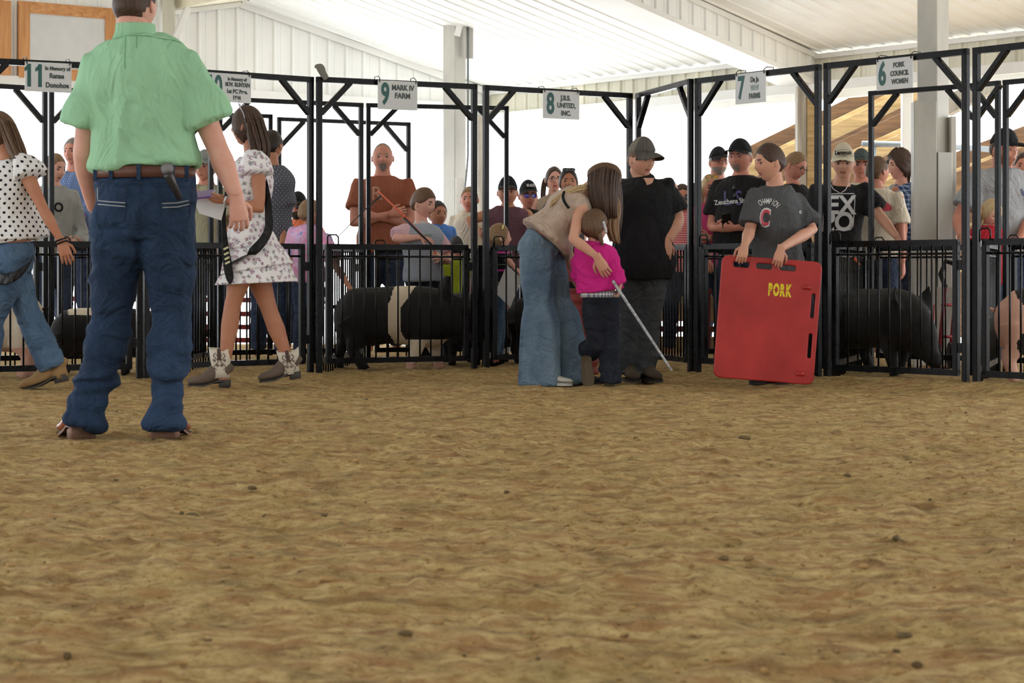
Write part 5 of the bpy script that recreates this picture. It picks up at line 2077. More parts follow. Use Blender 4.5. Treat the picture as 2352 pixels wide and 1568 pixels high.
# sash: black band from shoulder round the hip, with a pointed tail in front
M_SASH = cloth('black_satin_sash', (14, 14, 16), 0.5)
band([jj(604, 396, -0.10), jj(613, 440, -0.15), jj(617, 490, -0.19), jj(614, 535, -0.22), jj(580, 578, -0.235), jj(530, 604, -0.20), jj(519, 612, -0.17)], [0.012, 0.018, 0.024, 0.028, 0.03, 0.016, 0.012], 0.003, M_SASH, g2.root, 'sash', (1, 0, 0.6))
band([jj(520, 440, -0.02), jj(514, 500, -0.10), jj(517, 560, -0.16), jj(523, 610, -0.22), jj(528, 640, -0.25), jj(528, 653, -0.255)], [0.010, 0.012, 0.020, 0.027, 0.022, 0.003], 0.003, M_SASH, g2.root, 'sash_tail', (1, 0, 0))
g = Geo()
for i, yy in enumerate((570, 582, 593, 603)):
    g.obox(jj(519 + i * 1.2, yy, -0.185 - 0.012 * i), (1, 0, 0.5), (0, 1, 0), (-0.5, 0, 1), 0.016, 0.002, 0.006)
build('sash_lettering', g, [simple('pale_gold_lettering', (196, 190, 150), 0.5)], g2.root, False)
g = Geo(); g.tube([jj(519, 452, -0.23), jj(515, 462, -0.235), jj(518, 474, -0.21), jj(522, 462, -0.155), jj(519, 452, -0.23)], 0.007, 7)
build('bracelet', g, [M_SILV], g2.root)
# western boots
M_BWHT = simple('cream_boot_shaft', (206, 198, 182), 0.5, bump=0.2)
M_BBRN = simple('worn_brown_boot', (92, 78, 66), 0.7, bump=0.3)
M_BSOL = simple('grey_boot_sole', (62, 58, 54), 0.8)
M_SCR = simple('brown_scroll_stitching', (70, 48, 40), 0.6)
def western_boot(root, top, ankle, heel, toe_dir, up=(0, 0, 1), L=0.265, scr=True):
    g = Geo()
    dd = Vector(toe_dir).normalized()
    shoe_geo(g, heel, dd, L, 0.043, 0.115, 0.014, heel_h=0.03, pointy=0.5, up=up)
    o = build('boot', g, [M_BBRN, M_BSOL], root)
    s = Vector((0, 1, 0))
    g = Geo()
    ax = (Vector(top) - Vector(ankle)).normalized()
    pts = [Vector(ankle) - ax * 0.03, Vector(ankle) + ax * 0.03, Vector(ankle).lerp(Vector(top), 0.55), Vector(top)]
    def dip(t, a):
        return 1.0
    g.loft(pts, [(0.052, 0.042), (0.054, 0.044), (0.064, 0.054), (0.072, 0.060)], tuple(dd), 24)
    # scalloped top: raise front/back rim
    n = 24
    base = 3 * n
    for k in range(n):
        a = 2 * math.pi * k / n
        v = Vector(g.v[base + k]) + ax * (0.018 * math.cos(2 * a))
        g.v[base + k] = tuple(v)
    sh = build('shaft', g, [M_BWHT], o)
    # pull strap and scroll stitching on the side facing the ring
    g = Geo()
    c0 = Vector(top) - Vector((0, 0.057, 0))
    g.obox(c0 + ax * 0.0 - Vector((0, 0.004, 0)) - ax * 0.03, dd, (0, 1, 0), ax, 0.011, 0.004, 0.036)
    build('pull_strap', g, [M_SCR], o, False)
    g = Geo()
    for sx in (-1, 1):
        cpts = []
        for i in range(30):
            q = i / 29
            x = sx * (0.022 + 0.014 * math.sin(q * 9.5))
            z = -0.02 - q * 0.105
            cpts.append(Vector(top) + dd * x + ax * z + Vector((0, -0.060 + 0.010 * q + 0.004, 0)))
        g.tube(cpts, 0.0022, 5)
        for q in (0.15, 0.45, 0.75):
            cx = Vector(top) + dd * (sx * (0.022 - 0.012 * math.sin(q * 9.5))) + ax * (-0.02 - q * 0.105) + Vector((0, -0.057 + 0.008 * q, 0))
            g.tube([cx + dd * (0.009 * (1 - i / 14) * math.cos(i * 0.8)) + ax * (0.009 * (1 - i / 14) * math.sin(i * 0.8)) for i in range(12)], 0.0018, 5)
    build('scroll_stitching', g, [M_SCR], o)
    return o
western_boot(g2.root, jj(506, 802, -0.06), jj(508, 856, -0.06), jj(530, 888, -0.06), (-1, 0, 0))
western_boot(g2.root, jj(661, 806, 0.08), jj(668, 848, 0.08), jj(692, 868, 0.08), (-1, 0, -0.12), up=(0.12, 0, 1))
# folder and papers she carries
t = thing('clipboard', 'white papers with a purple folder edge held by the tiara girl', 'papers', jj(470, 480, -0.2))
g = Geo(); g.obox(jj(466, 447, -0.22), (1, 0, 0.12), (0, 1, 0.25), (-0.12, -0.2, 1), 0.06, 0.10, 0.006)
build('purple_folder', g, [simple('purple_folder', (92, 60, 120), 0.4)], t, False)
g = Geo()
g.prism([jj(440, 452, -0.14), jj(520, 462, -0.12), jj(508, 506, -0.12), jj(458, 490, -0.14)], (0, 0.004, 0))
build('paper_sheet', g, [simple('white_paper', (206, 206, 208), 0.6, var=0.02)], t, False)

# ================================================================== 3 girl in polka dots at the left edge
D3 = 12.25
jj = lambda x, y, dd=0.0: P(x, y, D3 + dd)
J3 = dict(head=jj(-6, 304), neck=jj(18, 368), pelvis=jj(30, 580), shL=jj(62, 402, -0.14), shR=jj(0, 402, 0.15), elL=jj(99, 480, -0.16), elR=jj(-30, 490, 0.1), wrL=jj(140, 553, -0.16), wrR=jj(-60, 520, 0),
          hipL=jj(26, 605, -0.07), hipR=jj(22, 605, 0.08), kneeL=jj(-18, 730, -0.07), kneeR=jj(66, 722, 0.08), ankL=jj(-40, 870, -0.07), ankR=jj(122, 845, 0.08))
g3 = Person('girl in a white polka dot blouse and jeans striding out at the left edge', 20, D3, H=1.69, yaw=-80, headyaw=-95, female=True, joints=J3, base=G(20, D3))
g3.hands['L'] = dict(dir=(0.35, 0, -1), palm=(-0.3, 1, 0), curl=0.28, size=0.17, thumb=-1, spread=0.1)
g3.body([SKT, LIPR, H_BRN], voxel=0.012)
M_POLKA = mat_dots('white_polka_dot_cotton', (214, 212, 212), (26, 24, 28), 26, 0.20)
g3.shirt(M_POLKA, name='blouse', hem=0.12, sleeve=0.0, inf=0.028, hemflare=0.35, amp=0.012, freq=8, aniso=(1.4, 1.4, 0.2))
skirt(g3.root, [jj(22, 470), jj(28, 515), jj(36, 556)], [(0.145, 0.13), (0.185, 0.165), (0.205, 0.19)], M_POLKA, 'blouse_hem', 12, 0.07)
for sd in (-0.15, 0.15):
    g = Geo()
    def fs_(t, a): return 1 + 0.12 * t * math.sin(8 * a)
    g.loft(*catmull([jj(46, 368, sd * 0.7), jj(62, 382, sd * 1.05), jj(70, 404, sd * 1.2)], [(0.05, 0.05), (0.085, 0.07), (0.098, 0.085)], 3), (1, 0, -0.3), 30, 0, True, fs_)
    build('flutter_sleeve', g, [M_POLKA], g3.root)
g3.pants(D_MID, inf=0.012, top=0.10, kneer=0.075, hemr=0.088, length=1.0, amp=0.009, voxel=0.012)
g3.hair(H_MID, [(0, 0.26), (0.2, 0.2), (0.32, 0.05), (0.42, -0.1), (0.5, -0.3), (1.0, -0.46)], thick=0.05, streak=True)
long_hair(g3.fr, g3.root, H_MID, [jj(12, 276, -0.03), jj(26, 312, -0.06), jj(40, 348, -0.08), jj(58, 384, -0.12)], width=0.42, thick=0.3, n=26, lat=(1, 0, 0.2), depv=(0, -1, 0), fan=0.1)
long_hair(g3.fr, g3.root, H_MID, [jj(14, 276, 0.05), jj(28, 312, 0.05), jj(42, 345, 0.04), jj(54, 376, 0.0)], width=0.36, thick=0.3, n=16, lat=(1, 0, 0.2), depv=(0, 1, 0))
band([jj(0, 641, -0.18), jj(20, 640, -0.21), jj(44, 628, -0.22), jj(66, 606, -0.18), jj(76, 590, -0.10)], [0.035, 0.03, 0.022, 0.014, 0.008], 0.004, M_SASH, g3.root, 'sash', (0.2, 0, 1))
g = Geo()
for q in (0, 1):
    c = jj(139 + q * 3, 551 + q * 6, -0.16)
    g.tube([c + Vector((0.034 * math.cos(a), 0.03 * math.sin(a), 0.012 * math.cos(a))) for a in [i * math.pi / 7 for i in range(15)]], 0.0045, 6)
build('bracelet', g, [M_SASH], g3.root)
M_TANB = simple('tan_suede_boot', (148, 116, 76), 0.85, bump=0.3)
g = Geo(); shoe_geo(g, jj(158, 874, 0.08), Vector((-1, 0, -0.22)), 0.30, 0.045, 0.12, 0.014, up=(-0.22, 0, 1), heel_h=0.03, pointy=0.5)
g.loft([jj(140, 868, 0.08), jj(128, 838, 0.08)], [(0.05, 0.042), (0.055, 0.045)], (1, 0, 0.2), 14)
build('boot', g, [M_TANB, M_BSOL], g3.root)
g = Geo(); shoe_geo(g, jj(-20, 893, -0.07), Vector((-1, 0, 0)), 0.28, 0.045, 0.12, 0.014, heel_h=0.03)
build('boot', g, [M_TANB, M_BSOL], g3.root)

# ================================================================== 4 bending girl in the beige top
D4 = 12.8
jj = lambda x, y, dd=0.0: P(x, y, D4 + dd)
J4 = dict(head=jj(1385, 418, 0.06), neck=jj(1336, 450, 0.05), pelvis=jj(1238, 572, 0), shR=jj(1336, 478, -0.10), shL=jj(1322, 462, 0.20), elR=jj(1316, 548, -0.28), elL=jj(1303, 572, 0.18), wrR=jj(1372, 590, -0.36), wrL=jj(1318, 628, 0.10),
          hipR=jj(1234, 590, -0.07), hipL=jj(1256, 590, 0.08), kneeR=jj(1240, 735, -0.07), kneeL=jj(1290, 728, 0.10), ankR=jj(1238, 872, -0.07), ankL=jj(1316, 866, 0.10))
g4 = Person('long haired girl in a beige top and wide jeans bending over the small child', 1250, D4, H=1.66, yaw=85, headyaw=95, headpitch=50, female=True, joints=J4, base=G(1255, D4))
g4.ax = (J4['neck'] - J4['pelvis']).normalized(); g4.tl = (J4['shL'] - J4['shR']).normalized()
g4.hands['R'] = dict(dir=(0.55, 0.1, -1), palm=(0.2, 1, 0), curl=0.3, size=0.165, thumb=1)
g4.hands['L'] = dict(dir=(0.5, -0.1, -1), palm=(0, -1, 0), curl=0.3, size=0.16)
g4.body([SK, LIPR, H_BRN], voxel=0.012)
M_BEIGE = cloth('beige_knit', (178, 158, 144), var=0.1, scale=30)
g4.shirt(M_BEIGE, name='top', hem=0.16, sleeve=0.0, inf=0.030, hemflare=0.55, loose=0.12, amp=0.012, freq=7)
band([jj(1296, 440, -0.12), jj(1293, 452, -0.165), jj(1298, 466, -0.175), jj(1307, 478, -0.17)], 0.009, 0.006, C_BLACK, g4.root, 'strap', (1, 0, 0))
g4.pants(D_FADE, inf=0.010, top=0.15, kneer=0.115, hemr=0.130, length=1.09, legr=1.1, amp=0.013, freq=6, aniso=(1.5, 1.5, 0.3), voxel=0.012)
g4.hair(H_MID, [(0, 0.2), (0.2, 0.1), (0.32, -0.1), (0.45, -0.42), (1.0, -0.5)], thick=0.06, streak=True)
_lh = dict(lat=(1, 0, 0), depv=(0, -1, 0))
long_hair(g4.fr, g4.root, H_BRN, [jj(1390, 385, -0.03), jj(1386, 425, -0.06), jj(1388, 465, -0.07), jj(1396, 505, -0.05)], width=0.85, thick=0.28, n=30, fan=-0.1, **_lh)
long_hair(g4.fr, g4.root, H_BRN, [jj(1398, 395, 0.05), jj(1406, 440, 0.04), jj(1408, 490, 0.03), jj(1410, 540, 0.02)], width=0.5, thick=0.2, n=18, fan=0.0, **_lh)
long_hair(g4.fr, g4.root, H_LBR, [jj(1402, 440, -0.02), jj(1408, 480, -0.03), jj(1404, 520, -0.04), jj(1414, 560, -0.04)], width=0.34, thick=0.1, n=10, name='hair_lock', **_lh)
long_hair(g4.fr, g4.root, H_BLD, [jj(1350, 432, -0.05), jj(1322, 438, -0.07), jj(1292, 450, -0.08), jj(1262, 470, -0.08)], width=0.24, thick=0.08, n=12, name='hair_lock', lat=(0.3, 0, 1), depv=(0, -1, 0))
M_WSH = simple('white_sneaker', (190, 186, 176), 0.7)
for k, hx, dd in (('R', 1232, -0.07), ('L', 1300, 0.10)):
    g = Geo(); shoe_geo(g, G(hx, D4 + dd), Vector((1, -0.15, 0)), 0.23, 0.042, 0.07, 0.02)
    build('shoe', g, [M_WSH if k == 'R' else M_SHOE, M_WSH if k == 'R' else M_SOLE], g4.root)

# ================================================================== 5 small child in pink
D5 = 12.62
jj = lambda x, y, dd=0.0: P(x, y, D5 + dd)
J5 = dict(head=jj(1368, 521), neck=jj(1362, 563), pelvis=jj(1379, 684), shL=jj(1334, 582, 0.02), shR=jj(1394, 580, -0.02), elR=jj(1412, 622, -0.06), elL=jj(1330, 628, 0.08), wrR=jj(1424, 655, -0.08), wrL=jj(1345, 655, 0.18),
          hipL=jj(1362, 698), hipR=jj(1398, 698), kneeL=jj(1368, 790, -0.02), kneeR=jj(1400, 788, 0.0), ankL=jj(1352, 806, 0.05), ankR=jj(1402, 868, 0.0))
c5 = Person('small child in a hot pink shirt and black jeans seen from behind', 1380, D5, H=1.10, yaw=168, headyaw=118, child=1.0, joints=J5, head=0.195, base=G(1385, D5), build=1.05)
c5.hands['R'] = dict(dir=(-0.1, 0.3, -1), palm=(-1, 0.2, 0), curl=0.85, size=0.11, thumb=-1)
c5.body([SKP, LIPR, H_MID], voxel=0.010)
M_PINK = cloth('hot_pink_cotton', (196, 36, 128))
c5.shirt(M_PINK, hem=0.12, sleeve=0.98, inf=0.024, flare=1.2, amp=0.011, freq=11, loose=0.12, voxel=0.009, aniso=(0.8, 0.8, 1.2))
g = Geo(); g.loft([jj(1361, 572), jj(1361, 562), jj(1362, 554)], [(0.062, 0.056), (0.054, 0.05), (0.046, 0.044)], (1, 0, 0), 20)
build('collar', g, [M_PINK], c5.root)
c5.pants(D_BLK, inf=0.010, top=0.06, kneer=0.060, hemr=0.068, length=1.12, amp=0.008, voxel=0.010, stack=0.6)
M_BEAD = mat_check('beaded_belt', (206, 202, 196), (78, 96, 130), 45, 0.45)
c5.belt(M_BEAD, t=0.075, hgt=0.034, inf=0.014)
c5.hair(H_MID, [(0, 0.28), (0.2, 0.18), (0.32, -0.02), (0.45, -0.10), (0.52, -0.42), (1.0, -0.48)], thick=0.07, streak=True)
band([c5.fr.w(-0.05, -0.30, -0.2), c5.fr.w(0.0, -0.36, -0.45), c5.fr.w(0.05, -0.36, -0.62)], [0.02, 0.014, 0.006], 0.012, H_MID, c5.root, 'braid', (1, 0, 0))
g = Geo()
for q in range(5):
    g.ball(c5.fr.w(0.06 + 0.02 * q, -0.40, 0.12 - 0.07 * q), (0.010, 0.006, 0.012), 7, 5)
build('hair_clip', g, [M_SILV], c5.root)
M_SUE = simple('dusty_boot_sole', (84, 72, 54), 0.9, bump=0.5)
g = Geo()   # raised boot, sole towards the camera
c = jj(1345, 815, -0.02); dn = Vector((0.10, -0.02, -1)).normalized()
shoe_geo(g, c, dn, 0.205, 0.037, 0.075, 0.016, up=(0.1, 1, 0.0), heel_h=0.0)
g.loft([c + Vector((0.02, 0.06, -0.02)), c + Vector((0.04, 0.10, 0.05))], [(0.035, 0.035), (0.045, 0.045)], (1, 0, 0), 12)
build('boot', g, [M_BBRN, M_SUE], c5.root)
g = Geo(); shoe_geo(g, G(1398, D5), Vector((0.2, 1, 0)), 0.2, 0.037, 0.075, 0.016, heel_h=0.02)
build('boot', g, [M_BBRN, M_SUE], c5.root)
# show cane
a = P(1409, 647, D5 - 0.12); b = P(1543, 851, D5 - 0.20)
g = Geo(); pts = [a.lerp(b, i / 8) for i in range(9)]
g.tube(pts, [0.009, 0.0095, 0.0095, 0.009, 0.009, 0.0085, 0.008, 0.008, 0.007], 10)
g.ball(a, 0.0105, 10, 7)
cane_m = NT('wrapped_grey_stick')
v, sp = pat2d(cane_m)
cane_m.color(cane_m.ramp(cane_m.noise(60, 3), [(0.35, srgb((128, 132, 138))), (0.6, srgb((182, 186, 190)))])); cane_m.set(Roughness=0.4)
tag(build('show_stick', g, [cane_m.mat], None, True, a), 'grey wrapped show stick held by the small child in pink', 'stick')

# ================================================================== 6 teenager in black
D6 = 13.25
jj = lambda x, y, dd=0.0: P(x, y, D6 + dd)
J6 = dict(head=jj(1474, 366, -0.03), neck=jj(1478, 414, 0.0), pelvis=jj(1476, 612, 0), shL=jj(1532, 432, -0.02), shR=jj(1432, 432, 0.05), elL=jj(1556, 505, 0.02), elR=jj(1420, 520, 0.05), wrL=jj(1534, 553, -0.12), wrR=jj(1440, 580, 0.02),
          hipL=jj(1494, 640), hipR=jj(1452, 640), kneeL=jj(1486, 752), kneeR=jj(1448, 752), ankL=jj(1480, 855), ankR=jj(1446, 855))
t6 = Person('teenage boy in a black shirt and mesh back cap looking down beside the child', 1466, D6, H=1.60, yaw=15, headyaw=38, headpitch=9, joints=J6, head=0.232, base=G(1466, D6), build=1.22, chub=0.4)
t6.hands['L'] = dict(dir=(-0.1, -0.1, -1), palm=(-0.3, 1, 0), curl=0.35, size=0.165, thumb=-1)
t6.body([SK, LIP, H_BRN], voxel=0.012, arm_r=1.2)
M_BLKP = cloth('black_polo_knit', (24, 25, 28), var=0.1)
t6.shirt(M_BLKP, hem=-0.12, sleeve=0.5, inf=0.022, flare=1.35, belly=0.02, amp=0.014)
g = Geo()
g.loft([J6['neck'] + Vector((0, 0, -0.02)), J6['neck'] + Vector((0, 0.02, 0.02))], [(0.088, 0.075), (0.074, 0.066)], (1, 0, 0), 20)
build('collar', g, [M_BLKP], t6.root)
g = Geo()
nk = J6['neck'] + t6.fw * 0.115
g.prism([nk + t6.lf * 0.033 + Vector((0, 0, 0.01)), nk - t6.lf * 0.033 + Vector((0, 0, 0.01)), nk + Vector((0, 0, -0.085)) + t6.fw * 0.012], -t6.fw * 0.02)
build('open_neckline', g, [SK], t6.root, False)
t6.pants(D_GREY, inf=0.012, top=0.02, kneer=0.082, hemr=0.080, length=1.05, amp=0.010, stack=0.8, voxel=0.012)
M_CAPG = cloth('grey_brown_cap', (84, 80, 76)); M_CAPM = simple('tan_cap_mesh', (128, 120, 108), 0.9, bump=0.9, bscale=900)
t6.hair(H_MID, SHORT, thick=0.02)
t6.cap(M_CAPG, back=M_CAPM, droop=0.14, tall=0.10)
M_DIRTB = simple('muddy_boot', (70, 60, 48), 0.9, bump=0.4)
t6.shoe_pair(M_DIRTB, M_SOLE, L=0.28, w=0.05, h=0.11)
g = Geo(); g.ball(jj(1462, 615, -0.165), (0.014, 0.003, 0.008), 8, 6)
build('shirt_logo', g, [C_GREY], t6.root)

# ================================================================== 7 boy with the red board
D7 = 12.95
jj = lambda x, y, dd=0.0: P(x, y, D7 + dd)
J7 = dict(head=jj(1766, 374, -0.02), neck=jj(1780, 430, 0.0), pelvis=jj(1790, 630, 0), shL=jj(1826, 462, 0.08), shR=jj(1738, 455, -0.06), elL=jj(1866, 528, 0.0), elR=jj(1722, 530, -0.10), wrL=jj(1794, 570, -0.49), wrR=jj(1711, 562, -0.49),
          hipL=jj(1810, 650), hipR=jj(1770, 650), kneeL=jj(1812, 760), kneeR=jj(1768, 760), ankL=jj(1810, 862), ankR=jj(1768, 862))
b7 = Person('boy in a charcoal shirt looking left while holding up the red board', 1785, D7, H=1.60, yaw=-32, headyaw=-68, headpitch=8, joints=J7, head=0.238, base=G(1788, D7))
for k in 'LR':
    b7.hands[k] = dict(dir=(-0.25, -0.1, -1), palm=(0.1, 1, 0.0), curl=0.55, size=0.15, thumb=(-1 if k == 'L' else 1))
b7.body([SK, LIP, H_BRN], voxel=0.012)
b7.shirt(C_CHAR, hem=-0.10, sleeve=0.55, inf=0.022, flare=1.45, amp=0.016, freq=6)
b7.pants(D_NAVY, inf=0.012, kneer=0.07, hemr=0.07, voxel=0.014)
b7.hair(H_BRN, [(0, 0.27), (0.18, 0.24), (0.28, 0.10), (0.40, -0.02), (0.5, 0.03), (0.58, -0.06), (0.7, -0.27), (1.0, -0.34)], thick=0.035, rough=0.006)
b7.shoe_pair(simple('blue_grey_shoe', (64, 68, 78), 0.8), M_SOLE, L=0.27)
M_PRW = simple('white_print', (196, 196, 198), 0.6, var=0.03)
M_PRR = simple('red_print', (190, 60, 78), 0.6)
# arched print: letters along an arc
def arc_print(person, text, cx, cy, d, r, size, sx, mat, name, a0, a1, dirv=(0, 1, 0), bold=0.01):
    g = Geo()
    n = len(text)
    for i, ch in enumerate(text):
        if ch == ' ':
            continue
        a = math.radians(a0 + (a1 - a0) * i / (n - 1))
        tg = text_geo(ch, size, 0.0, bold * size, sx)
        o = P(cx, cy, d) + Vector((math.sin(a) * r, 0, math.cos(a) * r - r))
        g.merge(place(tg, o, (math.cos(a), 0, -math.sin(a)), (math.sin(a), 0, math.cos(a)), (0, -1, 0)))
    return project_text(person.shirt_o, g, dirv, mat, person.root, name)
arc_print(b7, 'CHAMPION', 1756, 464, D7, 0.085, 0.052, 0.55, M_PRW, 'arched_print', -32, 46)
g = place(text_geo('C', 0.155, 0.0, 0.008, 0.62), P(1750, 503, D7), (1, 0, -0.1), (0.1, 0, 1), (0, -1, 0))
project_text(b7.shirt_o, g, (0, 1, 0), M_PRW, b7.root, 'emblem_outline', 0.003)
g = place(text_geo('C', 0.135, 0.0, 0.003, 0.62), P(1750, 503, D7), (1, 0, -0.1), (0.1, 0, 1), (0, -1, 0))
project_text(b7.shirt_o, g, (0, 1, 0), M_PRR, b7.root, 'emblem', 0.006)
g = place(text_geo('C', 0.022, 0.0, 0.002), P(1835, 488, D7), (1, 0, 0), (0, 0, 1), (0, -1, 0))
project_text(b7.shirt_o, g, (0, 1, 0), M_PRW, b7.root, 'sleeve_logo', 0.004)

# the red board: a thick moulded panel with handle slots
DB = 12.5
def board():
    sc_ = DB / F
    cu = bpy.data.curves.new('b', 'CURVE'); cu.dimensions = '2D'; cu.fill_mode = 'BOTH'
    W, Hh = 0.615, 0.755
    def rr(cx, cy, w, h, r, n=6):
        out = []
        for qx, qy, a0 in ((1, 1, 0), (-1, 1, 90), (-1, -1, 180), (1, -1, 270)):
            for i in range(n + 1):
                a = math.radians(a0 + 90 * i / n)
                out.append((cx + qx * (w / 2 - r) + r * math.cos(a), cy + qy * (h / 2 - r) + r * math.sin(a)))
        return out
    loops = [rr(0, 0, W, Hh, 0.045)]
    for x, y, w, h in ((-0.185, 0.325, 0.10, 0.034), (-0.045, 0.325, 0.10, 0.034), (0.098, 0.325, 0.10, 0.034), (0.268, 0.105, 0.022, 0.15), (0.268, -0.14, 0.022, 0.15)):
        loops.append(rr(x, y, w, h, min(w, h) / 2 - 0.001))
    for lp in loops:
        sp = cu.splines.new('POLY'); sp.points.add(len(lp) - 1); sp.use_cyclic_u = True
        for p, (x, y) in zip(sp.points, lp):
            p.co = (x, y, 0, 1)
    cu.extrude = 0.010; cu.bevel_depth = 0.007; cu.bevel_resolution = 3; cu.offset = -0.007
    o = bpy.data.objects.new('b', cu); tmp_scene.collection.objects.link(o)
    vl = tmp_scene.view_layers[0]; vl.update()
    ev = o.evaluated_get(vl.depsgraph); me = ev.to_mesh()
    g = Geo(); g.v = [tuple(v.co) for v in me.vertices]; g.f = [tuple(p.vertices) for p in me.polygons]; g.m = [0] * len(g.f)
    ev.to_mesh_clear(); bpy.data.objects.remove(o); bpy.data.curves.remove(cu)
    return g
M_RED = NT('red_moulded_plastic')
M_RED.color(M_RED.ramp(M_RED.noise(3.5, 4), [(0.35, srgb((150, 22, 20))), (0.65, srgb((176, 38, 36)))])); M_RED.set(Roughness=0.38)
M_RED.bump(M_RED.noise(240, 3), 0.12, 0.002)
M_RED = M_RED.mat
bx = Vector((math.cos(math.radians(-4.5)), -0.06, math.sin(math.radians(-4.5)))).normalized()
by = Vector((math.sin(math.radians(4.5)), 0.03, math.cos(math.radians(4.5)))).normalized()
bn = bx.cross(by)
bc_ = P(1763, 734, DB)
rb = thing('sorting_board', 'large red plastic sorting board with yellow PORK lettering', 'board', bc_)
build('panel', place(board(), bc_, bx, by, bn), [M_RED], rb, True, None, 40)
g = Geo()
for x, y in ((0.222, 0.215), (0.222, -0.315)):
    c = bc_ + bx * x + by * y + bn * 0.016
    g.loft([c - bx * 0.026, c - bx * 0.024, c + bx * 0.024, c + bx * 0.026], [(0.008, 0.006), (0.014, 0.013), (0.014, 0.013), (0.008, 0.006)], tuple(by), 10)
build('raised_lug', g, [M_RED], rb)
g = Geo(); g.obox(bc_ + bx * 0.185 + by * -0.085 + bn * 0.0172, bx, by, bn, 0.045, 0.0015, 0.001)
build('moulded_line', g, [M_RED], rb, False)
M_YEL = simple('yellow_stencil_paint', (214, 196, 30), 0.6)
xx = -0.0
for i, ch in enumerate('PORK'):
    tg = text_geo(ch, 0.098, 0.0008, 0.006, 0.46)
    # stencil bridge: cut a thin band at mid height
    g2_ = place(tg, bc_ + bx * (0.001 + i * 0.037) + by * 0.183 + bn * 0.0178, bx, by, bn)
    build('letter', g2_, [M_YEL], rb, False)
    g = Geo(); g.obox(bc_ + bx * (0.001 + i * 0.037) + by * 0.186 + bn * 0.0195, bx, by, bn, 0.017, 0.0018, 0.0006)
    build('stencil_gap', g, [M_RED], rb, False)
# ================================================================== onlookers and handlers in the pens
M_CAPB = cloth('black_cap', (26, 27, 30)); M_GLF = simple('dark_glasses_frame', (30, 28, 28), 0.3)
M_LENS = simple('dark_lens', (16, 16, 20), 0.08); M_LENSP = simple('violet_mirror_lens', (78, 62, 190), 0.1); M_LENSY = simple('amber_mirror_lens', (190, 150, 70), 0.15)
M_SUNR = M_GLF

def glasses(s, dark=None, up=0.0, fwd=0.0, name='glasses', size=1.0):
    return build(name, glasses_geo(s.fr, dark is not None, up, fwd, size), [M_GLF, dark or M_LENS], s.root)

def person_back(label, px, d, top, yaw=0, sk=SK, lips=LIP, brow=H_BRN, shirt=C_GREY, hair=H_BRN, line=SHORT, pants=D_NAVY, sleeve=0.5, legs=True, joints=None, pose=None, flare=1.35, shirt_kw=None, hair_kw=None, body_kw=None, **kw):
    s = Person(label, px, d, top_y=top, yaw=yaw, joints=joints, **kw)
    if pose:
        for k, v in pose(s).items():
            if k == 'hands':
                s.hands.update(v)
            else:
                s.J[k] = v
    bk = dict(voxel=0.017, legs=legs)
    bk.update(body_kw or {})
    s.body([sk, lips, brow], **bk)
    sk_ = dict(hem=-0.10, sleeve=sleeve, flare=flare, voxel=0.014, amp=0.012, inf=0.018)
    sk_.update(shirt_kw or {})
    s.shirt(shirt, **sk_)
    if legs:
        s.pants(pants, voxel=0.018, amp=0.008, name='trousers')
    if hair is not None:
        s.hair(hair, line, **(hair_kw or dict(thick=0.03)))
    return s

def arms_crossed(s):
    h = s.H; nk = s.J['neck']
    o = Vector((nk.x, nk.y, 0))
    L = lambda f, l, u: o + s.fw * (f * h) + s.lf * (l * h) + Vector((0, 0, u * h))
    return {'elL': L(0.055, 0.135, 0.625), 'elR': L(0.055, -0.135, 0.625), 'wrL': L(0.125, -0.035, 0.655), 'wrR': L(0.14, 0.035, 0.665),
            'hands': {'L': dict(dir=-s.lf * 0.9 - s.fw * 0.2 + Vector((0, 0, .15)), palm=-s.fw, curl=0.45), 'R': dict(dir=s.lf * 0.9 - s.fw * 0.2 + Vector((0, 0, .2)), palm=-s.fw, curl=0.45)}}

def hands_front(s, zu=0.60, fw=0.15, ap=0.03):
    h = s.H; nk = s.J['neck']
    o = Vector((nk.x, nk.y, 0))
    L = lambda f, l, u: o + s.fw * (f * h) + s.lf * (l * h) + Vector((0, 0, u * h))
    return {'elL': L(0.03, 0.135, 0.615), 'elR': L(0.03, -0.135, 0.615), 'wrL': L(fw, ap + 0.03, zu), 'wrR': L(fw, -ap - 0.03, zu),
            'hands': {'L': dict(dir=s.fw * 0.4 - s.lf, palm=-s.fw * 0.6 + Vector((0, 0, .4)), curl=0.6), 'R': dict(dir=s.fw * 0.4 + s.lf, palm=-s.fw * 0.6 + Vector((0, 0, .4)), curl=0.6)}}

def on_rail(s, zu=0.55):
    h = s.H; nk = s.J['neck']
    o = Vector((nk.x, nk.y, 0))
    L = lambda f, l, u: o + s.fw * (f * h) + s.lf * (l * h) + Vector((0, 0, u * h))
    return {'elL': L(0.02, 0.165, 0.655), 'elR': L(0.02, -0.165, 0.655), 'wrL': L(0.12, 0.14, zu), 'wrR': L(0.12, -0.14, zu),
            'hands': {'L': dict(dir=s.fw + Vector((0, 0, -.5)), palm=(0, 0, -1), curl=0.6), 'R': dict(dir=s.fw + Vector((0, 0, -.5)), palm=(0, 0, -1), curl=0.6)}}

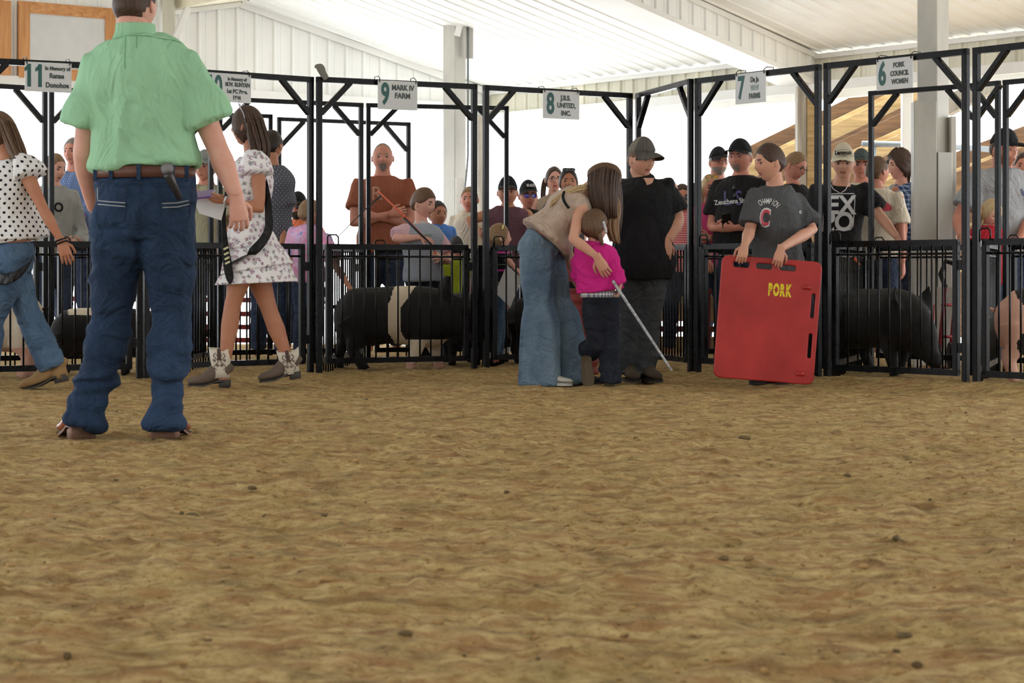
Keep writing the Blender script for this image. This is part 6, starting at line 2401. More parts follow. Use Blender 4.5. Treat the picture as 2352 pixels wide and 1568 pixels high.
# 8 bald man with crossed arms
C_RUST = cloth('rust_cotton', (142, 82, 60))
m = person_back('bald man with a grey goatee and rust shirt, arms crossed', 879, 17.2, 329, 4, SKR, shirt=C_RUST, hair=H_GRY, line=[(0, 0.45), (0.3, 0.3), (0.42, 0.08), (0.5, 0.04), (0.7, -0.2), (1, -0.28)], pose=arms_crossed, build=1.12, head=0.25, chub=0.2, sleeve=0.42, hair_kw=dict(thick=0.004, rough=0.002), brow=H_GRY, shirt_kw=dict(belly=0.02))
build('goatee', beard_geo(m.fr, 0.2, 0.03, True), [H_GRY], m.root)
g = place(text_geo('R', 0.16, 0, 0.002), P(868, 447, 17.2), (1, 0, 0.05), (0, 0, 1), (0, -1, 0))
g.merge(place(text_geo('Dodge', 0.09, 0, 0.002, 0.8), P(872, 468, 17.2), (1, 0, -0.1), (0, 0, 1), (0, -1, 0))) if False else None
project_text(m.shirt_o, g, (0, 1, 0), simple('faint_tan_print', (176, 128, 104), 0.7), m.root, 'chest_print')

# 9 boy with the whip
DW = 15.55
jw = lambda x, y, dd=0.0: P(x, y, DW + dd)
M_VEST = mat_check('pale_blue_check_vest', (160, 166, 176), (136, 142, 156), 60, 0.5)
M_PKS = cloth('pale_pink_cotton', (206, 168, 178))
b = Person('boy in a pale checked vest and pink sleeves holding an orange whip', 965, DW, top_y=434, yaw=48, headyaw=58, headpitch=10, chub=0.6, head=0.225, build=1.2,
           joints=dict(neck=jw(968, 514), pelvis=jw(972, 640), shR=jw(930, 530, -0.08), shL=jw(1000, 532, 0.10), elR=jw(908, 548, -0.16), wrR=jw(968, 545, -0.25), elL=jw(1030, 600, 0.05), wrL=jw(1010, 590, -0.2), head=jw(974, 468), hipL=jw(988, 660, .05), hipR=jw(960, 660, -.05), kneeL=jw(988, 745, .05), kneeR=jw(960, 745, -.05), ankL=jw(988, 820, .05), ankR=jw(960, 820, -.05)))
b.hands['R'] = dict(dir=(0.9, -0.2, -0.35), palm=(0, 0.5, -1), curl=0.8, size=0.15)
b.body([SKP, LIP, H_BRN], voxel=0.014)
b.shirt(M_PKS, name='sleeves', hem=0.3, sleeve=0.5, inf=0.014, flare=1.4, voxel=0.012)
b.shirt(M_VEST, name='vest', hem=-0.05, sleeve=0.0, inf=0.026, voxel=0.012, amp=0.008)
g = Geo(); g.loft([jw(968, 524), jw(969, 514), jw(970, 508)], [(0.075, 0.065), (0.062, 0.056), (0.058, 0.052)], (1, 0, 0), 18)
build('collar', g, [cloth('pale_green_collar', (176, 196, 188))], b.root)
b.pants(D_BLK, voxel=0.016)
b.hair(H_MID, [(0, 0.24), (0.18, 0.22), (0.30, 0.10), (0.42, 0.0), (0.5, 0.03), (0.58, -0.08), (0.7, -0.25), (1, -0.30)], thick=0.06)
g = Geo(); g.tube([jw(982, 543, -0.3) + Vector((0.03 * math.cos(a), 0.026 * math.sin(a), 0.01)) for a in [i * math.pi / 6 for i in range(13)]], 0.006, 6)
build('wrist_band', g, [simple('green_band', (120, 140, 110), 0.7)], b.root)
t = thing('show_whip', 'orange and black show whip in the hand of the boy in the vest', 'whip', jw(985, 555, -0.3))
g = Geo(); g.tube([jw(868, 438, -0.22), jw(920, 488, -0.26), jw(985, 555, -0.3), jw(1001, 582, -0.3)], [0.005, 0.0065, 0.006, 0.005], 7)
build('orange_shaft', g, [simple('orange_fibreglass', (214, 84, 36), 0.4)], t)
g = Geo(); g.tube([jw(928, 500, -0.27), jw(956, 528, -0.29), jw(992, 562, -0.31)], [0.011, 0.009, 0.006], 8)
build('grip', g, [simple('black_rubber_grip', (24, 24, 26), 0.5)], t)
t = tag(build('show_whip', Geo().tube([jw(875, 450, -0.4), jw(840, 480, -0.4), jw(800, 520, -0.4), jw(768, 552, -0.4)], [0.007, 0.004, 0.003, 0.002], 6), [simple('black_rubber_grip', (24, 24, 26), 0.5)], None, True, jw(875, 450, -0.4)), 'thin black whip slanting down left of the orange one', 'whip')

# 10 woman in maroon tank leaning on the rail
C_MAR = cloth('maroon_cotton', (92, 62, 72))
w = person_back('woman in a black cap and maroon tank top leaning on the rail', 1166, 17.4, 411, 0, SKT, LIPR, shirt=C_MAR, hair=H_BLK, line=PULLED, sleeve=0.0, female=True, build=1.25, chub=0.3,
                pose=lambda s: {'elR': P(1076, 506, 17.3), 'wrR': P(1098, 530, 17.15), 'elL': P(1222, 505, 17.35), 'wrL': P(1222, 555, 17.2)}, shirt_kw=dict(inf=0.014), body_kw=dict(arm_r=1.15))
w.cap(M_CAPB, droop=0.09)
g = place(text_geo('<>', 0.05, 0, 0.001), w.fr.w(0.44, 0.0, 0.40), w.fr.l, w.fr.u, w.fr.f)
# 12 woman cap violet sunglasses
w = person_back('woman in a black cap and violet mirrored sunglasses', 1212, 18.3, 421, 12, SKR, LIPR, shirt=C_BLACK, hair=H_BLK, line=PULLED, sleeve=0.0, female=True, pose=on_rail)
w.cap(M_CAPB, droop=0.10, tall=0.10)
glasses(w, M_LENSP, name='sunglasses')
g = place(text_geo('BLACK', 0.03, 0.0006, 0.002, 0.8), w.fr.w(0.455, 0.0, 0.40), w.fr.l, w.fr.u, w.fr.f)
build('cap_lettering', g, [C_WHITE], w.root, False)
# 13 tall woman with glasses
w = person_back('fair woman with long dark hair and glasses behind the bending girl', 1272, 18.9, 384, 8, SKP, LIPR, shirt=cloth('olive_tan_cotton', (150, 132, 112)), hair=H_BRN, line=LONGH, sleeve=0.0, female=True, pose=on_rail)
glasses(w)
for sg in (1, -1):
    long_hair(w.fr, w.root, H_BRN, [w.fr.w(-0.05, 0.33 * sg, 0.1), w.fr.w(0.0, 0.42 * sg, -0.3), w.fr.w(0.08, 0.45 * sg, -0.75), w.fr.w(0.12, 0.42 * sg, -1.1)], width=0.16, thick=0.1, n=6)
# 14 woman with sunglasses on her head
w = person_back('woman with sunglasses pushed up on dark hair beside the bending girl', 1305, 18.1, 388, 3, SKT, LIPR, shirt=C_CHAR, hair=H_BLK, line=LONGH, female=True, pose=on_rail)
glasses(w, M_LENS, up=0.44, fwd=-0.16, name='sunglasses')
# 15 red striped woman
M_RSTR = mat_stripes('red_striped_cotton', [(206, 74, 84), (224, 176, 176)], 52)
w = person_back('woman in a red striped shirt and round dark sunglasses', 1566, 17.2, 424, 2, SKR, LIPR, shirt=M_RSTR, hair=H_BRN, line=PULLED, female=True, build=1.15, pose=on_rail, chub=0.4)
glasses(w, M_LENS, name='sunglasses', size=1.1)
# 16 man in cap with glasses and beard
w = person_back('bearded man in a black cap and wire glasses, tallest behind the blonde woman', 1648, 18.4, 344, 20, SKR, shirt=C_CHAR, hair=H_GRY, build=1.1, brow=H_GRY)
w.cap(M_CAPB, droop=0.10)
glasses(w)
build('beard', beard_geo(w.fr, 0, 0.025), [H_GRY], w.root)
# 17 blonde woman pink tee
C_PNK = cloth('rose_pink_cotton', (206, 76, 128))
w = person_back('blonde woman in a pink shirt with amber sunglasses on her head', 1630, 17.25, 402, 10, SKR, LIPR, shirt=C_PNK, hair=H_BLD, line=LONGH, female=True, pose=arms_crossed, build=1.05)
glasses(w, M_LENSY, up=0.42, fwd=-0.15, name='sunglasses')
for sg in (1, -1):
    long_hair(w.fr, w.root, H_BLD, [w.fr.w(0.0, 0.33 * sg, 0.15), w.fr.w(0.05, 0.40 * sg, -0.3), w.fr.w(0.10, 0.38 * sg, -0.8), w.fr.w(0.18, 0.32 * sg, -1.15)], width=0.2, thick=0.12, n=7)
g = Geo(); g.ball(w.fr.w(0.1, 0.2, -0.95), 0.02, 8, 6)
# 18 big man black tee
w = person_back('large man in a black cap and black show pig shirt holding a phone', 1702, 16.9, 327, -32, SKR, shirt=C_BLACK, hair=H_GRY, build=1.14, chub=1.0, head=0.26, pose=lambda s: hands_front(s, 0.60, 0.16, 0.02), shirt_kw=dict(belly=0.04), brow=H_BRN)
w.cap(M_CAPB, droop=0.08)
build('beard', beard_geo(w.fr, 1.0, 0.012, True), [H_GRY], w.root)
M_VIO = simple('violet_print', (70, 62, 120), 0.6)
g = place(text_geo('L S P', 0.17, 0, 0.001, 0.72), P(1692, 458, 16.9), (1, 0, 0), (0, 0, 1), (0, -1, 0))
project_text(w.shirt_o, g, (0, 1, 0), M_VIO, w.root, 'large_letters', 0.003)
g = place(text_geo('Zeuchens Show Pigs', 0.056, 0, 0.0012, 0.80), P(1692, 463, 16.9), (1, 0, 0.06), (-0.2, 0, 1), (0, -1, 0))
project_text(w.shirt_o, g, (0, 1, 0), M_PRW, w.root, 'script_lettering', 0.007)
pm = w.J['wrL'].lerp(w.J['wrR'], 0.5) + Vector((0, -0.06, 0.06))
g = Geo(); g.obox(pm, (1, 0, 0.1), (0, 1, 0.4), (-0.1, -0.4, 1), 0.038, 0.005, 0.06, 0, 0.004)
tag(build('phone', g, [simple('black_phone', (14, 14, 16), 0.15)], None, False, pm), 'black phone in the hands of the large man in black', 'phone')
g = Geo()
for q in (0, 1):
    g.ball(P(1686 + q * 2, 432 + q * 18, 16.68), (0.012, 0.006, 0.028), 8, 6)
build('hanging_sunglasses', g, [M_LENS], w.root)
# 19 smiling woman
w = person_back('smiling woman in dark glasses frames with pulled back brown hair', 1822, 16.5, 350, 38, SKR, LIPR, shirt=C_BLACK, hair=H_LBR, line=PULLED, female=True, headyaw=50, headpitch=22, headroll=8, pose=on_rail)
glasses(w)
# 20 young man in the EXPO shirt
DX = 15.95
jx = lambda x, y, dd=0.0: P(x, y, DX + dd)
w = Person('young man in a cream cap and black EXPO shirt leaning over the gate', 1930, DX, top_y=326, yaw=2, headyaw=-12, headpitch=10, head=0.245, build=1.05,
           joints=dict(neck=jx(1932, 424, -0.05), pelvis=jx(1926, 590, 0.1), head=jx(1937, 374, -0.12), shL=jx(1984, 438, 0.0), shR=jx(1874, 440, 0.0), elL=jx(2022, 497, -0.10), wrL=jx(2060, 545, -0.30), elR=jx(1868, 500, 0), wrR=jx(1880, 560, -0.2)))
w.hands['L'] = dict(dir=(0.4, -0.3, -1), palm=(-1, 0, 0), curl=0.5)
w.body([SK, LIP, H_BLK], voxel=0.015)
w.shirt(C_BLACK, hem=-0.06, sleeve=0.5, flare=1.4, voxel=0.012)
w.pants(D_NAVY, voxel=0.018)
w.hair(H_BLK, SHORT, thick=0.05)
M_CRM = cloth('cream_cap', (196, 188, 168))
w.cap(M_CRM, droop=0.10, tall=0.12)
g = place(text_geo('Lemmon', 0.045, 0.0005, 0.002, 0.8), w.fr.w(0.462, 0.02, 0.38), w.fr.l, w.fr.u, w.fr.f)
g.tube([w.fr.w(0.455, 0.02 + 0.24 * math.cos(a), 0.38 + 0.10 * math.sin(a)) for a in [i * math.pi / 8 for i in range(17)]], 0.0012, 4)
build('cap_lettering', g, [M_SASH], w.root, False)
for txt, x, y, sz, sx in (('EX', 1925, 474, 0.215, 0.95), ('PO', 1920, 512, 0.215, 0.92), ('2024', 1899, 527.5, 0.05, 1.0)):
    g = place(text_geo(txt, sz * 0.92, 0, 0.006 if sz > 0.1 else 0.001, sx), P(x, y, DX), (1, 0, 0), (0, 0, 1), (0, -1, 0))
    project_text(w.shirt_o, g, (0, 1, 0), M_PRW, w.root, 'shirt_lettering')
strip([[(1890, 447), (1955, 446), (1957, 450), (1955, 520), (1949, 528), (1915, 528)]], DX, 2.0, M_PRW, w.shirt_o, w.root, 'print_outline')
g = Geo()
g.tube([jx(1906, 420, -0.08), jx(1914, 434, -0.16), jx(1930, 444, -0.19), jx(1942, 436, -0.17), jx(1950, 418, -0.1)], 0.004, 6)
build('neck_chain', g, [M_SILV], w.root)
# 21 man in grey cap, 22 man cream tee
w = person_back('smiling man in a dark grey cap behind the EXPO shirt', 1978, 17.0, 349, -8, SKR, shirt=C_CREAM, hair=H_BRN, pose=on_rail)
w.cap(cloth('grey_green_cap', (70, 78, 78)), droop=0.1)
w = person_back('man in a cream printed tee with sunglasses on the back of his head', 2012, 16.3, 360, 150, SKR, shirt=C_CREAM, hair=H_MID, headyaw=120, build=1.05, flare=1.5)
glasses(w, M_LENS, up=0.30, fwd=-0.1, name='sunglasses')
for nm_, mm_, ax_, az_, ox, oy in (('back_print', M_PRR, 0.075, 0.038, 2020, 474), ('back_print_shadow', M_SASH, 0.06, 0.012, 2012, 462)):  # red and black ellipses of the printed design
    g = Geo(); c_ = P(ox, oy, 16.3)
    g.add([c_ + Vector((ax_ * math.cos(a), 0, az_ * math.sin(a) - 0.25 * ax_ * math.cos(a))) for a in [i * math.pi / 10 for i in range(20)]], [tuple(range(20))])
    project_text(w.shirt_o, g, (0, 1, 0), mm_, w.root, nm_)
# 23 curly woman
w = person_back('woman in profile with curly dark hair and a grey top', 2070, 17.2, 350, -72, SKP, LIPR, shirt=C_GREY, hair=H_BRN, line=[(0, 0.26), (0.2, 0.2), (0.3, 0.0), (0.45, -0.2), (1, -0.5)], sleeve=0.0, female=True, headyaw=-76, hair_kw=dict(thick=0.14, rough=0.06, freq=30))
long_hair(w.fr, w.root, H_BRN, [w.fr.w(-.3, 0, .1), w.fr.w(-.42, 0, -.3), w.fr.w(-.40, 0, -.75)], width=0.7, thick=0.3, n=16)
glasses(w, M_LENS, up=0.36, fwd=-0.14, name='sunglasses')
# 24 plaid man behind the column
M_PLD = mat_check('blue_plaid_cotton', (44, 62, 100), (150, 166, 190), 26, 0.28)
w = person_back('man in a blue plaid shirt mostly hidden by the large white column', 2120, 16.9, 345, 10, SKT, shirt=M_PLD, hair=H_MID, build=1.25, pose=lambda s: {'elR': P(2068, 505, 16.8), 'wrR': P(2072, 562, 16.6)}, shirt_kw=dict(inf=0.022), body_kw=dict(arm_r=1.2))
# 25 big man grey tee
w = person_back('bearded man in a black cap and grey shirt at the right edge', 2302, 15.4, 304, 22, SKR, LIP, H_RED, shirt=C_GREY, hair=H_BRN, build=1.3, chub=0.7, head=0.26, headyaw=38, headpitch=8, shirt_kw=dict(belly=0.03, inf=0.024), flare=1.5,
                pose=lambda s: {'elR': P(2204, 500, 15.3), 'wrR': P(2210, 545, 15.0), 'elL': P(2372, 500, 15.3), 'wrL': P(2340, 560, 15.0)}, body_kw=dict(arm_r=1.2))
w.cap(M_CAPB, droop=0.07, brimlen=0.46)
build('beard', beard_geo(w.fr, 0.7, 0.05), [H_RED], w.root)
g = place(text_geo('W', 0.07, 0, 0.003), P(2344, 445, 15.4), (1, 0, 0), (0, 0, 1), (0, -1, 0))
project_text(w.shirt_o, g, (0, 1, 0), simple('navy_print', (48, 62, 110), 0.6), w.root, 'chest_print')
# 26 blonde child in red
w = person_back('blonde child in a red top in front of the bearded man', 2272, 15.0, 458, 20, SKP, LIPR, H_BLD, shirt=cloth('red_cotton', (160, 28, 42)), hair=H_BLD, line=LONGH, child=1.0, head=0.205, headyaw=28, headpitch=25, female=True)
long_hair(w.fr, w.root, H_BLD, [w.fr.w(-.05, -.33, .2), w.fr.w(.05, -.42, -.3), w.fr.w(.1, -.45, -.8)], width=0.25, thick=0.15, n=8)
# 27 right edge
w = person_back('ruddy faced person with dark hair cut by the right edge', 2352, 17.2, 352, -15, SKR, shirt=C_CHAR, hair=H_BRN)
# 28 boy in grey hoodie
w = person_back('boy in a grey hoodie between the polka dot girl and the checked shirt', 122, 16.4, 354, 48, SKP, shirt=cloth('heather_grey_fleece', (150, 150, 146)), hair=H_LBR, headyaw=55, headpitch=12, sleeve=1.0, pose=lambda s: hands_front(s, 0.56, 0.14), build=1.05)
g = place(text_geo('OHIO', 0.10, 0, 0.004, 0.8), P(122, 478, 16.4), (1, 0, 0), (0, 0, 1), (0, -1, 0))
project_text(w.shirt_o, g, (0, 1, 0), M_SASH, w.root, 'chest_print')
# 29 man in blue check
M_BCH = mat_check('small_blue_check_cotton', (66, 90, 142), (140, 158, 188), 70, 0.4)
w = person_back('man in a small blue check shirt holding a pink bag', 172, 17.2, 318, -20, SKR, shirt=M_BCH, hair=H_GRY, build=1.15, sleeve=0.95, pose=lambda s: {'elR': P(140, 470, 17.1), 'wrR': P(160, 520, 16.8), 'elL': P(212, 470, 17.1), 'wrL': P(186, 505, 16.8)}, shirt_kw=dict(inf=0.022))
bp = P(165, 520, 16.7)
t = thing('pink_bag', 'pink plastic bag with a purple ribbon held by the man in the blue check shirt', 'bag', bp + Vector((0, 0, -0.18)))
M_PKB = simple('pink_plastic', (222, 112, 156), 0.3)
g = Geo()
def cr(t_, a): return 1 + 0.10 * math.sin(7 * a + 3 * t_)
g.loft(*catmull([P(166, 500, 16.7), P(166, 512, 16.7), P(168, 530, 16.7), P(168, 552, 16.7), P(168, 556, 16.7)], [(0.03, 0.02), (0.02, 0.02), (0.07, 0.04), (0.10, 0.06), (0.07, 0.04)], 4), (1, 0, 0), 22, 0, True, cr)
build('bag_body', g, [M_PKB], t)
g = Geo()
for sx in (-1, 1):
    g.loft(*catmull([P(180, 500, 16.6), P(180 + sx * 6, 488, 16.6), P(184 + sx * 9, 500, 16.6), P(182, 506, 16.6)], [(0.006, 0.002), (0.016, 0.003), (0.016, 0.003), (0.006, 0.002)], 4), (0, 0, 1), 8)
build('ribbon', g, [simple('purple_ribbon', (142, 56, 160), 0.4)], t)
# 30 dotted grey shirt
M_DGR = mat_dots('grey_shirt_with_small_dots', (82, 84, 94), (170, 168, 172), 38, 0.13)
w = person_back('person in a grey dotted shirt behind the girl with the tiara', 622, 16.2, 300, 150, SKT, shirt=M_DGR, hair=H_BLK, flare=1.5, build=1.05, pose=lambda s: {'elL': P(604, 500, 16.2), 'wrL': P(600, 540, 16.1), 'elR': P(652, 492, 16.15), 'wrR': P(650, 545, 16.05), 'shR': P(650, 412, 16.15)})
# 31 tie dye child
w = person_back('child in a tie dye shirt reaching through towards the belted pig', 708, 15.6, 458, 150, SKT, shirt=mat_tiedye(), hair=H_LBR, line=PULLED, child=1.0, head=0.215, headyaw=120, pose=lambda s: {'shR': P(748, 552, 15.5), 'elR': P(772, 612, 15.35), 'wrR': P(806, 664, 15.1), 'hands': {'R': dict(dir=(1, -0.1, -0.1), palm=(0, 0, -1), curl=0.3, size=0.13)}})
# 32 bearded man orange
C_ORG = cloth('orange_cotton', (222, 122, 84))
w = person_back('bearded man in a dark cap, sunglasses and orange shirt', 686, 18.4, 447, -10, SKR, shirt=C_ORG, hair=H_BLK, pose=on_rail)
w.cap(M_CAPB, droop=0.1); glasses(w, M_LENS, name='sunglasses'); build('beard', beard_geo(w.fr, 0, 0.05), [H_BLK], w.root)
# 33 man in khaki behind the man in green
w = person_back('man in a khaki shirt and grey cap mostly hidden behind the man in green', 474, 16.4, 352, -20, SKR, shirt=cloth('khaki_cotton', (150, 146, 122)), hair=H_BRN, build=1.2, pose=on_rail)
w.cap(cloth('pale_grey_cap', (130, 132, 130)), droop=0.1)
# 34 partly hidden woman by the centre column
w = person_back('ruddy woman with sandy hair peeking out right of the centre column', 1079, 19.0, 430, -8, SKR, LIPR, shirt=C_CREAM, hair=H_LBR, line=PULLED, female=True)
# 37 blue shirt behind the boy
w = person_back('dark haired person in a bright blue shirt behind the boy with the whip', 1003, 18.3, 462, 30, SKT, shirt=cloth('bright_blue_cotton', (80, 128, 204)), hair=H_BLK)
# 35 toddler lime
w = person_back('toddler in a lime shirt and grey cap behind the belted pig', 1046, 17.9, 548, 20, SKP, LIPR, shirt=cloth('lime_cotton', (150, 168, 40)), hair=H_BLD, child=1.0, head=0.19, sleeve=0.5)
w.cap(cloth('charcoal_cap', (70, 70, 72)), droop=0.1)
# 11 kid in the striped shirt holding a sheet
DK = 15.35
jk = lambda x, y, dd=0.0: P(x, y, DK + dd)
M_BPS = mat_stripes('black_and_pink_striped_jersey', [(24, 26, 32), (196, 60, 150), (24, 26, 32), (110, 130, 120), (24, 26, 32)], 7.5, 'Z', [0, 0.40, 0.50, 0.74, 0.80])
w = person_back('child in a black and pink striped shirt holding a white sheet', 1142, DK, 514, 80, SKP, LIPR, H_BLD, shirt=M_BPS, hair=H_LBR, line=LONGH, child=1.0, head=0.205, sleeve=0.5, headyaw=100, pants=D_MID,
                pose=lambda s: {'elR': jk(1168, 598, -0.12), 'wrR': jk(1186, 618, -0.16), 'hands': {'R': dict(dir=(0.8, -0.1, -0.5), palm=(-0.5, 0, -1), curl=0.7, size=0.12)}})
g = Geo(); g.tube([w.fr.w(0.1 * math.cos(a), 0.39 * math.sin(a), 0.25 + 0.2 * math.cos(a)) for a in [math.radians(x) for x in range(-80, 81, 16)]], 0.008, 6)
build('hair_band', g, [simple('straw_band', (196, 180, 120), 0.7)], w.root)
g = Geo(); g.prism([jk(1164, 608, -0.2), jk(1200, 640, -0.17), jk(1172, 706, -0.17), jk(1137, 672, -0.2)], (0, 0.004, 0))
tag(build('white_sheet', g, [simple('white_paper', (206, 206, 208), 0.6, var=0.02)], None, False, jk(1168, 660)), 'white sheet of paper held by the child in stripes', 'paper')
# 36 child in teal
w = person_back('child in a teal shirt bending behind the black pig', 1925, 14.75, 560, -60, SK, LIPR, shirt=cloth('teal_cotton', (22, 120, 136)), hair=H_LBR, child=1.0, head=0.19, line=LONGH)
t = thing('spray_bottle', 'black spray bottle with an orange nozzle above the black pig', 'bottle', P(1948, 585, 14.5))
g = Geo(); g.loft([P(1930, 566, 14.5), P(1946, 578, 14.5), P(1962, 592, 14.5)], [(0.028, 0.028), (0.026, 0.026), (0.010, 0.010)], None, 12)
build('bottle_body', g, [M_SASH], t)
g = Geo(); g.tube([P(1962, 592, 14.5), P(1974, 608, 14.5)], [0.010, 0.006], 8)
build('nozzle', g, [simple('orange_nozzle', (214, 96, 50), 0.5)], t)
# ================================================================== pigs
def hide(name, c, c2):
    t = NT(name)
    n = t.noise(5, 4)
    h = t.noise(60, 4, t.coord((1, 1, 3)), 0.7)
    t.color(t.ramp(n, [(0.35, srgb(c)), (0.7, srgb(c2))]))
    t.set(Roughness=0.7, Specular_IOR_Level=0.25)
    t.bump(h, 0.6, 0.006)
    return t.mat
PG_BLK = hide('black_bristle', (20, 19, 19), (34, 33, 33))
PG_WHT = hide('white_bristle', (196, 180, 156), (222, 208, 188))
PG_PNK = hide('pink_bristle', (190, 146, 128), (212, 170, 152))

def pig(label, px, d, yaw, size, whitefn, head_drop=0.0, pale=None, stride=0.0, rump_px=True, group=None, voxel=0.013):
    """px = column of the rump; yaw 90 heads picture right"""
    y = math.radians(yaw)
    fw = Vector((math.sin(y), -math.cos(y), 0)); lf = Vector((math.cos(y), math.sin(y), 0)); up = Vector((0, 0, 1))
    o = G(px, d)
    s = size
    def W(x, l, z):
        return o + fw * (x * s) + lf * (l * s) + up * (z * s)
    g = Geo()
    hd = head_drop
    R = [(.00, .37, .05, .05), (.03, .37, .13, .11), (.10, .365, .19, .16), (.22, .375, .205, .18), (.40, .385, .20, .185), (.56, .38, .21, .185), (.68, .37, .21, .17),
         (.76, .375 - hd * .25, .19, .145), (.83, .365 - hd * .5, .16, .125), (.90, .335 - hd * .8, .12, .10), (.96, .295 - hd, .075, .07), (1.01, .265 - hd * 1.1, .058, .055), (1.04, .255 - hd * 1.12, .052, .050)]
    pts, rr = catmull([W(x, 0, z) for x, z, a, b in R], [(b * s, a * s) for x, z, a, b in R], 3)
    g.loft(pts, rr, tuple(lf), 20)
    for sx in (1, -1):
        a = stride * sx
        # hind leg with hock, front leg with wrist
        hp = [W(.12, .085 * sx, .36), W(.13 + a * .04, .10 * sx, .24), W(.085 + a * .06, .10 * sx, .15), W(.11 + a * .10, .10 * sx, .05), W(.12 + a * .11, .10 * sx, .01)]
        g.loft(*catmull(hp, [(.10 * s, .11 * s), (.065 * s, .08 * s), (.040 * s, .045 * s), (.036 * s, .036 * s), (.040 * s, .042 * s)], 3), tuple(lf), 12)
        fp = [W(.62, .085 * sx, .34), W(.63 - a * .04, .095 * sx, .22), W(.635 - a * .07, .095 * sx, .13), W(.63 - a * .10, .095 * sx, .05), W(.64 - a * .10, .095 * sx, .01)]
        g.loft(*catmull(fp, [(.085 * s, .10 * s), (.055 * s, .065 * s), (.042 * s, .045 * s), (.035 * s, .035 * s), (.040 * s, .042 * s)], 3), tuple(lf), 12)
        e0 = W(.80, .09 * sx, .49 - hd * .4)
        e1 = W(.77, .13 * sx, .58 - hd * .4); e2 = W(.80, .135 * sx, .66 - hd * .42)
        g.loft(*catmull([e0, e1, e2], [(.055 * s, .018 * s), (.052 * s, .014 * s), (.012 * s, .008 * s)], 3), tuple((fw * 0.7 + lf * 0.5 * sx).normalized()), 10)
    gg, co, nm = remesh(g, voxel, 5)
    co = co + nm * (vnoise(co * 7)[:, None] * 0.004)
    finish(gg, co)
    # snout disc
    t = thing('pig', label, 'pig', o, group)
    b = build('body', gg, [PG_BLK, PG_WHT, PG_PNK], t)
    idx = []
    for f in gg.f:
        c = sum((Vector(gg.v[i]) for i in f), Vector()) / len(f) - o
        x, l, z = c.dot(fw) / s, c.dot(lf) / s, c.z / s
        idx.append(whitefn(x, l, z))
    b.data.polygons.foreach_set('material_index', idx)
    g = Geo(); g.loft([W(1.035, 0, .255 - hd * 1.12), W(1.05, 0, .253 - hd * 1.12)], [(.050 * s, .047 * s), (.046 * s, .043 * s)], tuple(lf), 14)
    build('snout', g, [PG_PNK if pale else PG_BLK], t)
    for sx in (1, -1):
        g = Geo(); g.ball(W(.895, .088 * sx, .385 - hd * .75), .011 * s, 10, 7)
        build('eye', g, [M_IRIS], t)
    tp = [W(0.0, 0, .44), W(-.03, .02, .45), W(-.045, -.01, .42), W(-.03, -.02, .40), W(-.045, .01, .385)]
    g = Geo(); g.loft(*catmull(tp, [(.012 * s,) * 2, (.010 * s,) * 2, (.008 * s,) * 2, (.006 * s,) * 2, (.003 * s,) * 2], 3), None, 7)
    build('tail', g, [PG_BLK if whitefn(0.0, 0, .42) == 0 else PG_PNK], t)
    return t

def belted(x, l, z):
    c = 0.43 + 1.45 * (z - 0.36) ** 2 + 0.006 * math.sin(z * 40)
    if z > 0.13 and abs(x - c) < 0.045 + 0.16 * max(0, z - 0.42):
        return 1
    if z <= 0.22 and 0.42 < x < 0.85:
        return 1 if z > 0.06 else 2
    return 0
pig('black pig with a white belt and white front legs in the Mark IV pen', 768, 14.75, 88, 1.04, belted, stride=-0.9, voxel=0.009)
pig('all black pig walking right in the Pork Council pen', 1930, 14.4, 27, 1.02, lambda x, l, z: 0, head_drop=0.12, stride=0.9)
pig('pig with pale pink rump and black shoulders at the right edge', 2284, 13.1, 80, 1.05, lambda x, l, z: 2 if (x < 0.17 + 0.05 * math.sin(z * 20) or z < 0.14) else 0, pale=True)
pig('black pig with a white rump at the left edge behind the polka dot girl', 100, 13.5, -86, 1.05, lambda x, l, z: (1 if z > 0.2 else 2) if (0.0 < x < 0.30 + 0.05 * math.sin(z * 17) or z < 0.16) else 0, pale=True)
pig('black and white pig half hidden behind the man in green', 118, 14.0, 96, 0.80, lambda x, l, z: 1 if z > 0.52 and 0.15 < x < 0.6 else 0)
pig('black pig behind the girl in the wide jeans', 1160, 15.85, 88, 0.9, lambda x, l, z: 0)
pig('dark pig with a grey back behind the belted pig', 1052, 16.0, 6, 0.95, lambda x, l, z: 0)
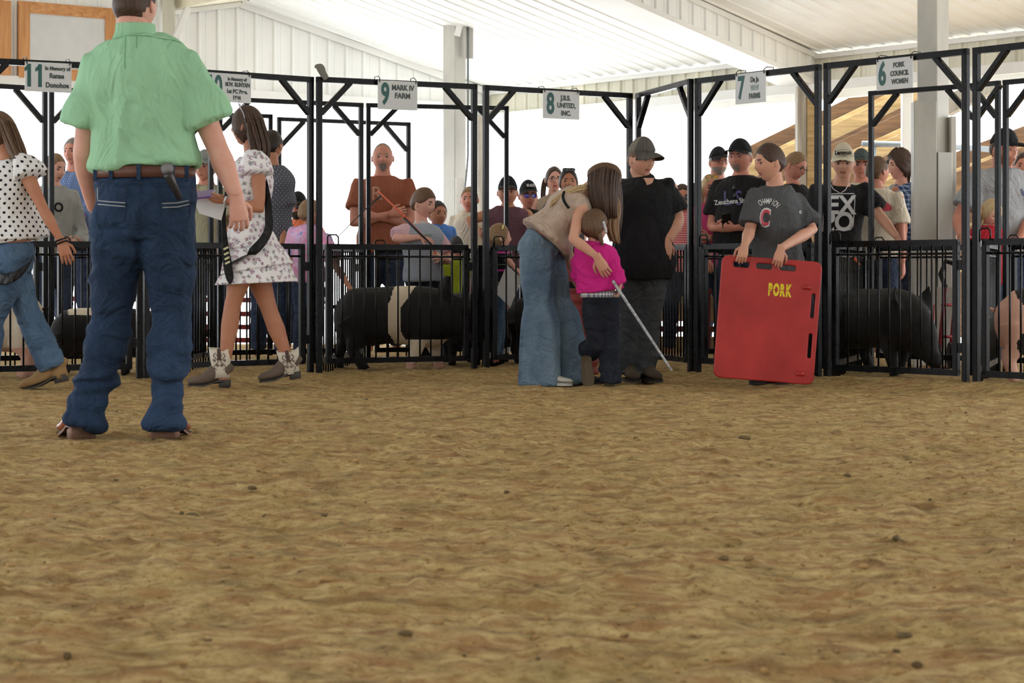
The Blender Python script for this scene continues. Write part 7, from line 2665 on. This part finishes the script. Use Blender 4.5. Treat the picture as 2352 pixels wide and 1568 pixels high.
# ================================================================== props in and behind the pens
# ribbed red barrel behind the bending girl
M_RBR = simple('dull_red_plastic', (138, 58, 54), 0.5, var=0.12, bump=0.1)
c = G(1318, 13.75)
t = thing('ribbed_red_barrel', 'dull red ribbed plastic drum between the bending girl and the small child', 'barrel', c)
g = Geo()
pts, rr = [], []
for i in range(41):
    z = 0.02 + 0.58 * i / 40
    rr.append((0.165 + 0.008 * math.sin(i * 1.3),) * 2)
    pts.append(c + Vector((0, 0, z)))
g.loft(pts, rr, (1, 0, 0), 32)
build('drum', g, [M_RBR], t)
g = Geo(); g.loft([c + Vector((0, 0, .605)), c + Vector((0, 0, .645))], [(0.17, 0.17), (0.17, 0.17)], (1, 0, 0), 32)
build('black_rim', g, [M_SASH], t, True, None, 40)
g = Geo(); g.obox(c + Vector((0.0, -0.10, .715)), (1, 0, -0.06), (0, 1, 0), (0.06, 0, 1), 0.13, 0.02, 0.07, 0, 0.004)
build('lid_flap', g, [M_RBR], t, False)
# red hand truck
M_RDT = simple('red_hand_truck_steel', (130, 26, 40), 0.45)
t = thing('hand_truck', 'red hand truck with black grips leaning in the Pork Council pen', 'hand truck', G(2180, 14.8))
g = Geo()
for dx in (0, 26):
    g.tube([P(2155 + dx, 838, 14.95), P(2163 + dx, 740, 14.97), P(2172 + dx, 660, 15.0)], 0.014, 8)
build('rail', g, [M_RDT], t)
g = Geo()
for y in (700, 773):
    g.tube([P(2162, y, 14.87), P(2190, y, 14.87)], 0.011, 8)
g.tube([P(2146, 700, 14.95), P(2144, 740, 14.9), P(2150, 780, 14.85)], 0.006, 6)
build('cross_bar', g, [M_RDT], t)
g = Geo(); g.tube([P(2172, 660, 15.0), P(2160, 630, 15.05), P(2172, 600, 15.05), P(2190, 605, 15.05)], 0.018, 8)
build('grip', g, [M_SASH], t)
for px in (2150, 2186):
    g = Geo(); w0 = G(px, 14.85, 0.10); g.loft([w0 - Vector((0.02, 0, 0)), w0 + Vector((0.02, 0, 0))], [(0.10, 0.10)] * 2, (0, 1, 0), 20)
    build('wheel', g, [M_SASH], t, True, None, 40)
g = Geo(); g.obox(P(2170, 845, 14.95), (1, 0, 0), (0, 1, 0), (0, 0, 1), 0.11, 0.10, 0.006)
build('toe_plate', g, [M_RDT], t, False)
